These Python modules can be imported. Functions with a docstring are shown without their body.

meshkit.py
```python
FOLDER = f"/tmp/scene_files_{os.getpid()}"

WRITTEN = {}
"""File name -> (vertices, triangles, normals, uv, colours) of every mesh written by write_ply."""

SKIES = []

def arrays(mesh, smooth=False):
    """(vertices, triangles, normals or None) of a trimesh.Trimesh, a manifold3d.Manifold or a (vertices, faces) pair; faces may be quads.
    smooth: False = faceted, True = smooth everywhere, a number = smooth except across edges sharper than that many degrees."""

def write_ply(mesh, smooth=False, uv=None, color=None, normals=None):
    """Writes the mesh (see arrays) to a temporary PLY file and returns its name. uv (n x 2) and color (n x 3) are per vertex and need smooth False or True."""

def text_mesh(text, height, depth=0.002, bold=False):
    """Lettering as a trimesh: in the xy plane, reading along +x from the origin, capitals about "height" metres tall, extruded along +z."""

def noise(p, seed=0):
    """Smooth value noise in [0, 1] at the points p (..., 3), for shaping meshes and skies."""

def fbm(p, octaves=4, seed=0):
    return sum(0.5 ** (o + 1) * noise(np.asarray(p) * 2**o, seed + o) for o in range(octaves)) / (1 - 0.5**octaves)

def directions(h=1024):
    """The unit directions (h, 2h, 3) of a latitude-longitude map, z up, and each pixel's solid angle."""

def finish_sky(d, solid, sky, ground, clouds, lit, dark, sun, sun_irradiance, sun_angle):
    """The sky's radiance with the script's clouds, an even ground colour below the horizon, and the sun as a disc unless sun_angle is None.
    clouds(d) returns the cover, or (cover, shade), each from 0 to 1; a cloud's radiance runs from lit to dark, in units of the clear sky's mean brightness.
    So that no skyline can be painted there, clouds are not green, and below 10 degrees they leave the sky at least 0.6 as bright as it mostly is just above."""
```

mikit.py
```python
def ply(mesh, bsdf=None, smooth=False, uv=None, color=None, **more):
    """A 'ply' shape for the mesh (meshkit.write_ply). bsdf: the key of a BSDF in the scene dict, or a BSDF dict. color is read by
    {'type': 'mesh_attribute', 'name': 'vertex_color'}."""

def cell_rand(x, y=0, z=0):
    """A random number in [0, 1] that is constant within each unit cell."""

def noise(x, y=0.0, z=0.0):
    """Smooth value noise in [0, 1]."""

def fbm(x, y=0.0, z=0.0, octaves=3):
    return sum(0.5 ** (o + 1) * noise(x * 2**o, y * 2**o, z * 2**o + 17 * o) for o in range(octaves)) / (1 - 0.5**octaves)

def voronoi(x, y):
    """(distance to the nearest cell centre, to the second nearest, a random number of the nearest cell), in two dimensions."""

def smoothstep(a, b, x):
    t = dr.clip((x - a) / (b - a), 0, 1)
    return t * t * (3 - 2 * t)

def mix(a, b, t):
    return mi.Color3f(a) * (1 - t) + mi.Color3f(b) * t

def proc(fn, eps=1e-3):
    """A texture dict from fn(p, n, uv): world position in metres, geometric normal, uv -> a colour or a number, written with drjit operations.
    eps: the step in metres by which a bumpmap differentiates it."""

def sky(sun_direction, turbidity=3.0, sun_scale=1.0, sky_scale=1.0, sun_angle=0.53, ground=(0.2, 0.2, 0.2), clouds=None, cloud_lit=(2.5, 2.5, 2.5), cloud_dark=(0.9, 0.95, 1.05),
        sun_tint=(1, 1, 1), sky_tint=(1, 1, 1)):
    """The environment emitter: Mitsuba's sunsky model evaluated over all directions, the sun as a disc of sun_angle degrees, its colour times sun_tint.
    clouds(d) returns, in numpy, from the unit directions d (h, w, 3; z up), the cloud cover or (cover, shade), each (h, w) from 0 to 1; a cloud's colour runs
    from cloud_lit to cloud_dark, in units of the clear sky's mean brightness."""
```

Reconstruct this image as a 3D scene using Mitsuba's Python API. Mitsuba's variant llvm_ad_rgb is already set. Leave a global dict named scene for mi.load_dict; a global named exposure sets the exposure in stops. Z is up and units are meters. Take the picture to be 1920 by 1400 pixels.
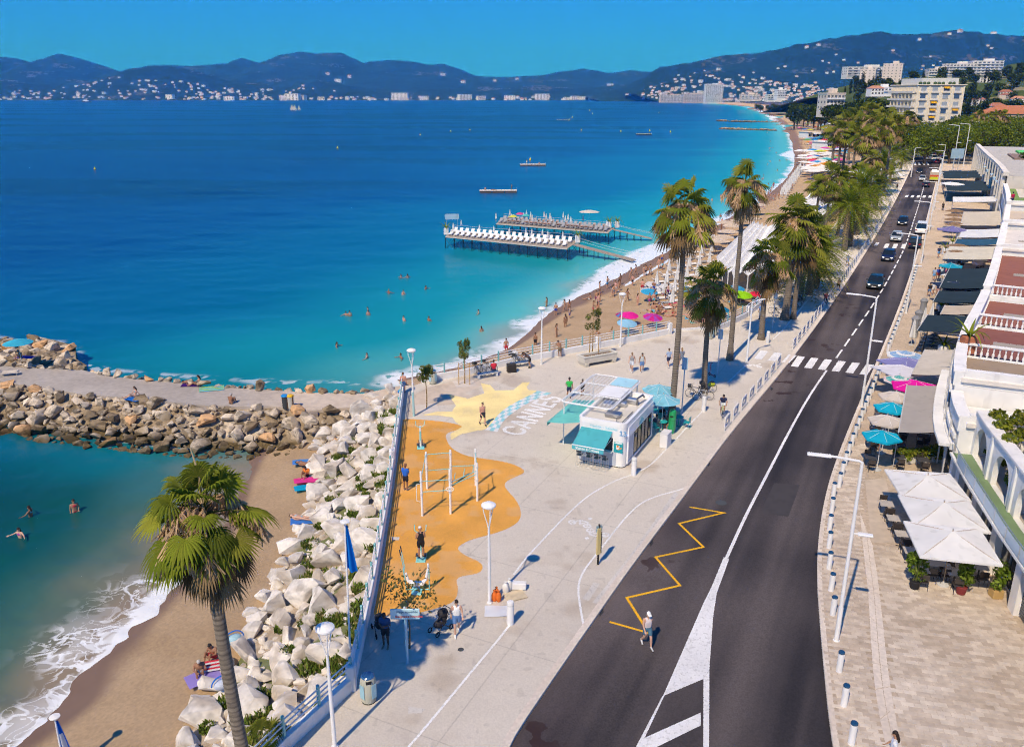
import math, random
import numpy as np, trimesh, manifold3d, drjit as dr, mitsuba as mi
import mikit, meshkit
from mikit import noise, fbm, voronoi, cell_rand, smoothstep, mix, proc
from shapely.geometry import Polygon, LineString, Point
T = mi.ScalarTransform4f
rng = np.random.default_rng(7)
R = random.Random(7)
scene, labels, LISTED = {}, {}, []

# ------------------------------------------------------------------ camera, sky, exposure
CAM_H, FOCAL, TILT = 22.5, 1553.0 / 1920, math.atan(519 / 1553)   # metres; focal length in picture widths; downward tilt
ct, st = math.cos(TILT), math.sin(TILT)
scene['camera'] = {'type': 'perspective', 'fov': math.degrees(2 * math.atan(0.5 / FOCAL)), 'fov_axis': 'x', 'near_clip': 0.5, 'far_clip': 40000.0,
                   'to_world': T().look_at(origin=[0, 0, CAM_H], target=[0, ct, CAM_H - st], up=[0, 0, 1])}
SUN = np.array([-0.475, -0.88, 1.127])
scene['sky'] = mikit.sky(SUN.tolist(), turbidity=3.0, sky_scale=0.70, sun_scale=1.12, sky_tint=(0.14, 1.02, 2.06), sun_tint=(1.0, 1.015, 1.04), ground=(0.10, 0.16, 0.22))
exposure = 1.42
SEA = -3.0

def G(px, py, z=0.0):
    """The point of the horizontal plane z on which the photograph shows (px, py) in its 1920 x 1400 pixels: used to survey the site."""
    u, v = (px - 960) / 1553.0, (py - 700) / 1553.0
    d = np.array([u, ct - v * st, -st - v * ct])
    t = (z - CAM_H) / d[2]
    return np.array([d[0] * t, d[1] * t, z])
def GX(px, py, d):
    """The point at ground distance d ahead seen at (px, py): for far hills and roofs."""
    u, v = (px - 960) / 1553.0, (py - 700) / 1553.0
    r = np.array([u, ct - v * st, -st - v * ct])
    t = d / r[1]
    return np.array([r[0] * t, d, CAM_H + r[2] * t])
def srgb(h):
    c = np.array([int(h[i:i + 2], 16) for i in (0, 2, 4)]) / 255.0
    return np.where(c < 0.04045, c / 12.92, ((c + 0.055) / 1.055) ** 2.4)
def col(c):
    return srgb(c) if isinstance(c, str) else np.broadcast_to(np.asarray(c, float), 3)

# ------------------------------------------------------------------ materials
def pack(c):
    """A mesh's own colour, held in its uv: red and green in u, blue in v (square-root steps)."""
    q = np.round(np.sqrt(np.clip(np.asarray(c, float), 0, 1)) * 255)
    return np.stack([q[..., 0] * 256 + q[..., 1], q[..., 2]], -1)
def own_colour(p, n, uv):
    u = dr.floor(uv.x + 0.5); r = dr.floor((u + 0.25) / 256)
    return mi.Color3f(dr.square(r / 255), dr.square((u - 256 * r) / 255), dr.square(dr.floor(uv.y + 0.5) / 255))
def worn_colour(p, n, uv): return own_colour(p, n, uv) * (0.86 + 0.24 * fbm(p.x * 1.3, p.y * 1.3, p.z * 1.3, 3) - 0.10 * smoothstep(0.60, 0.75, fbm(p.x * 3.1, p.y * 3.1, p.z * 0.5, 2)))
VC = proc(own_colour)
def two(b): return {'type': 'twosided', 'bsdf': b}
scene['matte'] = two({'type': 'principled', 'base_color': proc(worn_colour), 'roughness': 0.65, 'specular': 0.35})
scene['gloss'] = two({'type': 'principled', 'base_color': VC, 'roughness': 0.22, 'specular': 0.5, 'clearcoat': 0.6, 'clearcoat_gloss': 0.9})
scene['metal'] = two({'type': 'principled', 'base_color': VC, 'roughness': 0.32, 'metallic': 0.85})
scene['fabric'] = {'type': 'principledthin', 'base_color': proc(worn_colour), 'roughness': 0.9, 'diff_trans': 0.35, 'spec_trans': 0.0}
scene['leaf'] = {'type': 'principledthin', 'base_color': VC, 'roughness': 0.42, 'diff_trans': 0.7, 'spec_trans': 0.0}
scene['dark_glass'] = two({'type': 'principled', 'base_color': {'type': 'rgb', 'value': [0.012, 0.018, 0.022]}, 'roughness': 0.06, 'specular': 0.8})
scene['clear_pane'] = {'type': 'thindielectric', 'int_ior': 1.5}
scene['skin'] = two({'type': 'principled', 'base_color': VC, 'roughness': 0.5, 'specular': 0.4})
def pm(name, fn, rough=0.8, spec=0.3, bump=None, scale=0.02, eps=5e-3):
    b = {'type': 'principled', 'base_color': proc(fn), 'roughness': rough if not callable(rough) else proc(rough), 'specular': spec}
    if bump is not None:
        b = {'type': 'bumpmap', 'arbitrary': proc(bump, eps), 'scale': scale, 'bsdf': b}
    scene[name] = two(b)

# ------------------------------------------------------------------ mesh helpers
def merge(*ms):
    vs, fs, n = [], [], 0
    for v, f in ms:
        vs.append(np.asarray(v, float)); fs.append(np.asarray(f, int) + n); n += len(v)
    return np.vstack(vs), np.vstack(fs)
def tri(f):
    f = np.asarray(f, int)
    return np.vstack([f[:, [0, 1, 2]], f[:, [0, 2, 3]]]) if f.shape[1] == 4 else f
BOXF = tri([[0, 3, 2, 1], [4, 5, 6, 7], [0, 1, 5, 4], [1, 2, 6, 5], [2, 3, 7, 6], [3, 0, 4, 7]])
def box(c, s, rz=0.0, taper=1.0):
    x, y, z = np.asarray(s, float) / 2
    v = np.array([[-x, -y, -z], [x, -y, -z], [x, y, -z], [-x, y, -z], [-x * taper, -y * taper, z], [x * taper, -y * taper, z], [x * taper, y * taper, z], [-x * taper, y * taper, z]])
    return rotz(v, rz) + np.asarray(c, float), BOXF.copy()
def rotz(v, a):
    c, s = math.cos(a), math.sin(a)
    return np.asarray(v, float) @ np.array([[c, s, 0], [-s, c, 0], [0, 0, 1]])
def rbox(c, s, b=0.03, rz=0.0):
    """A box with chamfered edges."""
    h = np.asarray(s, float) / 2; b = min(b, h.min() * 0.9)
    pts = []
    for sx in (-1, 1):
        for sy in (-1, 1):
            for sz in (-1, 1):
                for k in range(3):
                    q = h - b; q[k] = h[k]
                    pts.append(q * (sx, sy, sz))
    m = trimesh.convex.convex_hull(np.array(pts))
    return rotz(m.vertices, rz) + np.asarray(c, float), np.array(m.faces)
def frame(d):
    d = d / np.linalg.norm(d)
    a = np.array([0, 0, 1.0]) if abs(d[2]) < 0.9 else np.array([1.0, 0, 0])
    x = np.cross(a, d); x /= np.linalg.norm(x)
    return x, np.cross(d, x)
def tube(path, r, n=8, cap=True):
    path = np.asarray(path, float); k = len(path)
    r = np.broadcast_to(np.asarray(r, float), (k,))
    tang = np.gradient(path, axis=0)
    x, y = frame(tang[0]); vs = []
    an = np.arange(n) / n * 2 * math.pi
    for i in range(k):
        d = tang[i] / np.linalg.norm(tang[i])
        x = x - d * (x @ d); x /= np.linalg.norm(x); y = np.cross(d, x)
        vs.append(path[i] + r[i] * (np.cos(an)[:, None] * x + np.sin(an)[:, None] * y))
    v = np.vstack(vs); f = []
    for i in range(k - 1):
        for j in range(n):
            a, b = i * n + j, i * n + (j + 1) % n
            f += [[a, b, b + n], [a, b + n, a + n]]
    if cap:
        v = np.vstack([v, path[0], path[-1]]); c0, c1 = len(v) - 2, len(v) - 1
        for j in range(n):
            f += [[c0, (j + 1) % n, j], [c1, (k - 1) * n + j, (k - 1) * n + (j + 1) % n]]
    return v, np.array(f)
def rod(a, b, r, n=6, r2=None):
    return tube([a, b], [r, r if r2 is None else r2], n)
def lathe(prof, n=16, c=(0, 0, 0)):
    """prof: (radius, height) pairs from bottom to top."""
    prof = np.asarray(prof, float); k = len(prof); an = np.arange(n) / n * 2 * math.pi
    v = np.stack([prof[:, :1] * np.cos(an), prof[:, :1] * np.sin(an), np.repeat(prof[:, 1:], n, 1)], -1).reshape(-1, 3)
    f = []
    for i in range(k - 1):
        for j in range(n):
            a, b = i * n + j, i * n + (j + 1) % n
            f += [[a, b, b + n], [a, b + n, a + n]]
    v = np.vstack([v, [0, 0, prof[0, 1]], [0, 0, prof[-1, 1]]])
    for j in range(n):
        f += [[k * n, (j + 1) % n, j], [k * n + 1, (k - 1) * n + j, (k - 1) * n + (j + 1) % n]]
    return v + np.asarray(c, float), np.array(f)
def ball(c, r, sub=2):
    m = trimesh.creation.icosphere(subdivisions=sub)
    return np.array(m.vertices) * np.asarray(r, float) + np.asarray(c, float), np.array(m.faces)
def prism(poly, z0, z1, holes=()):
    p = poly if isinstance(poly, Polygon) else Polygon(poly, holes)
    if not p.is_valid: p = p.buffer(0)
    ps = getattr(p, 'geoms', [p]); out = []
    for g in ps:
        m = trimesh.creation.extrude_polygon(g, z1 - z0, engine='earcut')
        out.append((np.array(m.vertices) + [0, 0, z0], np.array(m.faces)))
    return merge(*out)
def sheet(poly, z):
    """A flat upward face with poly's outline."""
    p = poly if not isinstance(poly, (list, tuple, np.ndarray)) else Polygon([q[:2] for q in poly])
    if not p.is_valid: p = p.buffer(0)
    out = []
    for g in getattr(p, 'geoms', [p]):
        v, f = trimesh.creation.triangulate_polygon(g, engine='earcut')
        f = np.array(f); v = np.array(v)
        a = v[f]; s = np.cross(a[:, 1] - a[:, 0], a[:, 2] - a[:, 0]) < 0
        f[s] = f[s][:, ::-1]
        out.append((np.column_stack([v, np.full(len(v), z)]), f))
    return merge(*out)
def upright(poly2, depth, at, ang):
    """A prism whose outline (x, z) stands upright, thickness along its normal; ang turns it about z."""
    v, f = prism(poly2, -depth / 2, depth / 2)
    v = np.column_stack([v[:, 0], -v[:, 2], v[:, 1]])
    return rotz(v, ang) + np.asarray(at, float), f
def grid(us, vs, fn):
    U, V = np.meshgrid(us, vs, indexing='ij'); P = fn(U, V); n, m = U.shape
    i = np.arange(n * m).reshape(n, m)
    q = np.stack([i[:-1, :-1], i[1:, :-1], i[1:, 1:], i[:-1, 1:]], -1).reshape(-1, 4)
    return P.reshape(-1, 3), tri(q)
def clean(m): return np.asarray(m[0], float), np.asarray(m[1], int)
def xf(m, M): return m[0] @ M[:3, :3].T + M[:3, 3], (m[1] if np.linalg.det(M[:3, :3]) > 0 else m[1][:, ::-1])
def place(loc, rz=0.0, s=1.0, tilt=None):
    M = np.eye(4); c, q = math.cos(rz), math.sin(rz)
    A = np.array([[c, -q, 0], [q, c, 0], [0, 0, 1]])
    if tilt is not None: A = A @ tilt
    M[:3, :3] = A * s; M[:3, 3] = loc
    return M
def turn(axis, a):
    return trimesh.transformations.rotation_matrix(a, axis)[:3, :3]
def resample(p, step):
    p = np.asarray(p, float); L = LineString(p); n = max(2, int(round(L.length / step)) + 1)
    return np.array([L.interpolate(t, normalized=True).coords[0] for t in np.linspace(0, 1, n)])
def smoothline(p, step=1.0, it=2):
    p = np.asarray(p, float)
    for _ in range(it):
        q = np.empty((2 * len(p), p.shape[1])); q[0] = p[0]; q[-1] = p[-1]
        q[1:-1:2] = 0.75 * p[:-1] + 0.25 * p[1:]; q[2:-1:2] = 0.25 * p[:-1] + 0.75 * p[1:]
        p = q
    return resample(p, step)
def offset(p, o):
    """A 2-D line moved o metres to its right."""
    p = np.asarray(p, float)[:, :2]; t = np.gradient(p, axis=0); t /= np.linalg.norm(t, axis=1, keepdims=True)
    return p + o * np.column_stack([t[:, 1], -t[:, 0]])
def ribbon(p, w0, w1, z):
    a, b = offset(p, w0), offset(p, w1); n = len(a)
    z = np.broadcast_to(z, (n,))
    v = np.vstack([np.column_stack([a, z]), np.column_stack([b, z])])
    i = np.arange(n - 1)
    return v, tri(np.column_stack([i, i + n, i + n + 1, i + 1]))
def strip3(p, prof):
    """Sweeps a profile of (offset to the right, height) pairs along a 2-D line."""
    prof = np.asarray(prof, float); k, n = len(prof), len(p)
    v = np.vstack([np.column_stack([offset(p, o), np.full(n, z)]) for o, z in prof])
    f = []
    for j in range(k - 1):
        i = np.arange(n - 1) + j * n
        f.append(np.column_stack([i, i + n, i + n + 1, i + 1]))
    return v, tri(np.vstack(f))
def along(p, s):
    L = LineString(p); a = np.array(L.interpolate(max(0, s - 0.3)).coords[0]); b = np.array(L.interpolate(min(L.length, s + 0.3)).coords[0])
    return np.array(L.interpolate(s).coords[0])[:2], math.atan2((b - a)[1], (b - a)[0])

# ------------------------------------------------------------------ scene entries
COUNT, PAINTS = {}, {}
def numbered(name):
    n = COUNT.get(name, 0); COUNT[name] = n + 1
    return name if n == 0 else f'{name}_{n:03d}'
def shape(m, c=None, mat='matte', smooth=False, uv=None):
    v, f = m
    me = trimesh.Trimesh(np.asarray(v, float), np.asarray(f, int), process=False)
    if smooth and smooth is not True:
        me = trimesh.graph.smooth_shade(me, angle=math.radians(smooth), facet_minarea=None); smooth = True
    if mat in PAINTS: uv, mat = (list(PAINTS).index(mat), 0), 'ground_paint'
    if uv is not None and np.ndim(uv) == 1: uv = np.tile(np.asarray(uv, float), (len(me.vertices), 1))
    if c is None: return mikit.ply(me, mat, smooth=smooth, uv=uv)
    c = np.asarray(c, float) if not isinstance(c, str) and np.ndim(c) == 2 else np.tile(col(c), (len(me.vertices), 1))
    return mikit.ply(me, mat, smooth=smooth, uv=pack(c))
def struct(name, m, mat, c=None, smooth=False, uv=None, kind='structure', label=None):
    k = numbered(name); scene[k] = shape(m, c, mat, smooth, uv); labels[k] = {'kind': kind}
    if label: labels[k]['label'] = label
    return k
class Kit:
    """A kind of thing: its parts as (name, mesh, colour, material, smooth); put() stands one copy of it in the scene."""
    def __init__(s, name, cat): s.name, s.cat, s.parts, s.cache, s.says = name, cat, [], None, {}
    def add(s, name, m, c=None, mat='matte', smooth=False, label=None, uv=None, stuff=False):
        keys = [p[0] for p in s.parts]; n, q = 0, name
        while q in keys: n += 1; q = f'{name}_{n:03d}'
        s.parts.append((q, clean(m), c, mat, smooth, uv))
        if stuff: s.says[q] = {'kind': 'stuff'}
        elif label: s.says[q] = {'label': label}
        return q
    def put(s, label, M=None, group=None, name=None, kind=None, drop=()):
        key = numbered(name or s.name)
        if s.cache is None: s.cache = [(p[0], shape(p[1], p[2], p[3], p[4], p[5])) for p in s.parts]
        for q, d in s.cache:
            if q.split('_0')[0] in drop: continue
            k = key if q == '' else f'{key}__{q}'
            scene[k] = d if M is None else {**d, 'to_world': T(M.tolist())}
            if q in s.says: labels[k] = dict(s.says[q])
        labels[key] = {'label': label, 'category': s.cat}
        if group: labels[key]['group'] = group
        if kind: labels[key]['kind'] = kind
        return key
# ------------------------------------------------------------------ the site: lines surveyed from the photograph, in metres
def line(px, z=0.0): return np.array([G(x, y, z)[:2] for x, y in px])
KERB_L = smoothline(np.vstack([[[-6.5, 5]], line([(950, 1400), (1000, 1325), (1100, 1180), (1195, 1045), (1290, 920), (1370, 810), (1480, 680), (1560, 570), (1610, 495), (1650, 430), (1680, 375), (1700, 335), (1716, 300)])]), 1.0)
KERB_R = smoothline(np.vstack([[[9.0, 5]], line([(1590, 1520), (1560, 1400), (1540, 1200), (1530, 1060), (1540, 960), (1560, 880), (1600, 780), (1680, 590), (1705, 520), (1730, 440), (1757, 330), (1768, 290)])]), 1.0)
FENCE = np.vstack([[[-11.5, 17.5]], line([(540, 1400), (660, 1290), (700, 1100), (730, 920), (755, 735)])])
BEACH_F = line([(795, 716), (862, 706), (963, 682), (1040, 668), (1178, 642), (1255, 626)])
STEP_F = line([(1255, 626), (1262, 621), (1322, 617), (1335, 626)])
BEACH_G = line([(1335, 626), (1374, 607), (1399, 595), (1420, 578), (1436, 564), (1467, 539), (1503, 500), (1540, 455), (1580, 400), (1612, 360), (1640, 318)])
FAR_EDGE = line([(1648, 300), (1640, 285), (1618, 262), (1580, 238), (1540, 220), (1490, 204), (1440, 196), (1380, 191.5), (1300, 189.3)])
COAST = np.vstack([BEACH_F, STEP_F[1:3], BEACH_G, FAR_EDGE])
SHORE = line([(745, 712), (830, 695), (900, 675), (950, 655), (985, 628), (1010, 603), (1040, 580), (1085, 557), (1130, 535), (1180, 507), (1250, 470), (1300, 443), (1345, 420), (1400, 392), (1440, 365), (1470, 340), (1487, 318), (1490, 295), (1484, 270), (1479, 250), (1465, 233), (1450, 222), (1425, 209), (1395, 200), (1340, 194), (1200, 190), (960, 187.2), (640, 187.6), (300, 189.5), (0, 191.5)], SEA)
FAR_SHORE = SHORE[-5:]
COVE = line([(560, 800), (520, 815), (475, 850), (457, 880), (450, 930), (420, 990), (370, 1060), (307, 1112), (278, 1146), (228, 1203), (175, 1257), (139, 1314), (103, 1343), (64, 1375), (20, 1410), (-80, 1480), (-200, 1560)], SEA)
ROCKLINE = line([(580, 775), (582, 850), (590, 900), (573, 950), (530, 1040), (500, 1090), (460, 1145), (440, 1200), (400, 1270), (345, 1350), (320, 1400), (270, 1500)], -2.4)
DECK_N = line([(-160, 676), (-60, 680), (77, 691), (153, 693), (197, 704), (252, 710), (328, 717), (394, 726), (455, 728), (534, 733), (594, 736), (680, 738), (752, 731)], -0.8)
DECK_S = line([(-160, 712), (0, 714), (55, 723), (92, 729), (166, 740), (227, 744), (317, 753), (376, 759), (455, 762), (508, 761), (577, 770), (658, 763), (690, 759), (748, 749)], -0.8)
GROYNE_W = np.vstack([line([(745, 714), (650, 722), (530, 718), (440, 718), (340, 705), (260, 697), (175, 690), (140, 665), (110, 640), (60, 632), (-60, 628), (-200, 640)], SEA), line([(-200, 790), (0, 800), (90, 797), (170, 812), (240, 828), (330, 830), (400, 836), (470, 826), (530, 812)], SEA)])

# ------------------------------------------------------------------ materials of the setting
def line_dist(p, L):
    best = mi.Float(1e9)
    for (ax, ay), (bx, by) in zip(L[:-1], L[1:]):
        dx, dy = float(bx - ax), float(by - ay); n = max(dx * dx + dy * dy, 1e-9)
        t = dr.clip(((p.x - float(ax)) * dx + (p.y - float(ay)) * dy) / n, 0, 1)
        best = dr.minimum(best, dr.square(p.x - float(ax) - t * dx) + dr.square(p.y - float(ay) - t * dy))
    return dr.sqrt(best)
def sea_colour(p, n, uv):
    d1, d2, d3 = uv.x, uv.y, line_dist(p, GROYNE_W[::2])
    cove = smoothstep(62, 50, p.y - 0.12 * p.x - 5 * noise(p.x * 0.2, p.y * 0.2)) * smoothstep(-60, -20, p.x + 60)
    big = fbm(p.x * 0.011, p.y * 0.03, 3.0, 3)
    d = d1 * (0.75 + 0.5 * big)
    c = mix((0.09, 0.44, 0.42), (0.006, 0.26, 0.30), smoothstep(2, 16, d))
    c = mix(c, (0.0005, 0.11, 0.22), smoothstep(12, 50, d))
    c = mix(c, (0.0002, 0.045, 0.155), smoothstep(36, 110, d))
    c = mix(c, (0.0001, 0.016, 0.09), smoothstep(80, 220, d))
    c = mix(c, (0.0001, 0.022, 0.13), smoothstep(400, 1500, d))
    c = mix(c, c * 0.45, smoothstep(0.48, 0.68, fbm(p.x * 0.006, p.y * 0.02, 9.0, 3)) * smoothstep(60, 160, d) * 0.8)
    mid = mix((0.0005, 0.065, 0.105), (0.006, 0.22, 0.26), smoothstep(-40, 5, p.x))
    c = mix(c, mid, smoothstep(95, 60, p.y - 0.2 * p.x) * smoothstep(45, 75, p.y - 0.1 * p.x) * smoothstep(12, -10, p.x))
    g = mix((0.26, 0.21, 0.15), (0.055, 0.13, 0.105), smoothstep(2.0, 8.0, d2 + 3 * noise(p.x * 0.4, p.y * 0.4)))
    g = mix(g, (0.005, 0.080, 0.078), smoothstep(5, 11, d2))
    g = mix(g, (0.002, 0.046, 0.052), smoothstep(9, 20, d2))
    c = mix(c, g, cove)
    silt = smoothstep(9, 1.0, d1 + 5 * noise(p.x * 0.12, p.y * 0.12)) * smoothstep(16, -2, p.x - 0.2 * p.y + 14)
    c = mix(c, (0.33, 0.30, 0.25), silt * 0.75)
    # foam: the breaker on the long beach, the lace that washes up the cove, rims round the groyne's rocks
    wob = 2.6 * noise(p.x * 0.22, p.y * 0.22, 5.0) + 1.2 * noise(p.x * 0.7, p.y * 0.7, 2.0) + 0.5 * noise(p.x * 2.1, p.y * 2.1)
    w = 1.3 + 6.4 * smoothstep(6, 22, p.x) * smoothstep(220, 100, p.y) * (0.55 + 0.8 * noise(p.x * 0.05, p.y * 0.05, 8.0)) + 4.5 * smoothstep(150, 400, p.y) * smoothstep(0.55, 0.8, noise(p.x * 0.02, p.y * 0.02, 1.0))
    grain = fbm(p.x * 1.6, p.y * 1.6, 4.0, 3)
    f1 = smoothstep(w + 1.6, w - 0.6, d1 + wob - 1.6) * smoothstep(0.22, 0.42, grain + 0.22 * smoothstep(w, 0, d1))
    wx, wy = p.x + 0.9 * noise(p.x * 1.1, p.y * 1.1, 3.0), p.y + 0.9 * noise(p.x * 1.1, p.y * 1.1, 9.0)
    r1, r2 = dr.abs(fbm(wx * 0.75 + 0.4 * wy, wy * 0.95 - 0.3 * wx, 1.0, 3) - 0.5), dr.abs(fbm(wx * 1.9, wy * 2.3, 6.0, 3) - 0.5)
    fade = smoothstep(5.6, 0.6, d2 + 3.4 * noise(p.x * 0.35, p.y * 0.35, 7.0) - 0.6) * smoothstep(44, 37, p.y)
    lace = smoothstep(0.05 + 0.05 * fade, 0.012, r1) * 0.85 + smoothstep(0.03 + 0.06 * fade, 0.01, r2) * (0.35 + 0.6 * fade)
    f2 = dr.clip(lace, 0, 1) * smoothstep(0.1, 0.6, fade) + smoothstep(0.75, 0.15, d2 + 0.4 * wob - 0.9) * smoothstep(46, 40, p.y)
    f2 = dr.maximum(f2, fade * smoothstep(0.48, 0.62, fbm(p.x * 0.9, p.y * 0.9, 6.0, 3)) * 0.5)
    f3 = smoothstep(1.3, 0.2, d3 + 0.5 * wob - 1.0) * smoothstep(0.5, 0.62, fbm(p.x * 0.8, p.y * 0.8, 2.0, 3))
    caps = smoothstep(0.74, 0.8, noise(p.x * 0.9, p.y * 2.6, 2.0)) * smoothstep(0.62, 0.72, noise(p.x * 0.08, p.y * 0.1, 4.0)) * smoothstep(60, 20, d1) * 0.0
    return mix(c, (0.80, 0.83, 0.85), dr.clip(dr.maximum(dr.maximum(f1, f2), dr.maximum(f3 * 0.5, caps)), 0, 1) * 0.95)
pm('sea_water', sea_colour, 0.24, 0.12)
def sand_colour(p, n, uv):
    g = fbm(p.x * 0.5, p.y * 0.5, 1.0, 4); f = fbm(p.x * 9, p.y * 9, 2.0, 2)
    dry = mix((0.33, 0.225, 0.125), (0.43, 0.31, 0.19), g) * (0.85 + 0.3 * f)
    wet = mix((0.165, 0.105, 0.075), (0.21, 0.14, 0.105), g)
    sh = 0.20 * smoothstep(50, 75, p.y)
    return mix(wet, dry, smoothstep(-2.95, -2.80, p.z - sh + 0.12 * (noise(p.x * 0.3, p.y * 0.3) - 0.5)))
pm('beach_sand', sand_colour, 0.7, 0.3)
def concrete_colour(p, n, uv):
    a = fbm(p.x * 0.16, p.y * 0.16, 1.0, 4); b = fbm(p.x * 1.4, p.y * 1.4, 5.0, 3); g = noise(p.x * 24, p.y * 24)
    c = mix((0.50, 0.45, 0.385), (0.62, 0.57, 0.495), a * 0.7 + b * 0.3) * (0.93 + 0.14 * g)
    j = dr.minimum(dr.abs(dr.abs((p.x * 0.9 - p.y * 0.43) / 5.2 - dr.floor((p.x * 0.9 - p.y * 0.43) / 5.2) - 0.5) - 0.0), 1.0) * 5.2
    k = dr.abs((p.x * 0.43 + p.y * 0.9) / 6.0 - dr.floor((p.x * 0.43 + p.y * 0.9) / 6.0) - 0.5) * 6.0
    c = c * (1 - 0.17 * smoothstep(0.045, 0.012, dr.minimum(j, k)))
    s = smoothstep(0.62, 0.8, fbm(p.x * 0.35, p.y * 0.35, 7.0, 4))
    spots = smoothstep(0.83, 0.88, noise(p.x * 3.1, p.y * 3.1, 6.0))
    return mix(c, c * (0.74, 0.68, 0.62), s * 0.7) * (1 - 0.10 * spots)
pm('promenade_concrete', concrete_colour, 0.75, 0.3)
def deck_colour(p, n, uv):
    a = fbm(p.x * 0.25, p.y * 0.25, 1.0, 4); b = fbm(p.x * 3, p.y * 3, 5.0, 3)
    s = smoothstep(-14, -24, p.x + 3 * noise(p.x * 0.2, p.y * 0.2))
    return mix(mix((0.44, 0.36, 0.28), (0.58, 0.50, 0.42), a), mix((0.30, 0.265, 0.235), (0.43, 0.39, 0.35), a), s) * (0.85 + 0.3 * b)
pm('groyne_concrete', deck_colour, 0.85, 0.2)
KMID = smoothline(np.vstack([KERB_L[:8:7], 0.5 * (KERB_L[8:60:8] + KERB_R[8:60:8])]), 4.0)
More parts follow.
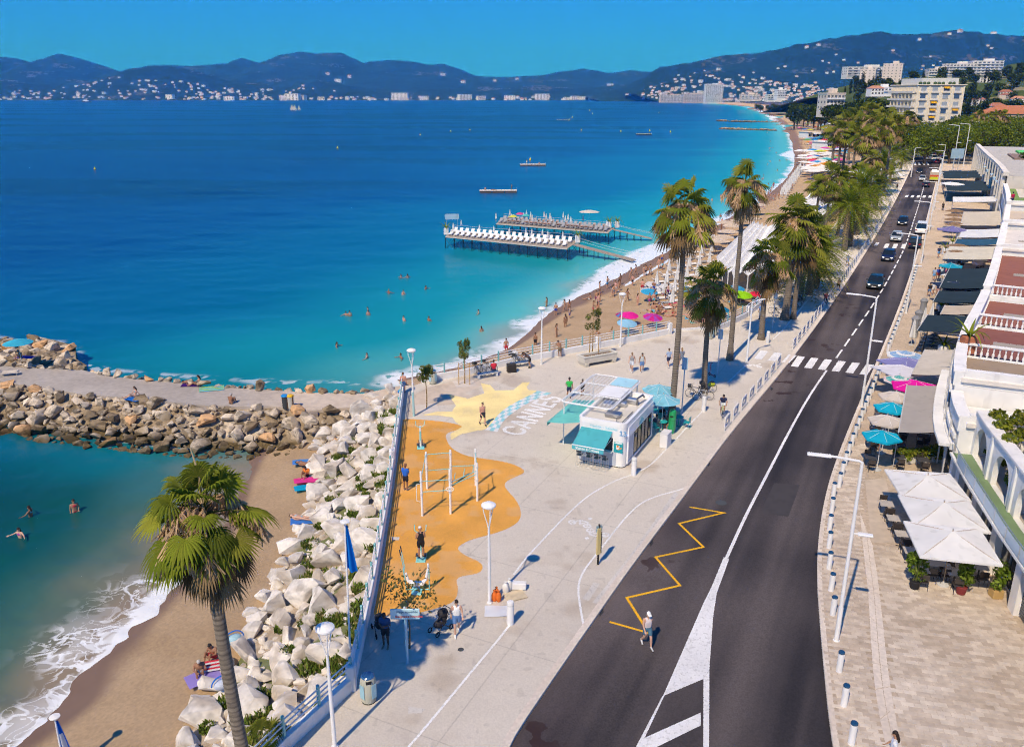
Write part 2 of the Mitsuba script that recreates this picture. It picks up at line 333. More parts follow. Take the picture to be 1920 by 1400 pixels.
def asphalt_colour(p, n, uv):
    a = fbm(p.x * 0.12, p.y * 0.12, 1.0, 4); g = noise(p.x * 21, p.y * 21, 3.0); h = noise(p.x * 55, p.y * 55, 3.0)
    u = (p.x * 0.9 - p.y * 0.44)
    lanes = fbm(u * 0.75, (p.x * 0.44 + p.y * 0.9) * 0.035, 4.0, 3)
    c = mix((0.022, 0.019, 0.020), (0.100, 0.083, 0.079), smoothstep(0.25, 0.72, 0.4 * a + 0.6 * lanes)) * (0.72 + 0.36 * g + 0.2 * h)
    edge = smoothstep(3.0, 0.2, line_dist(p, KERB_L[::12]))
    c = mix(c, c * 1.45 + mi.Color3f(0.012, 0.006, 0.006), edge * (0.3 + 0.6 * noise(p.x * 0.5, p.y * 0.5)))
    spill = smoothstep(0.66, 0.7, fbm(p.x * 1.1, p.y * 1.1, 8.0, 4)) * smoothstep(0.50, 0.62, noise(p.x * 0.16, p.y * 0.16, 3.0)) * smoothstep(4.5, 1.0, line_dist(p, KERB_L[::12]))

    return mix(c, (0.035, 0.017, 0.014), spill * 0.85)
pm('asphalt', asphalt_colour, 0.68, 0.35)
PAINTS = {'white_paint': (0.74, 0.74, 0.74), 'yellow_paint': (0.80, 0.42, 0.015), 'blue_paint': (0.30, 0.60, 0.66), 'tactile_white': (0.56, 0.53, 0.49), 'orange_rubber': (0.68, 0.335, 0.065), 'sun_paint': (0.86, 0.70, 0.32)}
def paint_colour(p, n, uv):
    """Road and play-surface paints; uv.x says which."""
    c = mi.Color3f(0)
    for i, base in enumerate(PAINTS.values()): c = dr.select(dr.abs(uv.x - i) < 0.4, mi.Color3f(base), c)
    hard = dr.select(uv.x < 3.5, mi.Float(1), mi.Float(0))
    w = smoothstep(0.58, 0.76, fbm(p.x * 11, p.y * 11, 2.0, 3)) * 0.42 * hard
    c = c * (0.74 + 0.36 * fbm(p.x * 0.6, p.y * 0.6, 7.0, 4) + 0.12 * noise(p.x * 25, p.y * 25))
    c = mix(c, (0.56, 0.46, 0.34), (1 - hard) * 0.20 * smoothstep(0.55, 0.72, fbm(p.x * 0.9, p.y * 0.9, 12.0, 4)))
    return mix(c, c * 0.42 + mi.Color3f(0.05), w)
pm('ground_paint', paint_colour, 0.7)
def paver_colour(p, n, uv):
    a = fbm(p.x * 0.3, p.y * 0.3, 1.0, 4); b = fbm(p.x * 4, p.y * 4, 3.0, 3)
    return mix((0.43, 0.37, 0.305), (0.60, 0.55, 0.49), a) * (0.80 + 0.38 * b)
pm('plaza_mortar', lambda p, n, uv: mix((0.36, 0.28, 0.20), (0.50, 0.41, 0.32), fbm(p.x * 0.5, p.y * 0.5, 1.0, 4)) * (0.85 + 0.3 * noise(p.x * 9, p.y * 9)), 0.85)
pm('paver', lambda p, n, uv: paver_colour(p, n, uv) * (mi.Color3f(0.86, 0.80, 0.74) * (1 - uv.x) + mi.Color3f(1.12, 1.09, 1.05) * uv.x), 0.8)
pm('pale_stone', lambda p, n, uv: mix((0.55, 0.47, 0.39), (0.68, 0.61, 0.54), fbm(p.x * 0.7, p.y * 0.7, 2.0, 4)) * (0.9 + 0.2 * noise(p.x * 11, p.y * 11)), 0.8)
pm('land_soil', lambda p, n, uv: mix(mix((0.10, 0.11, 0.05), (0.30, 0.26, 0.19), fbm(p.x * 0.02, p.y * 0.02, 2.0, 4)), (0.42, 0.37, 0.31), smoothstep(0.5, 0.62, fbm(p.x * 0.05, p.y * 0.05, 9.0, 3))), 0.9)
def bank_colour(p, n, uv):
    a = fbm(p.x * 0.6, p.y * 0.6, 1.0, 4)
    soil = mix((0.24, 0.18, 0.12), (0.50, 0.43, 0.35), fbm(p.x * 3, p.y * 3, 2.0, 3))
    return mix(soil, (0.09, 0.13, 0.03), smoothstep(0.5, 0.6, a) * 0.8)
pm('bank_soil', bank_colour, 0.9)
def rock_colour(p, n, uv):
    """Limestone; uv.x says how warm the block is, uv.y its own tone."""
    a = fbm(p.x * 0.9, p.y * 0.9, p.z * 0.9, 3); b = fbm(p.x * 5, p.y * 5, p.z * 5, 3); warm = uv.x
    brown = mix((0.30, 0.225, 0.14), (0.60, 0.51, 0.40), smoothstep(0.32, 0.66, a * 0.6 + uv.y * 0.4))
    brown = mix(brown, (0.55, 0.27, 0.08), smoothstep(0.93, 0.95, uv.y) * 0.7)
    pale = mix((0.50, 0.435, 0.36), (0.70, 0.655, 0.595), smoothstep(0.3, 0.6, a))
    c = mix(pale, brown, warm) * (0.9 + 0.2 * uv.y)
    algae = smoothstep(-2.0, -2.75, p.z + 0.5 * (a - 0.5)) * warm
    stain = smoothstep(0.50, 0.66, fbm(p.x * 1.7 + 5, p.y * 1.7, p.z * 2.6, 3)) * (0.24 + 0.30 * warm)
    crack = smoothstep(0.022, 0.006, dr.abs(a - 0.52)) * 0.35 * warm
    return mix(c, (0.085, 0.06, 0.02), algae * 0.85) * (0.76 + 0.42 * b) * (1 - stain) * (1 - crack)
pm('rock', rock_colour, 0.85, 0.2)
def hill_colour(p, n, uv):
    a = fbm(p.x * 0.006, p.y * 0.004, p.z * 0.01, 4); b = fbm(p.x * 0.05, p.y * 0.03, p.z * 0.05, 3)
    c = mix((0.003, 0.015, 0.010), (0.012, 0.036, 0.020), a * 0.5 + b * 0.5)
    rock = smoothstep(0.62, 0.7, fbm(p.x * 0.004, p.y * 0.003, p.z * 0.012 + 3, 3)) * smoothstep(0.5, 0.6, b)
    return mix(c, (0.24, 0.18, 0.13), rock * 0.25)
pm('hill_forest', hill_colour, 0.95, 0.1)
pm('garden_slope', lambda p, n, uv: mix(mix((0.022, 0.040, 0.012), (0.075, 0.10, 0.03), fbm(p.x * 0.05, p.y * 0.05, p.z * 0.05, 4)), (0.26, 0.22, 0.15), smoothstep(0.62, 0.72, fbm(p.x * 0.03, p.y * 0.03, 4.0, 3)) * 0.6), 0.95, 0.1)
pm('grey_wood', lambda p, n, uv: mix((0.20, 0.165, 0.135), (0.42, 0.36, 0.30), fbm(p.x * 1.2, p.y * 6, p.z * 6, 3)), 0.85)
pm('palm_bark', lambda p, n, uv: mix((0.095, 0.075, 0.055), (0.27, 0.225, 0.175), fbm(p.x * 5, p.y * 5, p.z * 9, 3)) * (0.72 + 0.4 * smoothstep(0.2, 0.6, dr.abs(p.z * 5.5 - dr.floor(p.z * 5.5) - 0.5) * 2)), 0.9)

# ------------------------------------------------------------------ sea, sand, land
def seg_dist(P, L):
    best = np.full(len(P), 1e18)
    for a, b in zip(L[:-1], L[1:]):
        d = b - a; t = np.clip(((P - a) @ d) / (d @ d), 0, 1)
        best = np.minimum(best, ((P - a - t[:, None] * d) ** 2).sum(1))
    return np.sqrt(best)
def sea_grid(U, V):
    x, y = U * np.sin(V), U * np.cos(V); q = np.stack([x, y, 0 * x], -1)
    sh = seg_dist(q[..., :2].reshape(-1, 2), SHORE[:20]).reshape(x.shape); calm = 0.35 + 0.65 * np.clip(sh / 40, 0, 1)
    z = SEA + 0.30 * calm * (meshkit.fbm(q * [0.07, 0.16, 0], 2, 1) - 0.5) + 0.16 * calm * np.clip(240 / U, 0, 1) * (meshkit.fbm(q * [0.32, 0.7, 0], 2, 4) - 0.5) + 0.085 * np.clip(75 / U, 0, 1) * (meshkit.fbm(q * [1.1, 2.1, 0], 2, 8) - 0.5)
    z += 2.2 * np.clip((U - 150) / 500, 0, 1) * np.clip(sh / 100, 0, 1) * (meshkit.fbm(q * [0.012, 0.03, 0], 3, 3) - 0.5)
    crest = 0.36 * np.exp(-((sh - 3.6) / 1.0) ** 2) * np.clip((x - 4) / 12, 0, 1) * np.exp(-((y - 120) / 80.0) ** 2)
    return np.stack([x, y, z + crest], -1)
m = grid(np.concatenate([np.geomspace(16, 300, 400), np.geomspace(303, 11500, 70)]), np.radians(np.concatenate([np.linspace(-82, -40, 20), np.linspace(-39.7, 39.7, 440), np.linspace(42, 70, 12)])), sea_grid)
struct('sea', m, 'sea_water', smooth=True, uv=np.column_stack([seg_dist(m[0][:, :2], SHORE[:-5]), seg_dist(m[0][:, :2], COVE)]))
def bridge(A, B, ts, zf, n=260, rough=0.0):
    """A sheet from line A to line B (same sense), t from 0 at A to 1 at B and beyond; zf gives the height at t."""
    LA, LB = LineString(A), LineString(B)
    a = np.array([LA.interpolate(k, normalized=True).coords[0] for k in np.linspace(0, 1, n)]); b = np.array([LB.interpolate(k, normalized=True).coords[0] for k in np.linspace(0, 1, n)])
    def fn(U, V):
        i = U.astype(int); p = a[i] + (b[i] - a[i]) * V[..., None]; z = zf(V)
        q = np.concatenate([p, np.zeros(p.shape[:2] + (1,))], -1)
        z = z + rough * (meshkit.fbm(q * 0.5, 3, 5) - 0.5) * np.clip(1 - V, 0, 1)
        return np.concatenate([p, np.broadcast_to(z, U.shape)[..., None]], -1)
    v, f = grid(np.arange(n), np.asarray(ts), fn)
    a = v[f]
    if np.median(np.cross(a[:, 1] - a[:, 0], a[:, 2] - a[:, 0])[:, 2]) < 0: f = f[:, ::-1]
    return v, f
def shore_profile(t): return np.where(t < 1, -1.15 - 1.85 * np.clip(t, 0, 1) ** 1.25, -3.0 - 2.5 * (t - 1))
near = [i for i in range(len(SHORE)) if i <= 20]
# the near and far halves are matched separately so that the sheet does not shear
cut_c, cut_s = len(BEACH_F) + 2 + 7, 13
struct('beach', merge(bridge(COAST[:cut_c + 1], SHORE[:cut_s + 1], np.linspace(0, 1.25, 30), shore_profile, 200, 0.16), bridge(COAST[cut_c:], SHORE[cut_s:25], np.linspace(0, 1.1, 14), shore_profile, 120)), 'beach_sand', smooth=True)
def cove_profile(t): return np.where(t < 1, -2.2 - 0.8 * np.clip(t, 0, 1) ** 1.3, -3.0 - 1.5 * (t - 1))
RK = np.vstack([line([(600, 762)], -2.2), ROCKLINE[1:]])
struct('beach', bridge(offset(smoothline(RK, 0.6), -0.0) + [2.2, 0], smoothline(COVE, 0.6), np.linspace(-0.1, 1.35, 40), cove_profile, 160, 0.22), 'beach_sand', smooth=True)
# rock bank between promenade fence and cove
FB = np.vstack([FENCE, line([(760, 722)])])
struct('embankment', bridge(FB[::-1], RK + [0.3, 0], np.linspace(0, 1.05, 16), lambda t: -0.35 - 2.1 * np.clip(t, 0, 1.2), 120, 0.3), 'bank_soil', smooth=True)
land = Polygon(np.vstack([COAST + [0.1, -0.1], [[-3000, 9000], [9000, 9000], [9000, -60], [-12, -60], [-12, 17]], FENCE[1:], line([(770, 728)])]))
# the hinterland beyond the road's houses is a sheet of its own below the paving
struct('ground', sheet(Polygon(np.vstack([KERB_R, [[400, 700], [2500, 3500], [4000, 3500], [4000, -60], [7, -60]]])), -0.14), 'land_soil')
inner = np.vstack([FENCE, line([(760, 727), (778, 722)]), BEACH_F, STEP_F[1:3], BEACH_G])
prom = Polygon(np.vstack([inner, KERB_L[::-1]]))
struct('promenade', sheet(prom.buffer(0), 0.0), 'promenade_concrete')
struct('promenade', strip3(np.vstack([FENCE, line([(760, 727), (778, 722)]), COAST[:22]]), [(0.02, 0.0), (0.0, -3.4)]), 'promenade_concrete', )
struct('coast_road', merge(sheet(Polygon(np.vstack([BEACH_G[-1:], FAR_EDGE, FAR_EDGE[::-1] + [140, 30]])).buffer(0), -0.05), sheet(np.vstack([KERB_L[-3:], BEACH_G[-1:], FAR_EDGE[:3], [[330, 600], [330, 420], [215, 400]], KERB_R[-3:][::-1]]), -0.012)), 'asphalt')
struct('road', bridge(KERB_L, KERB_R, np.linspace(0, 1, 7), lambda t: -0.12 + 0 * t, 220), 'asphalt')
for nm, L, o0, o1 in (('kerb', KERB_L, 0.0, -0.32), ('kerb', KERB_R, 0.0, 0.22)):
    q = strip3(L, [(0, -0.14), (0.0, -0.015), (0.02 * np.sign(o1), 0.006), (o1, 0.006)])
    struct(nm, q if o1 > 0 else (q[0], q[1][:, ::-1]), 'pale_stone', kind='structure')
struct('pavement', ribbon(KERB_R, 0.2, 16.0, 0.0) if False else sheet(Polygon(np.vstack([offset(KERB_R, 0.2), offset(KERB_R[::-1], -14.0)])).buffer(0), -0.002), 'plaza_mortar')
# groyne
ROOT = line([(752, 731), (775, 722), (790, 716)], 0.0)
deck = Polygon(np.vstack([DECK_N, DECK_S[::-1]])).buffer(0)
struct('groyne_deck', prism(deck, -1.5, -0.8), 'groyne_concrete')
struct('ramp', clean((np.array([[*DECK_N[-2], -0.796], [*DECK_N[-1], -0.4], [*ROOT[1], 0.004], [*line([(757, 745)])[0], 0.004], [*DECK_S[-1], -0.45], [*DECK_S[-2], -0.796]]), np.array([[0, 5, 4], [0, 4, 1], [1, 4, 3], [1, 3, 2]]))), 'groyne_concrete')
core = Polygon(np.vstack([DECK_N, GROYNE_W[::-1][:0], DECK_S[::-1]])).buffer(0)
def core_mesh():
    out = []
    for o, z0, z1 in ((0.05, -1.0, -1.0), ):
        pass
    a = smoothline(DECK_N, 1.0); b = smoothline(DECK_S, 1.0)
    n = strip3(a, [(0.2, -0.95), (-1.2, -1.6), (-2.8, -2.9), (-4.0, -4.2)])
    s = strip3(b, [(-0.2, -0.95), (1.8, -1.8), (3.6, -3.0), (4.6, -4.2)])
    return merge(n, s)
struct('groyne_core', core_mesh(), 'rock', uv=(1, 0.3))

# ------------------------------------------------------------------ paint on the ground
def paint(name, px_list, mat, z=0.004, width=None):
    out = []
    for px in px_list:
        if width: out.append(ribbon(smoothline(line(px, z), 0.4), -width / 2, width / 2, z))
        else: out.append(sheet(line(px, z), z))
    m = merge(*out); a = m[0][m[1]]; bad = np.cross(a[:, 1] - a[:, 0], a[:, 2] - a[:, 0])[:, 2] < 0
    m[1][bad] = m[1][bad][:, ::-1]
    return struct(name, m, mat)
paint('brown_surfacing', [[(762, 784), (766, 745), (800, 727), (862, 711), (894, 708), (908, 720), (872, 738), (905, 745), (880, 752), (850, 758), (820, 760), (800, 772)]], 'groyne_concrete', 0.003)
fi = smoothline(FENCE[1:], 0.5); fi = offset(fi, 0.28)
fi = fi[(fi[:, 1] > line([(708, 1154)])[0, 1]) & (fi[:, 1] < line([(762, 785)])[0, 1])]
ORANGE = smoothline(line([(762, 785), (799, 787), (830, 790), (858, 795), (872, 801), (858, 806), (844, 809), (836, 814), (836, 822), (845, 840), (874, 855), (911, 860), (945, 865), (971, 873), (987, 884), (971, 892), (950, 901), (945, 909), (950, 918), (969, 938), (978, 960), (974, 977), (954, 990), (923, 1001), (882, 1011), (860, 1023), (857, 1030), (874, 1042), (899, 1052), (907, 1063), (899, 1075), (865, 1079), (854, 1086), (860, 1104), (854, 1126), (832, 1136), (784, 1149), (744, 1154), (708, 1154)]), 0.25)
struct('play_surface', sheet(Polygon(np.vstack([fi, ORANGE])).buffer(0), 0.005), 'orange_rubber')
def soft(px): 
    p = smoothline(np.vstack([line(px), line(px)[:1]]), 0.2, 2); return Polygon(p).buffer(0)
SUNP = soft([(928, 732), (1000, 731), (1009, 733), (985, 745), (957, 759), (933, 777), (922, 794), (909, 806), (894, 807), (870, 802), (854, 792), (848, 781), (847, 769), (858, 757), (878, 747), (905, 738)])
for ray in ([(903, 719), (918, 722), (929, 735), (910, 739)], [(842, 740), (874, 747), (882, 752), (856, 760)], [(795, 778), (820, 772), (850, 772), (850, 782), (820, 778)], [(847, 823), (846, 813), (868, 800), (896, 806), (862, 814)], [(960, 735), (981, 717), (992, 717), (986, 726), (992, 735)]):
    SUNP = SUNP.union(Polygon(line(ray)).buffer(0.06))
struct('painted_sun', sheet(SUNP.simplify(0.02), 0.009), 'sun_paint')
ci, co = smoothline(line([(909, 806), (922, 794), (933, 777), (957, 759), (985, 745), (1009, 733)]), 0.3), smoothline(line([(933, 810), (939, 796), (949, 783), (971, 767), (997, 751), (1034, 737)]), 0.3)
LI, LO = LineString(ci), LineString(co)
def cpt(u, v): return np.array(LI.interpolate(u, normalized=True).coords[0]) * (1 - v) + np.array(LO.interpolate(u, normalized=True).coords[0]) * v
for par, mat, nm in ((0, 'white_paint', 'white'), (1, 'blue_paint', 'blue')):
    cells = [sheet([cpt(i / 14, j / 3), cpt((i + 1) / 14, j / 3), cpt((i + 1) / 14, (j + 1) / 3), cpt(i / 14, (j + 1) / 3)], 0.013) for i in range(14) for j in range(3) if (i + j) % 2 == par]
    struct('painted_chequers', merge(*cells), mat)
def ground_text(s, quad, z, mat, name, label=None):
    """Lettering laid in the ground quad: baseline start, baseline end, top end, top start."""
    m = meshkit.text_mesh(s, 1.0, 0.004, bold=True); v = np.array(m.vertices)
    q = [np.asarray(p)[:2] for p in quad]
    u = (v[:, 0] - v[:, 0].min()) / np.ptp(v[:, 0]); w = (v[:, 1] - v[:, 1].min()) / np.ptp(v[:, 1])
    p = (1 - u)[:, None] * ((1 - w)[:, None] * q[0] + w[:, None] * q[3]) + u[:, None] * ((1 - w)[:, None] * q[1] + w[:, None] * q[2])
    struct(name, (np.column_stack([p, z + v[:, 2] - v[:, 2].min()]), np.array(m.faces)), mat, label=label)
ground_text('CANNES', line([(978, 818), (1057, 747), (1016, 738), (936, 809)]), 0.006, 'white_paint', 'painted_lettering')
paint('painted_lane_line', [[(700, 1470), (766, 1400), (820, 1336), (885, 1257), (933, 1200), (957, 1169)], [(963, 1077), (983, 1049), (1020, 1009), (1060, 967), (1100, 930), (1137, 909), (1155, 900), (1186, 889), (1218, 874), (1243, 848), (1271, 819), (1293, 795), (1321, 767)], [(1364, 717), (1400, 683)], [(1449, 636), (1467, 620), (1500, 580), (1530, 545), (1561, 510), (1600, 458)], [(1096, 1180), (1087, 1134), (1083, 1097), (1094, 1069), (1117, 1040), (1140, 1011), (1171, 971), (1200, 943), (1229, 930), (1271, 919), (1294, 911)], [(1030, 1262), (1060, 1222), (1075, 1198)]], 'white_paint', 0.004, 0.10)
paint('tactile_strip', [[(1092, 1122), (1104, 1126), (1125, 1094), (1113, 1091)], [(1111, 1129), (1121, 1131), (1195, 1036), (1272, 926), (1264, 923), (1185, 1036)]], 'tactile_white', 0.004)
RZ = -0.116
paint('painted_island', [[(1357, 1044), (1334, 1100), (1319, 1130), (1243, 1304), (1319, 1272), (1330, 1255), (1337, 1157), (1344, 1111), (1367, 1048)], [(1319, 1271.5), (1318, 1520), (1329, 1520), (1330, 1256)], [(1242, 1304), (1140, 1500), (1153, 1500), (1246, 1303)], [(1209, 1382), (1314, 1335), (1314, 1359), (1228, 1401), (1190, 1420), (1196, 1404)]], 'white_paint', RZ)
paint('painted_centre_line', [[(1362, 1046), (1398, 966), (1440, 886), (1480, 808), (1517, 742), (1550, 694)]], 'white_paint', RZ, 0.17)
CL = smoothline(line([(1568, 671), (1600, 625), (1640, 567), (1665, 525), (1690, 478), (1700, 455), (1712, 418), (1727, 370), (1735, 338)], RZ), 0.5)
dash = []; s = 0.0; LC = LineString(CL)
while s < LC.length - 3:
    seg = np.array([LC.interpolate(s + t).coords[0] for t in (0, 1, 2, 3)]); dash.append(ribbon(seg, -0.085, 0.085, RZ)); s += 4.33
struct('painted_dashes', merge(*dash), 'white_paint')
def zebra(a0, a1, b0, b1, n, z, fill=0.5):
    """n stripes between ground points a0..a1 (near ends) and b0..b1 (far ends)."""
    out = []
    for i in range(n):
        t0, t1 = (i + 0.5 - fill / 2) / n, (i + 0.5 + fill / 2) / n
        out.append(sheet([a0 + (a1 - a0) * t0, a0 + (a1 - a0) * t1, b0 + (b1 - b0) * t1, b0 + (b1 - b0) * t0], z))
    return merge(*out)
q = line([(1477, 685.5), (1632, 703.5), (1645, 684.5), (1490, 666.5)], RZ)
struct('zebra_crossing', zebra(q[0], q[1], q[3], q[2], 6, RZ, 0.55), 'white_paint')
q = line([(1408, 671.5), (1486, 681), (1500, 667), (1420, 656)])
struct('zebra_crossing', zebra(q[0], q[1], q[3], q[2], 3, 0.005, 0.55), 'white_paint')
q = line([(1652, 465), (1750, 466.5), (1752, 458.5), (1656, 457)], RZ)
struct('zebra_crossing', zebra(q[0], q[1], q[3], q[2], 6, RZ, 0.5), 'white_paint')
q = line([(1610, 458), (1648, 461), (1652, 455), (1616, 452)])
struct('zebra_crossing', zebra(q[0], q[1], q[3], q[2], 3, 0.005, 0.5), 'white_paint')
q = line([(1693, 370), (1760, 371), (1761, 366.5), (1696, 366)], RZ)
struct('zebra_crossing', zebra(q[0], q[1], q[3], q[2], 6, RZ, 0.5), 'white_paint')
q = line([(1712, 310), (1745, 309), (1740, 304), (1712, 305)], 0)
struct('zebra_crossing', zebra(q[0], q[1], q[3], q[2], 4, 0.01, 0.5), 'white_paint')
paint('yellow_zigzag', [[(1143, 1165), (1220, 1187)], ], 'yellow_paint', RZ, 0.13)
zz = line([(1216, 1185), (1175, 1120), (1275, 1097), (1229, 1044), (1319, 1025), (1273, 981), (1357, 961), (1293, 950)], RZ)
struct('yellow_zigzag', prism(LineString(zz).buffer(0.065, cap_style='flat', join_style='mitre'), RZ + 0.002, RZ + 0.005), 'yellow_paint')
def bike_mark(px, ang, s=1.0):
    ring = lambda x, y: Point(x, y).buffer(0.24).difference(Point(x, y).buffer(0.13))
    g = ring(-0.45, 0).union(ring(0.45, 0)).union(LineString([(-0.45, 0), (-0.15, 0.42), (0.3, 0.42), (0.45, 0)]).buffer(0.05)).union(LineString([(-0.15, 0.42), (0.0, 0), (0.3, 0.42)]).buffer(0.05)).union(Point(0.25, 0.85).buffer(0.13))
    m = sheet(g, 0.0045); v = rotz(m[0] * [s, s, 1], ang) + [*G(*px)[:2], 0]
    struct('painted_bicycle', (v, m[1]), 'white_paint')
bike_mark((1087, 982), -0.5); bike_mark((1121, 998), 2.6); bike_mark((1414, 686), -0.55)
# manhole covers and patches in the paving
for px, c in (([(1452, 905), (1500, 909), (1478, 968), (1425, 962)], (0.062, 0.054, 0.052)),): struct('road_patch', sheet(line(px, RZ), RZ - .002), 'matte', c)
for px in ((1128, 1150), (1222, 1020), (1330, 872), (1448, 730), (1549, 1000), (1562, 1240)):
    p = G(*px, RZ); struct('drain_grate', merge(*[box([p[0] + (.0 if True else 0), p[1] + i * .08, RZ + .004], [.42, .045, .008], 1.05) for i in range(6)]), 'matte', (0.03, 0.03, 0.032))
for (px, py, r, z) in ((1352, 942, 0.33, RZ), (864, 1217, 0.13, 0.004)):
    p = G(px, py, z); struct('manhole_cover', (lathe([(r, 0), (r, 0.006), (r * 0.8, 0.004)], 20, p)), 'matte', (0.07, 0.075, 0.08))
for px in ([(766, 1323), (797, 1328), (790, 1336), (765, 1337)], [(734, 1006), (749, 1006), (748, 1012), (735, 1012)]):
    paint('inspection_cover', [px], 'tactile_white', 0.012)
# ------------------------------------------------------------------ boulders
def boulder_mesh(seed, detail=2):
    g = np.random.default_rng(seed)
    p = g.normal(size=(12, 3)); p /= np.linalg.norm(p, axis=1, keepdims=True)
    p *= g.uniform(0.8, 1.12, (12, 1)) * [1.0, 0.78, 0.66]
    m = trimesh.convex.convex_hull(p); m = m.subdivide()
    trimesh.smoothing.filter_laplacian(m, lamb=0.10, iterations=1)
    for _ in range(detail - 1): m = m.subdivide()
    v = np.array(m.vertices)
    d = (meshkit.fbm(v * 2.1 + seed, 3, seed) - 0.5) * 0.26 + (np.abs(meshkit.noise(v * 3.3, seed) - 0.5) - 0.25) * 0.10
    return v * (1 + d[:, None]), np.array(m.faces)
BOULD = {}
def boulder(i, warm, tone, detail):
    k = (i, warm, round(tone * 4) / 4, detail)
    if k not in BOULD: BOULD[k] = shape(boulder_mesh(i, detail), None, 'rock', 26, uv=(warm, k[2]))
    return BOULD[k]
def set_rock(p, r, warm, label, group, sink=0.25, flat=1.0, detail=2):
    k = numbered('boulder')
    A = turn([0, 0, 1], R.uniform(0, 6.28)) @ turn([1, 0, 0], R.uniform(-0.5, 0.5)) @ turn([0, 1, 0], R.uniform(-0.5, 0.5)) @ np.diag([1.0, R.uniform(0.8, 1.25), flat * R.uniform(0.85, 1.2)])
    M = np.eye(4); M[:3, :3] = A * r; M[:3, 3] = [p[0], p[1], p[2] + r * (0.5 - sink) * 0.8]
    scene[k] = {**boulder(R.randrange(9), warm, R.random(), detail), 'to_world': T(M.tolist())}
    labels[k] = {'label': label, 'category': 'rock', 'group': group}
def throw(n, sample, radius, fill, tries=6000):
    """Darts: (point, radius) that do not overlap by more than fill allows, big ones first."""
    got = []
    for i in range(tries):
        if len(got) >= n: break
        r = radius(i / tries); p = sample()
        if p is None: continue
        if all((p[0] - q[0]) ** 2 + (p[1] - q[1]) ** 2 > (fill * (r + t)) ** 2 for q, t in got): got.append((p, r))
    return got
LFB, LRK = LineString(FB[::-1]), LineString(RK + [0.3, 0])
def on_bank():
    u, w = R.random(), R.random() ** 0.9
    a = np.array(LFB.interpolate(u, normalized=True).coords[0]); b = np.array(LRK.interpolate(u, normalized=True).coords[0])
    if w * np.linalg.norm(b - a) < 0.55: return None
    p = a + (b - a) * w
    return np.array([*p, -0.35 - 2.1 * w])
RUBBLE = []
def heap(got, keep, warm, labs, group, **kw):
    """The biggest stones are things of their own, the small fill between them is stuff."""
    got.sort(key=lambda t: -t[1])
    for i, (p, r) in enumerate(got):
        if i < keep: set_rock(p, r, warm, labs(p, r), group, **kw)
        else:
            m = boulder_mesh(R.randrange(9), 1); A = turn([0, 0, 1], R.uniform(0, 6.28)) @ turn([1, 0, 0], R.uniform(-0.6, 0.6)); RUBBLE.append(((m[0] * r) @ A.T + [p[0], p[1], p[2] + 0.1 * r], m[1], warm))
def bank_lab(p, r):
    u = LFB.distance(Point(p[:2])); size = 'large' if r > 0.72 else 'middling'
    return f'{size} pale limestone boulder ' + ('just below the promenade railing' if u < 1.8 else 'at the foot of the bank beside the cove sand' if u > 4.2 else 'halfway down the bank below the railing')
heap(throw(620, on_bank, lambda t: R.uniform(0.9, 1.3) if t < 0.012 else R.uniform(0.6, 0.95) if t < 0.09 else R.uniform(0.34, 0.6) if t < 0.4 else R.uniform(0.18, 0.34), 0.59, 14000), 175, 0.0, bank_lab, 'boulders of the promenade bank')
SN, SS = smoothline(DECK_N, 0.5), smoothline(DECK_S, 0.5)
def on_side(L, side, w0, w1, z0, z1):
    def f():
        i = R.randrange(len(L)); w = R.random(); q = offset(L, side * (w0 + (w1 - w0) * w))[i]
        return np.array([*q, z0 + (z1 - z0) * w])
    return f
OFFS = {}
def on_side(L, side, w0, w1, z0, z1, xmax=99):
    cols = [offset(L, side * (w0 + (w1 - w0) * k / 10)) for k in range(11)]
    def f():
        i = R.randrange(len(L)); k = R.randrange(11)
        return None if L[i][0] > xmax else np.array([*cols[k][i], z0 + (z1 - z0) * k / 10])
    return f
heap(throw(430, on_side(SS, 1, 0.3, 4.9, -1.0, -3.1, line([(650, 763)], -0.8)[0, 0]), lambda t: R.uniform(0.75, 1.0) if t < 0.008 else R.uniform(0.42, 0.68) if t < 0.10 else R.uniform(0.26, 0.42) if t < 0.4 else R.uniform(0.14, 0.26), 0.62, 12000), 100, 1.0, lambda p, r: ('large' if r > 0.6 else 'middling') + ' ochre boulder ' + ('at the water line' if p[2] < -2.3 else 'just below the deck' if p[2] > -1.5 else 'in the middle') + ' on the cove side of the groyne', 'boulders on the cove side of the groyne')
heap(throw(240, on_side(SN, -1, 0.0, 1.9, -0.62, -2.8), lambda t: R.uniform(0.42, 0.66) if t < 0.12 else R.uniform(0.22, 0.42), 0.6), 50, 1.0, lambda p, r: 'low brown boulder on the open-sea side of the groyne', 'boulders on the sea side of the groyne')
TIP = Polygon(line([(-60, 680), (-60, 640), (20, 648), (70, 640), (130, 655), (130, 680), (150, 692), (60, 690)], -2))
def on_tip():
    x0, y0, x1, y1 = TIP.bounds; p = (R.uniform(x0, x1), R.uniform(y0, y1))
    return np.array([*p, -1.75]) if TIP.contains(Point(p)) else None
for p, r in throw(60, on_tip, lambda t: R.uniform(0.8, 1.15) if t < 0.05 else R.uniform(0.35, 0.7), 0.66):
    set_rock(p, r, 1.0, 'large brown boulder heaped at the seaward end of the groyne', 'boulders at the end of the groyne', flat=0.9)
struct('groyne_core', clean(prism(TIP.buffer(0.6), -4, -1.7)), 'rock', uv=(1, 0.3))
k = Kit('beach_stair', 'steps')
for i in range(4):
    a, b = G(572 - 3 * i, 772 + 7 * i, -0.9 - 0.35 * i), G(588 - 3 * i, 772 + 7 * i, -0.9 - 0.35 * i)
    k.add('step', box((a + b) / 2 + [0, 0, -0.5], [1.3, 0.75, 1.0], 0.2), '8f8478')
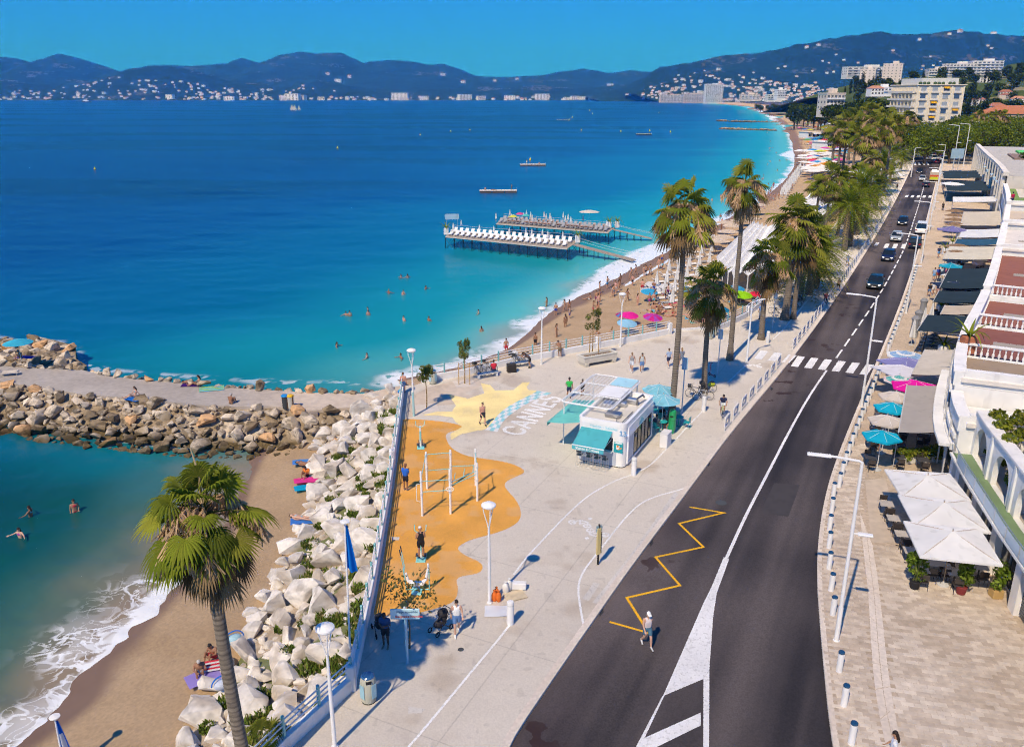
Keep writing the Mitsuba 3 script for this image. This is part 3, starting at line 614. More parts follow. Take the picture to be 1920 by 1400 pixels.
k.put('short grey concrete stair from the groyne down to the cove sand')
for w, nm in ((0.0, 'pale'), (1.0, 'ochre')):
    q = [(v, f) for v, f, x in RUBBLE if x == w]; kk = numbered('rubble'); scene[kk] = shape(merge(*q), None, 'rock', 38, uv=(w, 0.5)); labels[kk] = {'label': f'small {nm} stones filling the gaps between the boulders', 'category': 'stones', 'kind': 'stuff'}

# weeds between the boulders
def blades(n, centre, r, h, cols, width=0.03, lean=0.5, droop=0.3, zf=None):
    vs, fs, cs = [], [], []
    for i in range(n):
        a = R.uniform(0, 6.283); q = r * math.sqrt(R.random()); p = np.array(centre, float) + [q * math.cos(a), q * math.sin(a), 0]
        if zf: p[2] = zf(p)
        L = h * R.uniform(0.5, 1.1); b = R.uniform(0, 6.283); le = lean * R.random()
        d = np.array([math.cos(b) * le, math.sin(b) * le, 1.0]); s = np.array([-math.sin(b), math.cos(b), 0]) * width * R.uniform(0.7, 1.4)
        m = p + d * L * 0.6; e = p + d * L + np.array([math.cos(b), math.sin(b), -1]) * droop * L * 0.4
        o = len(vs) ; vs += [p - s, p + s, m + s * 0.9, m - s * 0.9, e]; fs += [[o, o + 1, o + 2], [o, o + 2, o + 3], [o + 3, o + 2, o + 4]]
        c = np.asarray(cols[R.randrange(len(cols))]) * R.uniform(0.7, 1.25); cs += [c] * 5
    return np.array(vs), np.array(fs), np.array(cs)
GREENS = [(0.13, 0.20, 0.03), (0.18, 0.25, 0.045), (0.08, 0.13, 0.02), (0.25, 0.24, 0.08)]
acc = []
for _ in range(100):
    u = R.random(); w = abs(R.gauss(0.03, 0.10)) if R.random() < 0.72 else R.uniform(0.2, 0.75)
    a = np.array(LFB.interpolate(u, normalized=True).coords[0]); b = np.array(LRK.interpolate(u, normalized=True).coords[0])
    if a[1] > 60: continue
    p = a + (b - a) * (w + 0.05); acc.append(blades(150, [*p, -0.35 - 2.1 * w], R.uniform(0.25, 0.6), 0.36, GREENS, 0.04))
ms = merge(*[(v, f) for v, f, c in acc]); scene['weeds'] = shape(ms, np.vstack([c for v, f, c in acc]), 'leaf')
labels['weeds'] = {'label': 'green weeds growing between the pale boulders below the railing', 'category': 'weeds', 'kind': 'stuff'}

# ------------------------------------------------------------------ railings
WHITE, TEAL = (0.74, 0.74, 0.735), (0.16, 0.42, 0.43)
def railing(L, label, wall_h=0.58, step=1.75, pillar_every=5, wall=True):
    L = np.asarray(L, float); k = Kit('railing', 'railing'); fine = resample(L, 0.9)
    if wall: k.add('base_wall', strip3(fine, [(0.13, 0), (0.13, wall_h - 0.015), (0.11, wall_h), (-0.11, wall_h), (-0.13, wall_h - 0.015), (-0.13, -0.6)]), WHITE, 'matte')
    for z in ((0.84, 1.07, 1.30) if wall else (0.45, 0.75, 1.1)):
        k.add('rail', tube([[*p, z] for p in fine], 0.034, 6), WHITE, 'gloss', 40)
    LL = LineString(L); n = max(2, int(LL.length / step))
    for i in range(n + 1):
        p, a = along(L, LL.length * i / n); c, s = math.cos(a), math.sin(a)
        if i % pillar_every == 0:
            k.add('pillar', rbox([*p, 0.56], [0.42, 0.36, 1.18], 0.03, a), WHITE)
        else:
            k.add('post', merge(rbox([*p, 0.72 + wall_h * 0.5], [0.11, 0.11, 1.42 - wall_h], 0.015, a), ball([*p, 1.46], [0.07, 0.07, 0.06], 1)), TEAL, 'gloss')
    return k.put(label)
railing(FENCE[:3], 'white railing with teal posts turning the corner at the bottom of the promenade', pillar_every=99)
railing(FENCE[2:], 'long white railing with teal posts between the orange play surface and the boulders', pillar_every=12)
railing(BEACH_F, 'white railing with teal posts on a low wall above the water behind the benches')
railing(resample(BEACH_G[:8], 2.0), 'white railing with teal posts on a low wall between the palms and the beach')
k = Kit('low_kerb', 'kerb')
k.add('', strip3(resample(STEP_F[1:3], 0.8), [(0.12, 0), (0.12, 0.22), (-0.12, 0.22), (-0.12, -0.3)]), WHITE)
k.put('low white kerb at the gap in the railing above the beach stairs')
# ------------------------------------------------------------------ lamps, bollards, barriers
def round_lamp(teal_foot):
    k = Kit('street_lamp', 'street lamp')
    if teal_foot: k.add('base', lathe([(0.085, 0), (0.085, 1.9)], 12), (0.32, 0.55, 0.58), 'gloss', 40)
    k.add('pole', lathe([(0.075, 1.9 if teal_foot else 0), (0.05, 4.0)] if teal_foot else [(0.13, 0), (0.13, 0.05), (0.08, 0.06), (0.075, 1.9), (0.05, 4.0)], 12), WHITE, 'gloss', 40)
    for i in range(3):
        a = i * 2.094 + 0.5
        k.add('arm', tube([[0.03 * math.cos(a), 0.03 * math.sin(a), 3.9], [0.07 * math.cos(a), 0.07 * math.sin(a), 4.15], [0.24 * math.cos(a), 0.24 * math.sin(a), 4.75], [0.27 * math.cos(a), 0.27 * math.sin(a), 5.05]], 0.024, 6), WHITE, 'gloss', 40)
    k.add('shade', lathe([(0.02, 5.0), (0.30, 5.03), (0.34, 5.08), (0.33, 5.14), (0.2, 5.22), (0.02, 5.25)], 20), (0.8, 0.8, 0.79), 'gloss', 40)
    k.add('lens', lathe([(0.02, 4.96), (0.22, 4.98), (0.24, 5.025)], 16), (0.6, 0.6, 0.58), 'gloss', 40)
    return k
LA, LB = round_lamp(False), round_lamp(True)
for px, lab in (((918, 1130), 'white round-topped lamp beside the orange play surface'), ((628, 1400), 'white round-topped lamp at the railing corner nearest the foot of the picture'), ((1015, 683), 'white round-topped lamp by the beach railing left of the planter'), ((1163, 650), 'white round-topped lamp by the beach railing right of the planter')):
    LA.put(lab, place(G(*px), R.uniform(0, 2)))
LB.put('white round-topped lamp with a teal foot at the groyne end of the railing', place(G(776, 780), 0.4))
def arm_lamp(h, reach, low):
    k = Kit('street_lamp', 'street lamp')
    k.add('pole', lathe([(0.15, 0), (0.15, 0.02), (0.105, 0.03), (0.105, 1.7), (0.085, 1.75), (0.065, h - 0.15)], 12), WHITE, 'gloss', 40)
    k.add('arm', tube([[0, 0, h - 0.2], [0, 0, h - 0.03], [-0.12, 0, h + 0.03], [-reach * 0.6, 0, h + 0.10], [-reach, 0, h + 0.12]], [0.06, 0.06, 0.055, 0.05, 0.05], 8), WHITE, 'gloss', 40)
    k.add('lamp_head', rbox([-reach + 0.1, 0, h + 0.1], [0.95, 0.26, 0.09], 0.03), WHITE, 'gloss')
    if low:
        k.add('bracket', rod([0, 0, h * 0.62], [0.28, 0, h * 0.62], 0.03), WHITE, 'gloss')
        k.add('low_lamp_head', rbox([0.52, 0, h * 0.62], [0.6, 0.24, 0.10], 0.03), WHITE, 'gloss')
    return k
tall, short = arm_lamp(8.5, 1.75, True), arm_lamp(5.4, 1.35, False)
LKR = LineString(KERB_R); s0 = LKR.project(Point(G(1568, 1200)[:2]))
where = ['nearest tall white lamp with a long arm, standing on the pavers between bollards', 'second nearest tall white lamp with a long arm, by the zebra crossing', 'third tall white lamp along the right kerb, beside the group of pedestrians']
for i in range(9):
    p, a = along(KERB_R, s0 + 32.3 * i)
    q = p + 0.95 * np.array([math.sin(a), -math.cos(a)])
    if i == 0: q = G(1568, 1200)[:2]
    if i == 1: q = G(1615, 762)[:2]
    tall.put(where[i] if i < 3 else 'tall white arm lamp in the distant row along the right kerb', place([*q, 0], a - math.pi / 2), None if i < 3 else 'far lamps on the right kerb')
short.put('white lamp with a short arm towards the road, by the zebra crossing on the promenade', place(G(1400, 678), -2.5))
short.put('white lamp with a short arm at the far end of the promenade kerb', place(G(1708, 332), -2.6, 1.5))
for px in ((1786, 318), (1806, 312), (1824, 300)): tall.put('tall white arm lamp beside the dark awnings and the pines', place([*G(*px)[:2], 0], -0.9, 1.6), 'lamps before the pines')
BOL = Kit('bollard', 'bollard')
BOL.add('post', lathe([(0.125, 0), (0.125, 0.9), (0.115, 0.915)], 14), WHITE, 'matte', 40)
BOL.add('cap', lathe([(0.13, 0.9), (0.13, 0.955), (0.115, 0.98), (0.02, 0.985)], 14), (0.012, 0.06, 0.14), 'gloss', 40)
near_b = [(1596, 1394), (1582, 1322), (1573, 1258), (1561, 1152), (1558, 1107), (1554, 1066), (1554, 1027), (1555, 994), (1559, 961), (1562, 932)]
for px in near_b: BOL.put('white bollard with dark blue cap in the near row beside the right kerb', place(G(*px)), 'bollards along the right kerb')
s = LKR.project(Point(G(1562, 932)[:2])) + 1.6
while s < 118:
    p, a = along(KERB_R, s); q = p + 0.62 * np.array([math.sin(a), -math.cos(a)])
    if not 67.5 < s < 72.5: BOL.put('white bollard with dark blue cap in the near row beside the right kerb', place([*q, 0]), 'bollards along the right kerb')
    s += 1.75 if s < 80 else 2.1
PB = Kit('bollard', 'bollard')
PB.add('post', lathe([(0.16, 0), (0.16, 1.1), (0.15, 1.16), (0.05, 1.18)], 16), WHITE, 'matte', 40)
PB.add('band', lathe([(0.164, 0.98), (0.164, 1.03)], 16), (0.55, 0.56, 0.56), 'gloss', 40)
for px, lab in (((957, 1169), 'plain white bollard beside the white sacks on the promenade'), ((1188, 890), 'plain white bollard in front of the kiosk'), ((1319, 771), 'plain white bollard beside the parked bicycles under the palm'), ((1439, 643), 'plain white bollard behind the arm lamp at the crossing'), ((1525, 563), 'plain white bollard in the shade of the feathery palms')):
    PB.put(lab, place(G(*px)))
BAR = Kit('kerb_barrier', 'barrier')
BAR.add('frame', tube([[-0.62, 0, 0], [-0.62, 0, 0.9], [-0.5, 0, 1.0], [0.5, 0, 1.0], [0.62, 0, 0.9], [0.62, 0, 0]], 0.035, 6), WHITE, 'gloss', 40)
for z in (0.28, 0.86): BAR.add('rail', rod([-0.6, 0, z], [0.6, 0, z], 0.025), WHITE, 'gloss')
BAR.add('emblem', tube([[-0.42, 0.0, 0.34], [0.30, 0, 0.40], [0.45, 0, 0.78], [-0.25, 0, 0.74], [-0.42, 0, 0.34]], 0.024, 6), (0.03, 0.13, 0.30), 'gloss', 40)
LKL = LineString(KERB_L); s = LKL.project(Point(G(1375, 805)[:2]))
s_end = LKL.project(Point(G(1700, 340)[:2])); sx0, sx1 = LKL.project(Point(G(1468, 690)[:2])), LKL.project(Point(G(1496, 655)[:2]))
i = 0
while s < s_end and i < 62:
    p, a = along(KERB_L, s); q = p - 0.5 * np.array([math.sin(a), -math.cos(a)])
    if not sx0 < s < sx1:
        BAR.put('white kerb barrier with a blue outline on the promenade edge', place([*q, 0], a), 'barriers along the promenade kerb'); i += 1
    s += 2.3
SP = Kit('sign_post', 'sign')
SP.add('post', lathe([(0.035, 0), (0.035, 3.4)], 8), (0.45, 0.55, 0.62), 'gloss', 40)
SP.add('sign_board', rbox([0, 0, 3.1], [0.34, 0.03, 0.75], 0.01), (0.30, 0.46, 0.58), 'gloss')
SP.put('slim blue-grey sign post beside the tall palm behind the kiosk', place(G(1278, 774), -0.4, 1.25))
SP.put('slim blue-grey post under the shorter palm near the beach stairs', place(G(1345, 702), -0.4, 1.15))
SP.put('slim blue-grey post in the shade of the third palm', place(G(1448, 616), -0.4, 1.15))
# ------------------------------------------------------------------ palms and trees
LEAFS = np.array([(0.20, 0.25, 0.024), (0.13, 0.18, 0.018), (0.29, 0.31, 0.040), (0.07, 0.105, 0.013)])
DEAD = np.array([(0.34, 0.235, 0.12), (0.24, 0.155, 0.075), (0.44, 0.32, 0.18), (0.16, 0.10, 0.05)])
def unit(a): return a / np.linalg.norm(a)
def fan_leaf(o, az, el, stalk, r, segs, rows, droop, spread=2.1, seed=0):
    """A fan frond from o: stalk, then a pleated blade whose fingers split and hang."""
    g = np.random.default_rng(seed)
    d = np.array([math.cos(az) * math.cos(el), math.sin(az) * math.cos(el), math.sin(el)])
    s = unit(np.cross(d, [0, 0, 1.0]) if abs(d[2]) < 0.98 else np.array([1.0, 0, 0])); n = np.cross(s, d)
    s = s * math.cos(0.5 * g.normal()) + n * math.sin(0.35 * g.normal()); s = unit(s - d * (s @ d)); n = np.cross(s, d)
    st = [o + d * stalk * t - np.array([0, 0, 1]) * 0.22 * stalk * t * t * max(0, math.cos(el)) for t in (0, 0.5, 1)]
    pv, pf = tube(st, [0.035 * r, 0.025 * r, 0.016 * r], 4, False)
    c = st[-1]; d2 = unit(st[-1] - st[1]); s = unit(s - d2 * (s @ d2)); n = np.cross(s, d2)
    vs, fs, tip = [], [], []
    ph = np.linspace(-spread, spread, segs); dphi = ph[1] - ph[0]
    for i, p in enumerate(ph):
        L = r * (0.72 + 0.30 * math.cos(p * 0.62)) * g.uniform(0.88, 1.1)
        q = d2 * math.cos(p) + s * math.sin(p); w = -d2 * math.sin(p) + s * math.cos(p)
        o0 = len(vs)
        for k in range(rows):
            t = k / (rows - 1)
            half = L * (t * math.tan(dphi / 2) * 1.05 if t < 0.58 else 0.58 * math.tan(dphi / 2) * (1 - t) / 0.42 * 1.05)
            ctr = c + q * L * (t - 0.10 * droop * t ** 3) - np.array([0, 0, 1]) * L * droop * max(0, t - 0.25) ** 2 * 1.15 + n * 0.16 * r * (1 - math.cos(p)) * t
            fold = n * half * 0.55
            vs += [ctr - w * half - fold * 0.5, ctr + fold * 0.5, ctr + w * half - fold * 0.5]; tip += [t] * 3
        for k in range(rows - 1):
            a = o0 + 3 * k
            fs += [[a, a + 1, a + 4], [a, a + 4, a + 3], [a + 1, a + 2, a + 5], [a + 1, a + 5, a + 4]]
    return (pv, pf), (np.array(vs), np.array(fs)), np.array(tip)
def plume(o, az, L, seed):
    """A hanging flower stalk with its bunch of straw."""
    g = np.random.default_rng(seed); h = np.array([math.cos(az), math.sin(az), 0]); z = np.array([0, 0, 1.0])
    path = [o + h * L * (0.80 * t) + z * L * (0.75 * t - 1.30 * t * t) for t in np.linspace(0, 1, 6)]
    v, f = tube(path, np.linspace(0.03, 0.012, 6), 4, False); vs, fs = [v], [f]; nv = len(v)
    for i in range(110):
        t = g.uniform(0.3, 1); p = o + h * L * 0.80 * t + z * L * (0.75 * t - 1.30 * t * t)
        e = p + g.normal(size=3) * [0.16, 0.16, 0.05] - z * g.uniform(0.25, 0.6); w = np.cross(e - p, g.normal(size=3)); w = unit(w) * 0.042
        vs.append(np.array([p - w, p + w, e + w * 0.6, e - w * 0.6])); fs.append(np.array([[0, 1, 2], [0, 2, 3]]) + nv); nv += 4
    return np.vstack(vs), np.vstack(fs)
def trunk_path(H, lean, bend, n=12):
    return [np.array([lean[0] * t + bend[0] * math.sin(t * 3.1), lean[1] * t + bend[1] * math.sin(t * 3.1), H * t]) for t in np.linspace(0, 1, n)]
def fan_palm(H, Rr, seed, green=32, dead=26, plumes=5, segs=15, rows=4, r0=0.24, r1=0.15, lean=(0, 0), bend=(0, 0), split=False, wide=1.0):
    g = np.random.default_rng(seed); k = Kit('palm_tree', 'palm tree'); P = trunk_path(H, lean, bend)
    rad = r0 + (r1 - r0) * np.linspace(0, 1, 12) ** 0.7; rad[0] *= 1.35
    k.add('trunk', tube(P, rad, 12), None, 'palm_bark', True)
    top = P[-1]; stubs = []
    for i in range(30):
        a = g.uniform(0, 6.28); z = g.uniform(-0.9, 0.1); q = top + [0.12 * math.cos(a), 0.12 * math.sin(a), z]
        stubs.append(rod(q, q + [0.28 * math.cos(a), 0.28 * math.sin(a), 0.16], 0.04, 4, 0.02))
    k.add('leaf_stubs', merge(*stubs), (0.20, 0.13, 0.07), 'matte')
    def one(i, n, isdead):
        a = i * 2.39996 + g.normal() * 0.15; t = (i + 0.5) / n
        if isdead: el = g.uniform(-1.35, -0.15) if i % 2 else g.uniform(-1.45, -0.9); z = 0.1 - 1.1 * g.random(); st = Rr * g.uniform(0.35, 0.75); r = Rr * g.uniform(0.28, 0.42); dr_ = 0.9
        else: el = 1.40 - 2.15 * t ** 0.9 + g.normal() * 0.32; z = 0.25 - 0.4 * t; st = Rr * g.uniform(0.40, 0.72) * wide; r = Rr * g.uniform(0.36, 0.54); dr_ = g.uniform(0.35, 1.15)
        return fan_leaf(top + [0, 0, z], a, el, st, r, segs if not isdead else max(8, segs * 2 // 3), rows, dr_, 2.0 if not isdead else 1.2, seed * 1000 + i + 500 * isdead)
    acc, ac, br, bc = [], [], [], []
    for i in range(green):
        s, b, tip = one(i, green, False); c = LEAFS[g.integers(4)] * g.uniform(0.85, 1.25); yel = g.random() ** 3
        yw = np.repeat(g.random(len(tip) // (3 * rows)) ** 2, 3 * rows)[:, None]; cc = c + (np.array([0.20, 0.18, 0.035]) - c) * (0.05 + 0.5 * yel + 0.35 * yw)
        if split: k.add('frond', merge(s, b), np.vstack([np.tile([0.17, 0.17, 0.035], (len(s[0]), 1)), cc]), 'leaf')
        else: acc += [s, b]; ac += [np.tile([0.17, 0.17, 0.035], (len(s[0]), 1)), cc]
    if not split: k.add('crown', merge(*acc), np.vstack(ac), 'leaf')
    for i in range(dead):
        s, b, tip = one(i, dead, True); c = DEAD[g.integers(4)] * g.uniform(0.8, 1.2); br += [s, b]; bc += [np.tile(c, (len(s[0]) + len(b[0]), 1))]
    for i in range(plumes):
        m = plume(top + [0, 0, 0.3], i * 2.4 + g.random(), Rr * g.uniform(0.8, 1.15), seed * 77 + i); br.append(m); bc.append(np.tile(DEAD[2] * [1.42, 1.36, 1.42] * g.uniform(0.8, 1.15), (len(m[0]), 1)))
    if split: k.add('flower_stalk', tube([top + [0, 0, .2], top + [-.05, .1, 1.4], top + [-.2, .1, 2.2]], [.05, .035, .015], 5), DEAD[2] * 1.2)
    k.add('dead_fronds', merge(*br), np.vstack(bc), 'leaf')
    return k
def date_palm(H, Rr, seed, n=58, r0=0.34):
    g = np.random.default_rng(seed); k = Kit('date_palm', 'palm tree'); P = trunk_path(H, (0, 0), (0.1, 0))
    k.add('trunk', tube(P, np.linspace(r0 * 1.1, r0 * 0.8, 12), 10), None, 'palm_bark', True)
    vs, fs, cs, nv = [], [], [], 0
    for i in range(n):
        az = i * 2.39996; t0 = (i + 0.5) / n; el = 1.35 - 1.95 * t0 + g.normal() * 0.1; L = Rr * g.uniform(0.92, 1.12)
        h = np.array([math.cos(az), math.sin(az), 0]); z = np.array([0, 0, 1.0]); side = np.array([-math.sin(az), math.cos(az), 0])
        ts = np.linspace(0, 1, 9); path = [P[-1] + h * L * (math.cos(el) * t + 0.22 * t * t * math.sin(max(el, 0))) + z * (L * math.sin(el) * t - L * 0.62 * t * t * (0.5 + 0.5 * math.cos(el))) for t in ts]
        m = tube(path, np.linspace(0.035, 0.008, 9), 3, False); c = LEAFS[g.integers(3)] * g.uniform(0.8, 1.2)
        if t0 > 0.86: c = DEAD[1] * 1.1 + 0.25 * c
        vs.append(m[0]); fs.append(m[1] + nv); cs.append(np.tile(c * 1.5 + [0.02, 0.01, 0], (len(m[0]), 1))); nv += len(m[0])
        path = np.array(path); tg = np.gradient(path, axis=0)
        for t in np.linspace(0.12, 0.99, 19):
            j = t * 8; a = int(j); f_ = j - a; p = path[a] * (1 - f_) + path[min(a + 1, 8)] * f_; d = unit(tg[min(a, 8)]); ll = L * 0.20 * math.sin(math.pi * (0.18 + 0.80 * t)) ** 0.6
            for sg in (-1, 1):
                e = p + (side * sg * 0.75 + d * 0.6 + z * 0.28) * ll - z * ll * 0.35 * g.random(); w = d * 0.062
                vs.append(np.array([p - w, p + w, e])); fs.append(np.array([[0, 1, 2]]) + nv); cs.append(np.tile(c * g.uniform(0.8, 1.2), (3, 1))); nv += 3
    k.add('crown', (np.vstack(vs), np.vstack(fs)), np.vstack(cs), 'leaf')
    return k
def rise(bx, by, ty, z=0.0):
    """Height of a plumb thing that stands on (bx, by) and reaches up to row ty."""
    p = G(bx, by, z); v = (ty - 700) / 1553.0
    return CAM_H + p[1] * (-st - v * ct) / (ct - v * st) - z
hero = fan_palm(11.7, 1.98, 11, green=34, dead=44, plumes=10, segs=22, rows=6, r0=0.24, r1=0.185, lean=(-0.5, 0.15), bend=(-0.10, -0.05), split=True)
hero.put('big fan palm with a leaning trunk rising in front of the boulders and the cove', place([-8.78, 22.2, -1.2], 0.0))
spec = [  # base column and row, crown's middle row, crown radius, label
    (1258, 790, 398, 2.5, 9, 'tall slender fan palm behind the kiosk, the taller one nearer the camera'),
    (1368, 675, 350, 2.3, 6, 'tall slender fan palm standing farther back on the promenade by the beach stairs'),
    (1320, 735, 540, 2.3, 6, 'shorter fan palm between the two tall slender ones, bicycles at its foot'),
    (1427, 636, 485, 2.7, 7, 'fan palm with straw-coloured plumes beside the white beach roof'),
    (1471, 599, 415, 3.0, 6, 'thick-trunked fan palm with bicycles leaning at its foot')]
for i, (bx, by, cy, r, pl, lab) in enumerate(spec):
    H = rise(bx, by, cy); thick = 0.42 if i == 4 else 0.30 if i in (3,) else 0.26
    fan_palm(H, r, 21 + i, green=28, dead=26, plumes=pl + 6, segs=15, rows=4, r0=thick, r1=thick * 0.62, bend=(0.12, 0)).put(lab, place(G(bx, by), i * 1.3))
W1, W2, D1, D2 = fan_palm(9.0, 2.8, 41, plumes=9, segs=13), fan_palm(12.0, 2.6, 42, plumes=12, dead=34, segs=13), date_palm(4.6, 4.3, 51, 64, .42), date_palm(6.0, 4.7, 52, 64, .42)
DP = [(1497, 562, 478, D1), (1517, 552, 468, D1), (1543, 520, 470, D2), (1583, 470, 385, D2), (1592, 462, 402, D1), (1606, 440, 352, D2), (1640, 395, 345, D1), (1652, 352, 300, D2), (1668, 345, 322, D1), (1672, 330, 285, D2), (1688, 322, 295, D1), (1530, 540, 500, D1), (1622, 420, 372, D1)]
for j, (bx, by, cy, kit) in enumerate(DP):
    b = rise(bx, by, cy); h = 4.6 if kit is D1 else 6.0; s = min(1.35, max(0.8, b / h))
    M = place(G(bx, by), j * 1.1, 1.0); M[:3, :3] = M[:3, :3] @ np.diag([min(s, 1.1) * 0.95, min(s, 1.1) * 0.95, b / h])
    kit.put('feathery date palm in the row along the promenade', M, 'date palms along the promenade')
WP = [(1545, 452, 335, W1), (1530, 408, 345, W1), (1570, 446, 354, W1), (1606, 380, 260, W2), (1638, 375, 242, W2), (1656, 368, 234, W2), (1628, 330, 226, W2), (1690, 300, 222, W2), (1580, 318, 232, W1), (1570, 322, 246, W1), (1655, 320, 220, W2), (1618, 322, 210, W2), (1650, 310, 250, W1), (1672, 300, 240, W1), (1598, 322, 250, W1), (1560, 305, 240, W1), (1590, 300, 222, W1), (1487, 598, 432, W1), (1512, 520, 428, W1), (1590, 428, 330, W1), (1624, 400, 300, W2)]
for j, (bx, by, cy, kit) in enumerate(WP):
    b = rise(bx, by, cy); h = 9.0 if kit is W1 else 12.0; p = G(bx, by); M = place(p, j * 0.9, 1.0); r = min(2.3, max(1.15, p[1] / 145)); M[:3, :3] = M[:3, :3] @ np.diag([r, r, b / h])
    kit.put('shaggy fan palm in the distant clump beside the road', M, 'fan palms in the clump by the road')
# a small fan palm whose fronds only just reach the bottom edge, by the leaning trunk
fan_palm(0.5, 1.25, 61, green=22, dead=4, plumes=0, segs=18, rows=5, r0=0.2, r1=0.2).put('low young fan palm beside the leaning trunk at the bottom edge', place([-8.9, 24.05, -0.2]))
fan_palm(1.2, 1.1, 63, green=14, dead=3, plumes=0, segs=14, r0=0.12, r1=0.1).put('small fan palm in a gap beside the beach loungers', place(G(1290, 560, -1.3)))

def leaf_cloud(blobs, n, size, cols, g, flat=0.0):
    """n small leaf faces spread through ellipsoid blobs (centre, radii), denser at their skins."""
    w = np.array([np.prod(b[1]) ** (2 / 3) for b in blobs]); pick = g.choice(len(blobs), n, p=w / w.sum())
    c = np.array([b[0] for b in blobs])[pick]; r = np.array([b[1] for b in blobs])[pick]; tone = g.uniform(0.75, 1.25, len(blobs))[pick]
    d = g.normal(size=(n, 3)); d /= np.linalg.norm(d, axis=1, keepdims=True); rad = g.uniform(0.55, 1.06, n) ** 0.6
    p = c + d * r * rad[:, None] * (0.85 + 0.3 * meshkit.noise(d * 2.7 + pick[:, None], 3))[:, None]
    nn = d + g.normal(size=(n, 3)) * 0.7; nn[:, 2] += 0.35; nn /= np.linalg.norm(nn, axis=1, keepdims=True)
    a = np.cross(nn, g.normal(size=(n, 3))); a /= np.linalg.norm(a, axis=1, keepdims=True); b = np.cross(nn, a)
    s = size * g.uniform(0.55, 1.4, (n, 1))
    v = np.stack([p - a * s, p + b * s * 0.55, p + a * s, p - b * s * 0.55], 1).reshape(-1, 3)
    i = np.arange(n)[:, None] * 4; f = np.vstack([i + [0, 1, 2], i + [0, 2, 3]])
    cc = np.asarray(cols)[g.integers(len(cols), size=n)] * tone[:, None] * g.uniform(0.8, 1.2, (n, 1))
    return (v, f), np.repeat(cc, 4, 0)
PINE = [(0.13, 0.18, 0.018), (0.18, 0.23, 0.024), (0.09, 0.13, 0.014), (0.23, 0.27, 0.035)]
DARK = [(0.016, 0.030, 0.010), (0.025, 0.042, 0.012), (0.035, 0.055, 0.014)]
MIDG = [(0.06, 0.10, 0.018), (0.09, 0.13, 0.022), (0.12, 0.155, 0.028), (0.04, 0.065, 0.014)]
def tree_kit(name, H, W, seed, cols, n=2600, size=0.32, umbrella=False, cypress=False, clumps=14):
    g = np.random.default_rng(seed); k = Kit(name, 'tree'); blobs, limbs = [], []
    base = H * (0.5 if umbrella else 0.25)
    if cypress: blobs = [((0, 0, H * t), (W * 0.5 * math.sin(math.pi * min(1, 0.15 + 0.85 * (1 - t))) + 0.1, W * 0.5 * math.sin(math.pi * min(1, 0.15 + 0.85 * (1 - t))) + 0.1, H * 0.16)) for t in np.linspace(0.12, 0.9, 7)]
    else:
        for i in range(clumps):
            a, q = g.uniform(0, 6.28), W * 0.5 * 0.72 * math.sqrt(g.random()); z = H * (g.uniform(0.72, 0.9) if umbrella else g.uniform(0.42, 0.88))
            r = W * g.uniform(0.16, 0.26) * (1.0 if umbrella else 1.15 - 0.5 * abs(z / H - 0.6)); blobs.append(((q * math.cos(a), q * math.sin(a), z), (r, r, r * (0.55 if umbrella else 0.8))))
            limbs.append(tube([[0, 0, base * 0.8], [q * math.cos(a) * 0.45, q * math.sin(a) * 0.45, (base + z) / 2], [q * math.cos(a), q * math.sin(a), z]], [W * 0.022, W * 0.015, W * 0.006], 5, False))
    k.add('trunk', merge(tube([[0, 0, -0.5], [0.1, 0, base * 0.5], [0, 0, H * 0.6 if not cypress else H * 0.8]], [W * 0.036 + 0.05, W * 0.03 + 0.03, W * 0.02], 8), *limbs), (0.11, 0.08, 0.055), 'matte', True)
    m, c = leaf_cloud(blobs, n, size, cols, g); k.add('crown', m, c, 'leaf')
    return k
# young street trees
def sapling(H, trunk, seed, n, cols, r, stakes, spread=0.5):
    g = np.random.default_rng(seed); k = Kit('young_tree', 'tree'); tw = []
    k.add('trunk', tube([[0, 0, 0], [0.04, 0.02, trunk * 0.5], [0, 0, trunk], [0.05, 0, H * 0.8]], [0.05, 0.04, 0.032, 0.012], 6), (0.28, 0.17, 0.06) if stakes != 2 else (0.14, 0.10, 0.06), 'matte', True)
    blobs = []
    for i in range(9):
        a = g.uniform(0, 6.28); z = g.uniform(trunk, H * 0.9); q = r * g.uniform(0.3, 0.9); e = np.array([q * math.cos(a), q * math.sin(a), z + 0.25]); tw.append(rod([0.02, 0, z - 0.4], e, 0.014, 4, 0.005)); blobs.append((e, (r * spread, r * spread, r * spread * 1.15)))
    k.add('branches', merge(*tw), (0.16, 0.11, 0.06))
    m, c = leaf_cloud(blobs, n, 0.085, cols, g); k.add('crown', m, c, 'leaf')
    if stakes == 1:
        for x, y in ((-0.45, -0.3), (0.45, -0.3), (0, 0.5)): k.add('stake', rod([x, y, 0], [x, y, 1.9], 0.035), (0.45, 0.28, 0.10))
        k.add('brace', merge(rod([-0.45, -0.3, 1.75], [0.45, -0.3, 1.75], 0.02), rod([0.45, -0.3, 1.75], [0, 0.5, 1.75], 0.02), rod([-0.45, -0.3, 1.75], [0, 0.5, 1.75], 0.02)), (0.45, 0.28, 0.10))
    k.add('surround', rbox([0, 0, 0.008], [1.7, 1.7, 0.018], 0.004, 0.3), (0.58, 0.52, 0.46))
    return k
YG = [(0.13, 0.17, 0.03), (0.17, 0.20, 0.04), (0.09, 0.13, 0.03), (0.22, 0.20, 0.06)]
sapling(3.4, 2.1, 71, 900, YG, 0.62, 0).put('young tree with an orange-brown stem on a pale square beside the teal-footed lamp', place(G(800, 765)))
sapling(3.9, 2.2, 72, 800, YG, 0.52, 1).put('young tree held by wooden stakes left of the white bench', place(G(871, 719)))
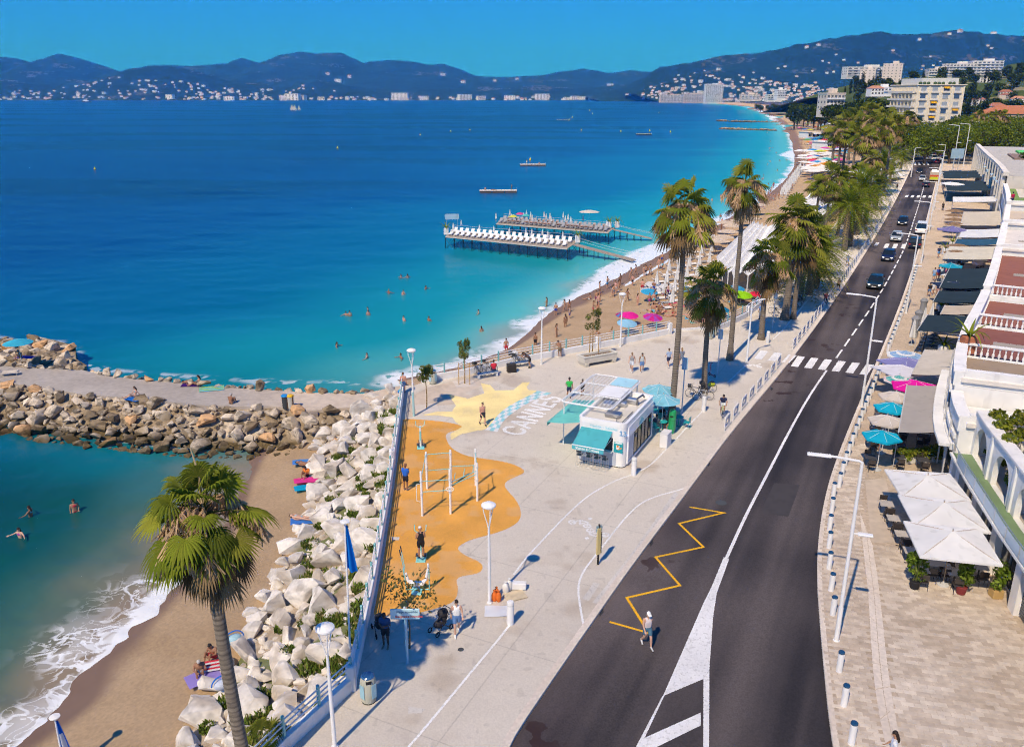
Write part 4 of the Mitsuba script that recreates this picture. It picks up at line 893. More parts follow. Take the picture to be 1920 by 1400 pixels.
sapling(3.9, 1.9, 74, 330, [(0.15, 0.15, 0.05), (0.10, 0.12, 0.04), (0.24, 0.20, 0.09)], 0.85, 2, 0.62).put('sparse bare-looking young tree behind the sign at the near end of the orange surface', place(G(768, 1215)))
# ------------------------------------------------------------------ people
MF = manifold3d.Manifold
QN = [10]
def hull_ball(a, ra, b, rb, n=10):
    n = min(n, QN[0])
    A = MF.sphere(ra, n).translate(list(map(float, a))); B = MF.sphere(rb, n).translate(list(map(float, b)))
    return MF.batch_hull([A, B])
def fuse(parts, ref=0.05, it=6):
    m = MF.batch_boolean(parts, manifold3d.OpType.Add)
    if ref: m = m.refine_to_length(ref if QN[0] > 6 else ref * 1.9)
    q = m.to_mesh(); t = trimesh.Trimesh(np.array(q.vert_properties[:, :3], float), np.array(q.tri_verts), process=True)
    if it: trimesh.smoothing.filter_taubin(t, lamb=0.5, nu=0.52, iterations=it)
    return np.array(t.vertices), np.array(t.faces)
def J(**over):
    j = dict(pel=(0, 0, .93), wai=(0, 0, 1.08), che=(0, .01, 1.28), nec=(0, 0, 1.47), hea=(0, .03, 1.60), sl=(-.18, 0, 1.40), sr=(.18, 0, 1.40), el=(-.24, -.02, 1.13), er=(.24, -.02, 1.13), wl=(-.25, .05, .89), wr=(.25, .05, .89),
             hl=(-.095, 0, .91), hr=(.095, 0, .91), kl=(-.10, .02, .50), kr=(.10, .02, .50), al=(-.10, -.02, .08), ar=(.10, -.02, .08), tl=(-.12, .15, .035), tr=(.12, .15, .035), look=(0, 1, 0))
    j.update(over); return {k: np.array(v, float) for k, v in j.items()}
def shift(j, dz, keys=None):
    return {k: (v + [0, 0, dz] if (keys is None or k in keys) and k != 'look' else v) for k, v in j.items()}
POSES = {
    'stand': J(),
    'shift': J(kl=(-.12, .06, .50), al=(-.16, .02, .08), tl=(-.20, .18, .035), wl=(-.17, .22, 1.02), el=(-.27, -.02, 1.14), wr=(.27, .03, .89)),
    'hips': J(el=(-.36, -.08, 1.17), wl=(-.17, .03, 1.02), er=(.36, -.08, 1.17), wr=(.17, .03, 1.02)),
    'phone': J(el=(-.23, .02, 1.14), wl=(-.07, .27, 1.22), er=(.23, .02, 1.14), wr=(.07, .27, 1.22), hea=(0, .05, 1.59)),
    'walk': J(kl=(-.10, .20, .52), al=(-.10, .24, .10), tl=(-.11, .40, .06), kr=(.10, -.04, .50), ar=(.10, -.34, .14), tr=(.11, -.20, .04), el=(-.24, -.13, 1.15), wl=(-.24, -.12, .92), er=(.24, .09, 1.14), wr=(.22, .25, .97)),
    'walk2': J(kr=(.10, .18, .52), ar=(.10, .18, .09), tr=(.11, .34, .05), kl=(-.10, -.02, .50), al=(-.10, -.28, .12), tl=(-.11, -.14, .04), er=(.24, -.12, 1.15), wr=(.24, -.10, .92), el=(-.25, .07, 1.14), wl=(-.24, .22, .98)),
    'run': J(kl=(-.10, .32, .66), al=(-.10, .08, .42), tl=(-.10, .20, .32), kr=(.10, -.06, .50), ar=(.10, -.40, .22), tr=(.10, -.30, .08), el=(-.26, -.20, 1.18), wl=(-.20, .02, 1.10), er=(.26, .10, 1.16), wr=(.16, .26, 1.30), che=(0, .06, 1.28), nec=(0, .08, 1.47), hea=(0, .12, 1.60)),
    'lean': J(pel=(0, -.25, .88), hl=(-.095, -.25, .86), hr=(.095, -.25, .86), wai=(0, -.16, 1.0), che=(0, .04, 1.14), nec=(0, .20, 1.26), hea=(0, .31, 1.34), sl=(-.18, .14, 1.22), sr=(.18, .14, 1.22), el=(-.25, .34, 1.08), er=(.25, .34, 1.08), wl=(-.08, .46, 1.10), wr=(.08, .46, 1.10), kl=(-.1, -.2, .47), kr=(.1, -.2, .47), al=(-.1, -.32, .08), ar=(.1, -.32, .08), tl=(-.12, -.16, .035), tr=(.12, -.16, .035)),
    'sit': shift(J(kl=(-.13, .44, .90), kr=(.13, .44, .90), al=(-.13, .46, .49), ar=(.13, .46, .49), tl=(-.14, .62, .44), tr=(.14, .62, .44), el=(-.25, .06, 1.15), wl=(-.14, .34, 1.0), er=(.25, .06, 1.15), wr=(.14, .34, 1.0), che=(0, -.01, 1.28)), -.41),
    'ground': shift(J(pel=(0, 0, .93), che=(0, -.10, 1.26), wai=(0, -.05, 1.07), nec=(0, -.11, 1.45), hea=(0, -.06, 1.58), sl=(-.18, -.12, 1.38), sr=(.18, -.12, 1.38), kl=(-.16, .38, 1.16), kr=(.14, .42, 1.02), al=(-.12, .70, .92), ar=(.14, .84, .90), tl=(-.12, .86, .93), tr=(.15, .94, 1.02), el=(-.27, -.28, 1.13), wl=(-.30, -.34, .90), er=(.25, .10, 1.12), wr=(.12, .30, 1.12)), -.83),
    'hug': shift(J(kl=(-.14, .36, 1.28), kr=(.14, .36, 1.28), al=(-.12, .50, .92), ar=(.12, .50, .92), tl=(-.13, .66, .88), tr=(.13, .66, .88), el=(-.26, .14, 1.18), wl=(-.10, .40, 1.20), er=(.26, .14, 1.18), wr=(.10, .40, 1.20), che=(0, .05, 1.26), nec=(0, .09, 1.44), hea=(0, .15, 1.55)), -.83),
    'cycle': J(pel=(0, -.2, .98), hl=(-.095, -.2, .97), hr=(.095, -.2, .97), wai=(0, -.13, 1.12), che=(0, .02, 1.30), nec=(0, .12, 1.46), hea=(0, .18, 1.58), sl=(-.18, .08, 1.40), sr=(.18, .08, 1.40), el=(-.26, .24, 1.20), er=(.26, .24, 1.20), wl=(-.24, .46, 1.06), wr=(.24, .46, 1.06), kl=(-.12, .20, .72), kr=(.12, .12, .60), al=(-.12, .06, .38), ar=(.12, -.02, .22), tl=(-.12, .22, .35), tr=(.12, .14, .19)),
    'reach': J(er=(.28, .16, 1.46), wr=(.26, .24, 1.66), el=(-.24, .05, 1.14), wl=(-.18, .27, 1.05)),
    'swim': J(el=(-.42, .10, 1.26), wl=(-.60, .26, 1.22), er=(.42, .10, 1.26), wr=(.60, .26, 1.22)),
}
def lying(j, front=False):
    return {k: (np.array([v[0], v[2] - .9, (0.12 + v[1] * (-0.6 if front else 0.6)) if k not in ('tl', 'tr') else 0.12]) if k != 'look' else v) for k, v in j.items()}
POSES['lie'] = lying(J(kl=(-.12, .0, .50), al=(-.14, 0, .08), el=(-.32, 0, 1.18), wl=(-.30, 0, .95), er=(.34, 0, 1.5), wr=(.14, 0, 1.66)))
POSES['lie_knee'] = {**POSES['lie'], 'kl': np.array([-.12, -.36, .42]), 'al': np.array([-.13, -.62, .08]), 'tl': np.array([-.14, -.76, .06])}
POSES['prone'] = lying(J(el=(-.34, 0, 1.52), wl=(-.10, .05, 1.68), er=(.34, 0, 1.52), wr=(.10, .05, 1.68)), True)
def hand(w, e):
    d = unit(w - e); s = unit(np.cross(d, [0.2, 0.9, 0.35])); n = np.cross(s, d); out = []
    p = w + d * 0.05
    out.append(MF.batch_hull([MF.sphere(.017, 4).translate(list(map(float, w + s * a + d * b))) for a, b in ((-.022, .01), (.022, .01), (-.032, .085), (.034, .085))]))
    for q, L in ((-.032, .062), (-.011, .076), (.011, .072), (.032, .056)):
        b = w + s * q + d * .085; m = b + d * L * .55 + n * .012; t = b + d * L + n * .035
        out += [hull_ball(b, .009, m, .0085, 4), hull_ball(m, .0085, t, .007, 4)]
    b = w + s * -.03 + d * .03; m = b - s * .03 + d * .035 + n * .01; out += [hull_ball(b, .011, m, .009, 4), hull_ball(m, .009, m + d * .03 + n * .01, .008, 4)]
    return out
FIG = {}
def figure(pose, build=1.0, fine=10):
    key = (pose, build, fine)
    if key in FIG: return FIG[key]
    j = POSES[pose]; b = build; B = []; QN[0] = fine
    cap = lambda a, ra, c, rb: B.append(hull_ball(j[a], ra * b, j[c], rb * b))
    cap('hl', .092, 'kl', .056); cap('hr', .092, 'kr', .056); cap('kl', .056, 'al', .038); cap('kr', .056, 'ar', .038)
    cap('al', .040, 'tl', .030); cap('ar', .040, 'tr', .030)
    cap('sl', .058, 'el', .040); cap('sr', .058, 'er', .040); cap('el', .040, 'wl', .028); cap('er', .040, 'wr', .028)
    side = unit(j['sr'] - j['sl'])
    B.append(MF.batch_hull([MF.sphere(r * b, QN[0]).translate(list(map(float, p))) for p, r in ((j['hl'], .095), (j['hr'], .095), (j['wai'] - side * .05, .095), (j['wai'] + side * .05, .095))]))
    B.append(MF.batch_hull([MF.sphere(r * b, QN[0]).translate(list(map(float, p))) for p, r in ((j['wai'] - side * .05, .095), (j['wai'] + side * .05, .095), (j['che'] - side * .07, .105), (j['che'] + side * .07, .105), (j['sl'], .055), (j['sr'], .055))]))
    B.append(hull_ball(j['che'], .09, j['nec'], .055)); B.append(hull_ball(j['nec'], .052, j['hea'], .06))
    up = unit(j['hea'] - j['nec']); f0 = j['hea'] - j['che']; fwd = np.cross(side, up) * -1 if False else unit(np.cross(up, side))
    if pose not in ('lie', 'lie_knee', 'prone') and fwd[1] < 0: fwd = -fwd
    if pose in ('lie', 'lie_knee'): fwd = np.array([0, 0, 1.0])
    if pose == 'prone': fwd = np.array([0, 0, -1.0])
    h = j['hea'] + up * .035
    B.append(MF.batch_hull([MF.sphere(r, QN[0]).translate(list(map(float, h + up * u + fwd * f))) for u, f, r in ((.045, -.015, .085), (.02, .02, .075), (-.07, .055, .04), (-.02, -.03, .075))]))
    B.append(hull_ball(h + fwd * .085 + up * .0, .014, h + fwd * .105 - up * .025, .018, 8))
    for sg in (-1, 1): B.append(hull_ball(h + side * sg * .083 + up * .01, .015, h + side * sg * .085 - up * .03, .012, 8))
    body = fuse(B, 0.075, 4)
    hands = fuse(hand(j['wl'], j['el']) + hand(j['wr'], j['er']), 0, 0)
    eyes = merge(*[ball(h + fwd * .088 + side * sg * .03 + up * .015, .011, 0) for sg in (-1, 1)])
    def garment(segs, grow): 
        parts = []
        for s in segs:
            if isinstance(s, tuple): a, ra, c, rb = s; parts.append(hull_ball(j[a] if isinstance(a, str) else a, ra * b + grow, j[c] if isinstance(c, str) else c, rb * b + grow))
            else: parts.append(MF.batch_hull([MF.sphere(r * b + grow, QN[0]).translate(list(map(float, p))) for p, r in s]))
        return fuse(parts, 0.085, 3)
    mid = lambda a, c, t: j[a] + (j[c] - j[a]) * t
    hip = [(j['hl'], .095), (j['hr'], .095), (mid('pel', 'wai', .55) - side * .05, .097), (mid('pel', 'wai', .55) + side * .05, .097)]
    shorts = garment([hip, ('hl', .094, mid('hl', 'kl', .62), .078), ('hr', .094, mid('hr', 'kr', .62), .078)], .014)
    briefs = garment([[(j['hl'], .093), (j['hr'], .093), (mid('pel', 'wai', .2) - side * .05, .09), (mid('pel', 'wai', .2) + side * .05, .09)]], .008)
    trousers = garment([hip, ('hl', .094, 'kl', .066), ('hr', .094, 'kr', .066), ('kl', .066, mid('kl', 'al', .9), .055), ('kr', .066, mid('kr', 'ar', .9), .055)], .012)
    torso = [[(mid('pel', 'wai', .5) - side * .06, .10), (mid('pel', 'wai', .5) + side * .06, .10), (j['che'] - side * .07, .108), (j['che'] + side * .07, .108)], [(j['che'] - side * .07, .106), (j['che'] + side * .07, .106), (j['sl'], .056), (j['sr'], .056)]]
    shirt = garment(torso + [('sl', .058, mid('sl', 'el', .6), .05), ('sr', .058, mid('sr', 'er', .6), .05)], .014)
    tank = garment(torso[:1] + [[(j['che'] - side * .07, .106), (j['che'] + side * .07, .106), (mid('sl', 'nec', .35), .04), (mid('sr', 'nec', .35), .04)]], .010)
    bra = garment([[(mid('che', 'nec', -.05) - side * .07, .104), (mid('che', 'nec', -.05) + side * .07, .104), (mid('che', 'nec', .15) - side * .07, .10), (mid('che', 'nec', .15) + side * .07, .10)]], .008)
    hair = fuse([MF.batch_hull([MF.sphere(r, QN[0]).translate(list(map(float, h + up * u + fwd * f))) for u, f, r in ((.06, -.022, .085), (.05, .01, .08), (-.03, -.05, .07))])], 0.05, 2)
    longhair = fuse([MF.batch_hull([MF.sphere(r, QN[0]).translate(list(map(float, h + up * u + fwd * f))) for u, f, r in ((.06, -.022, .087), (.05, .01, .08), (-.03, -.05, .075))]), MF.batch_hull([MF.sphere(r, QN[0]).translate(list(map(float, h + up * u + fwd * f))) for u, f, r in ((-.02, -.06, .07), (-.20, -.09, .055), (-.30, -.085, .03))])], 0.05, 2)
    cap_ = fuse([MF.batch_hull([MF.sphere(r, QN[0]).translate(list(map(float, h + up * u + fwd * f))) for u, f, r in ((.065, -.02, .09), (.05, .01, .085))]), MF.batch_hull([MF.sphere(.012, 8).translate(list(map(float, h + up * .05 + fwd * f + side * s_))) for f, s_ in ((.06, -.08), (.06, .08), (.17, -.05), (.17, .05))])], 0.05, 1)
    shoes = fuse([MF.batch_hull([MF.sphere(r, 8).translate(list(map(float, p))) for p, r in ((j[a] + (j[a] - j[t]) * .15, .045), (j[t] + (j[t] - j[a]) * .25, .036), (j[a] + [0, 0, .01], .048))]) for a, t in (('al', 'tl'), ('ar', 'tr'))], 0.06, 1)
    FIG[key] = dict(body=merge(body, hands), eyes=eyes, shorts=shorts, briefs=briefs, trousers=trousers, shirt=shirt, tank=tank, bra=bra, hair=hair, longhair=longhair, cap=cap_, shoes=shoes)
    return FIG[key]
SKIN = {'fair': (0.52, 0.31, 0.22), 'tan': (0.40, 0.215, 0.13), 'bronze': (0.28, 0.14, 0.08), 'dark': (0.12, 0.065, 0.04), 'pink': (0.55, 0.29, 0.21)}
DRESSED = {}
NAMES = dict(body='body', eyes='eyes', shorts='shorts', briefs='swim_briefs', trousers='trousers', shirt='shirt', tank='sleeveless_top', bra='bikini_top', hair='hair', longhair='hair', cap='cap', shoes='shoes')
def person(at, pose, face, skin, wear, label, group=None, size=1.0, build=1.0, tilt=None):
    """wear: {garment: colour}; face: compass of the gaze in degrees, 0 = away from the camera, 90 = left, 180 = towards it."""
    fine = 10 if at[1] < 50 else 8 if at[1] < 90 else 6
    tag = (fine, pose, skin, tuple(sorted((k, str(v)) for k, v in wear.items())), build)
    if tag not in DRESSED:
        F = figure(pose, build, fine); k = Kit('person', 'person'); k.add('body', F['body'], SKIN[skin], 'skin', True)
        k.add('eyes', F['eyes'], (0.02, 0.015, 0.012), 'gloss')
        for g, c in wear.items(): k.add(NAMES[g], F[g], c, 'matte', True)
        DRESSED[tag] = k
    return DRESSED[tag].put(label, place(at, math.radians(face), size, tilt), group)
BLK, NAVY, DENIM, WHT, GRY, BRN = (0.015, 0.015, 0.018), (0.02, 0.03, 0.09), (0.10, 0.20, 0.42), (0.78, 0.78, 0.77), (0.25, 0.26, 0.28), (0.09, 0.06, 0.04)
DKH, FAIRH = (0.022, 0.014, 0.01), (0.25, 0.16, 0.08)
person(G(1212, 1211, -.12), 'walk', 195, 'fair', dict(tank=(0.62, 0.55, 0.55), shorts=(0.07, 0.16, 0.24), cap=WHT, hair=(0.35, 0.3, 0.25), shoes=(0.5, 0.5, 0.5)), 'person in a white cap and patterned shorts walking on the road at the yellow zigzag')
person(G(857, 1188), 'walk2', 190, 'fair', dict(tank=WHT, shorts=DENIM, longhair=DKH, shoes=WHT), 'person in a white sleeveless top and denim shorts walking with a dark pushchair')
person(G(724, 1212), 'phone', 170, 'dark', dict(shirt=(0.03, 0.07, 0.17), shorts=BLK, hair=BLK, shoes=(0.3, 0.2, 0.15)), 'person in a dark blue shirt standing in the palm shade by the railing')
person(G(790, 1045, .28), 'phone', 20, 'tan', dict(tank=BLK, shorts=BLK, cap=WHT, shoes=BLK), 'person in black with a white cap standing on the exercise machine')
person(G(761, 919), 'phone', -25, 'bronze', dict(shirt=(0.02, 0.12, 0.50), shorts=(0.02, 0.02, 0.03), hair=(0.20, 0.09, 0.05), shoes=GRY), 'person in a bright blue shirt standing on the orange surface by the railing')
person(G(905, 797), 'walk', 205, 'pink', dict(shorts=(0.03, 0.03, 0.035), hair=BRN, shoes=BLK), 'bare-chested person in dark shorts walking across the painted sun')
person(G(757, 737), 'stand', 10, 'pink', dict(shorts=DENIM, hair=(0.14, 0.07, 0.03), shoes=BLK), 'bare-chested person in denim shorts at the top of the groyne ramp')
person(G(1067, 747), 'shift', 0, 'bronze', dict(shirt=(0.03, 0.42, 0.08), shorts=NAVY, hair=BLK, shoes=BLK), 'person in a bright green shirt behind the kiosk')
person(G(1092, 742), 'stand', 30, 'bronze', dict(shirt=BLK, shorts=BLK, hair=BLK), 'person in black half hidden behind the kiosk pergola', size=.8)
person(G(926, 703, .05), 'sit', 15, 'tan', dict(shirt=(0.55, 0.02, 0.05), shorts=NAVY, hair=BLK, shoes=GRY), 'person in a red shirt sitting on the white bench')
person(G(988, 690), 'lean', 100, 'tan', dict(shirt=(0.05, 0.04, 0.05), shorts=BLK, longhair=DKH, shoes=BLK), 'person in dark clothes bending over the second bench beside the bicycles')
person(G(1048, 669), 'lean', 15, 'bronze', dict(shorts=(0.17, 0.13, 0.09), hair=BLK, shoes=WHT), 'bare-chested person in khaki shorts leaning on the beach railing')
person(G(1184, 697), 'walk', 160, 'fair', dict(tank=GRY, shorts=(0.55, 0.6, 0.68), longhair=FAIRH, shoes=WHT), 'person in a grey top and pale shorts walking left of a companion with a rucksack')
person(G(1203, 698), 'walk2', 170, 'tan', dict(tank=(0.42, 0.46, 0.48), shorts=DENIM, hair=BLK, shoes=WHT), 'person with a dark rucksack and blue shorts walking on the open promenade')
person(G(1253, 689), 'walk2', 20, 'fair', dict(shirt=(0.32, 0.42, 0.60), shorts=NAVY, hair=BRN, shoes=WHT), 'person in a pale blue shirt walking away left of the tall palm trunk')
person(G(1277, 688), 'walk', 10, 'fair', dict(shirt=(0.19, 0.22, 0.28), shorts=(0.2, 0.22, 0.27), longhair=FAIRH, shoes=WHT), 'person in slate grey walking away behind the blue-grey sign')
person(G(1354, 779, .06), 'cycle', 165, 'tan', dict(shirt=NAVY, shorts=(0.66, 0.7, 0.72), hair=BLK, shoes=GRY), 'person in a navy shirt and white shorts riding the green bicycle')
person(G(1425, 599), 'stand', 20, 'tan', dict(shirt=(0.12, 0.25, 0.55), trousers=GRY, hair=BLK, shoes=BLK), 'person in a mid blue shirt standing in shade by the palm and the railing')
person(G(1546, 575), 'run', 195, 'tan', dict(shirt=(0.62, 0.07, 0.05), shorts=BLK, hair=FAIRH, shoes=(0.6, 0.05, 0.1)), 'person in a red shirt jogging towards the camera')
person(G(1571, 547), 'run', 10, 'tan', dict(tank=BLK, shorts=BLK, hair=BLK, shoes=WHT), 'person in black jogging away along the promenade kerb')
person(G(1588, 499), 'walk', 180, 'fair', dict(shirt=(0.25, 0.33, 0.55), shorts=DENIM, cap=WHT, shoes=BLK), 'person in a blue-grey shirt walking in the distance on the promenade')
person(G(1622, 437), 'walk', 180, 'tan', dict(shirt=(0.5, 0.5, 0.55), shorts=NAVY, hair=BLK, shoes=BLK), 'person in a pale shirt walking far along the promenade')
person(G(1681, 357), 'walk', 180, 'tan', dict(shirt=(0.6, 0.05, 0.04), shorts=NAVY, hair=BLK, shoes=BLK), 'person in a red top walking at the far end of the promenade')
gp = [((1741, 557), 'walk', BLK, DENIM, 'black shirt and blue shorts nearest the bollards'), ((1749, 553), 'walk2', WHT, WHT, 'white between two companions'), ((1757, 557), 'walk', NAVY, (0.6, 0.35, 0.33), 'a navy top and pinkish shorts on its inner side'), ((1750, 527), 'walk2', (0.25, 0.36, 0.55), (0.1, 0.3, 0.6), 'a pale blue top and bright blue shorts'), ((1757, 526), 'walk', (0.03, 0.07, 0.4), (0.5, 0.06, 0.05), 'a deep blue top and red shorts'), ((1763, 525), 'walk', (0.42, 0.55, 0.66), (0.3, 0.42, 0.5), 'sky blue throughout'), ((1759, 484), 'walk2', NAVY, (0.1, 0.3, 0.6), 'a navy top and blue shorts by the straw parasols')]
for (px, po, a, b, lab) in gp: person(G(*px), po, R.uniform(-25, 10), 'tan', dict(shirt=a, shorts=b, hair=DKH, shoes=WHT), f'person on the pavement wearing {lab}')
person(G(1771, 525), 'stand', 60, 'fair', dict(shirt=(0.62, 0.2, 0.32), shorts=(0.62, 0.25, 0.36), longhair=FAIRH), 'person in pink at the stall on the right pavement')
person(G(1668, 1447), 'walk', 60, 'tan', dict(shirt=(0.6, 0.62, 0.66), shorts=DENIM, longhair=DKH, shoes=WHT), 'person with a dark bun cut off by the bottom edge on the pavers')
person(G(1767, 395), 'stand', 150, 'tan', dict(shirt=BLK, trousers=BLK, hair=BLK), 'person in black on the far right pavement by the kerb')
person(G(1768, 358), 'walk', 170, 'tan', dict(shirt=BLK, trousers=NAVY, hair=BLK), 'person in black farther along the right pavement near the jam')
# the long beach: where the sand is, height by distance from the water
LSH = LineString(SHORE[:24]); LCO = LineString(COAST[:30])
def sand_z(p):
    a, b = LCO.distance(Point(p[:2])), LSH.distance(Point(p[:2])); t = a / (a + b + 1e-6)
    return float(shore_profile(np.array(t)))
def on_sand(px, py):
    z = -2.4
    for _ in range(4): z = sand_z(G(px, py, z))
    return G(px, py, z)
SW = [(0.02, 0.06, 0.35), (0.015, 0.015, 0.02), (0.45, 0.03, 0.05), (0.15, 0.5, 0.62), (0.05, 0.25, 0.5), (0.3, 0.05, 0.25), (0.5, 0.5, 0.5)]
SKN = ['tan', 'fair', 'bronze', 'pink', 'tan']
def beach_person(px, py, pose, face, label, group, z=None, lady=None):
    lady = R.random() < 0.5 if lady is None else lady; c = SW[R.randrange(len(SW))]
    wear = dict(briefs=c, bra=c, longhair=DKH if R.random() < 0.7 else FAIRH) if lady else dict(shorts=c, hair=DKH if R.random() < 0.7 else BRN)
    return person(on_sand(px, py) if z is None else G(px, py, z), pose, face, SKN[R.randrange(5)], wear, label, group, R.uniform(.94, 1.03))
up_ = ['stand', 'shift', 'hips', 'walk', 'walk2']
for px in [(1124, 551), (1150, 556), (1176, 566), (1195, 574), (1204, 548), (1207, 518), (1219, 515), (1235, 505), (1242, 506), (1217, 574), (1225, 573), (1121, 574), (1118, 570), (1124, 567), (1120, 592), (1112, 590), (1067, 587), (1058, 586), (1042, 592), (1060, 617), (1068, 600), (1043, 637), (1004, 652), (949, 664), (1289, 478), (1278, 484), (1384, 410), (1404, 400), (1413, 392), (1422, 386), (1431, 378), (1440, 370), (1405, 388), (1446, 360), (1396, 402), (1432, 392), (1450, 352), (1418, 397), (1486, 330), (1488, 322), (1484, 338), (1478, 346), (1494, 310), (1490, 305), (1312, 458), (1497, 296), (1352, 433)]:
    beach_person(*px, up_[R.randrange(5)], R.uniform(0, 360), 'person in swimwear standing at the edge of the water on the long beach', 'bathers at the edge of the long beach')
for px in [(1105, 562), (1246, 554), (1189, 601), (1273, 596), (1121, 631), (1148, 627), (1279, 560), (1262, 588), (1300, 571), (1232, 590)]:
    beach_person(*px, R.choice(['ground', 'hug']), R.uniform(0, 360), 'person in swimwear sitting on the sand of the long beach', 'people sitting on the long beach')
for i in range(30):
    px, py = R.uniform(1205, 1345), R.uniform(548, 608)
    if py > 560 + (1345 - px) * .36: continue
    beach_person(px, py, R.choice(['ground', 'hug', 'stand', 'shift']), R.uniform(0, 360), 'person in swimwear among the towels on the long beach', 'people among the towels on the long beach')
for i in range(34):
    t = R.random(); beach_person(1130 + 362 * t + R.gauss(0, 5), 556 - 205 * t + R.gauss(0, 6), R.choice(up_), R.uniform(0, 360), 'person in swimwear standing at the edge of the water on the long beach', 'bathers at the edge of the long beach')
lie_at = [(R.uniform(1215, 1330), R.uniform(556, 596)) for _ in range(14)] + [(1235, 571), (1225, 583), (1241, 588), (1255, 593), (1213, 590), (1285, 566), (1220, 597), (1310, 605), (1325, 600), (1338, 596), (1300, 598), (1262, 578), (1380, 566), (1392, 560)]
for px in lie_at:
    beach_person(*px, R.choice(['lie', 'lie_knee', 'prone']), R.uniform(60, 130), 'person sunbathing flat on a towel on the long beach', 'sunbathers lying on the long beach')
for px, po in [((650, 608), 'swim'), ((657, 608), 'stand'), ((691, 600), 'stand'), ((691, 606), 'shift'), ((730, 566), 'swim'), ((757, 567), 'stand'), ((799, 557), 'swim'), ((758, 617), 'stand'), ((805, 618), 'hips'), ((633, 670), 'swim'), ((690, 692), 'swim'), ((753, 693), 'swim'), ((903, 638), 'stand'), ((898, 606), 'swim'), ((753, 536), 'swim'), ((765, 536), 'swim'), ((1025, 581), 'shift')]:
    deep = -1.05 if po != 'swim' else -1.2
    if px[0] == 1025: deep = -0.45
    beach_person(*px, po, R.uniform(0, 360), 'bather in the turquoise water off the promenade', 'bathers in the sea off the promenade', SEA + deep)
for px, lab in [((63, 992), 'bather in the cove, the middle one of three'), ((44, 1034), 'bather in the cove, the one nearest the bottom of the picture'), ((145, 982), 'bather in a dark swimsuit standing waist-deep in the cove, nearest the palm')]:
    beach_person(*px, 'shift' if px[0] == 145 else 'swim', R.uniform(0, 360), lab, None, SEA - 0.95, True)
# far bathers: a few pixels each
for i in range(34):
    py = R.uniform(215, 400); q = 1300 + (400 - py) * 1.0
    px = R.uniform(min(q, 1430), 1478 - max(0, (py - 330)) * 0.9)
    beach_person(px, py, R.choice(['swim', 'stand']), R.uniform(0, 360), 'far bather in the shallows of the bay', 'far bathers in the bay', SEA - 1.0)
person(G(433, 757, -.8), 'hug', -20, 'bronze', dict(briefs=BLK, hair=(0.4, 0.38, 0.35)), 'grey-haired bather sitting on the groyne deck, seen from behind')
person(G(253, 744, -.8), 'ground', 130, 'fair', dict(briefs=(0.05, 0.3, 0.4), bra=(0.05, 0.3, 0.4), longhair=BRN), 'bather in a teal swimsuit sitting on a blue towel on the groyne edge')
person(G(372, 722, -.8), 'ground', 110, 'tan', dict(briefs=GRY, bra=GRY, longhair=DKH), 'bather sitting beside the striped towel on the sea side of the groyne')
person(G(357, 719, -.8), 'prone', 70, 'bronze', dict(briefs=BLK, hair=BLK), 'bather lying on a dark towel by the rocks of the groyne')
person(G(40, 672, -.7), 'hug', 150, 'tan', dict(briefs=BLK, hair=BLK), 'bather under the blue parasol at the end of the groyne')
person(G(575, 872, -2.2), 'lie_knee', 75, 'bronze', dict(briefs=BLK, hair=DKH), 'tanned sunbather with raised knees on a blue towel below the boulders')
person(G(576, 893, -2.25), 'hug', 160, 'bronze', dict(shirt=(0.6, 0.16, 0.02), shorts=BLK, hair=BLK), 'person in orange huddled on the cove sand beside the pink towel')
person(G(566, 973, -2.2), 'lie', 75, 'fair', dict(briefs=(0.3, 0.45, 0.5), bra=(0.3, 0.45, 0.5), longhair=BRN), 'fair-skinned sunbather lying on a blue towel against the boulders')
person(G(376, 1263, -2.3), 'hug', 200, 'bronze', dict(shorts=(0.08, 0.3, 0.5), hair=(0.45, 0.43, 0.4)), 'grey-haired bather in blue trunks sitting left of the leaning palm trunk')
person(G(401, 1232, -2.25), 'hug', 160, 'bronze', dict(shorts=(0.5, 0.03, 0.05), hair=BLK), 'dark-haired bather in red trunks sitting just behind the palm trunk')
# towels
def towel(p, a, c, label, w=0.85, l=1.75, stripe=None, group=None):
    k = Kit('towel', 'towel'); g = np.random.default_rng(int(abs(p[0] * 100)) + 1)
    def fn(U, V):
        q = np.stack([U, V, 0 * U], -1); z = 0.03 + 0.05 * (meshkit.noise(q * 3 + p[0], 2) - 0.3)
        return np.stack([U + 0.05 * np.sin(V * 3), V, z], -1)
    if stripe is None: k.add('', grid(np.linspace(-w / 2, w / 2, 7), np.linspace(-l / 2, l / 2, 11), fn), c, 'fabric', True)
    else:
        n = 6
        for i in range(n): k.add('stripe', grid(np.linspace(-w / 2 + w * i / n, -w / 2 + w * (i + 1) / n, 3), np.linspace(-l / 2, l / 2, 9), fn), (c, stripe)[i % 2], 'fabric', True)
    k.put(label, place(p, a), group)
towel(G(576, 900, -2.22), 1.9, (0.75, 0.06, 0.30), 'bright pink towel on the cove sand')
towel(G(577, 914, -2.25), 1.9, (0.01, 0.36, 0.60), 'bright cyan towel on the cove sand below the pink one')
towel(G(572, 866, -2.2), 1.8, (0.08, 0.25, 0.62), 'blue towel under the tanned sunbather at the boulders')
towel(G(572, 976, -2.2), 1.8, (0.06, 0.2, 0.6), 'blue towel under the fair-skinned sunbather', 0.9)
towel(G(393, 1266, -2.2), 2.2, (0.30, 0.24, 0.62), 'lilac towel spread on the boulders beside the leaning palm trunk', 1.0, 2.0)
towel(G(400, 1248, -2.1), 2.0, (0.7, 0.68, 0.7), 'white and red towel beside the palm trunk', 0.8, 1.5, (0.6, 0.05, 0.08))
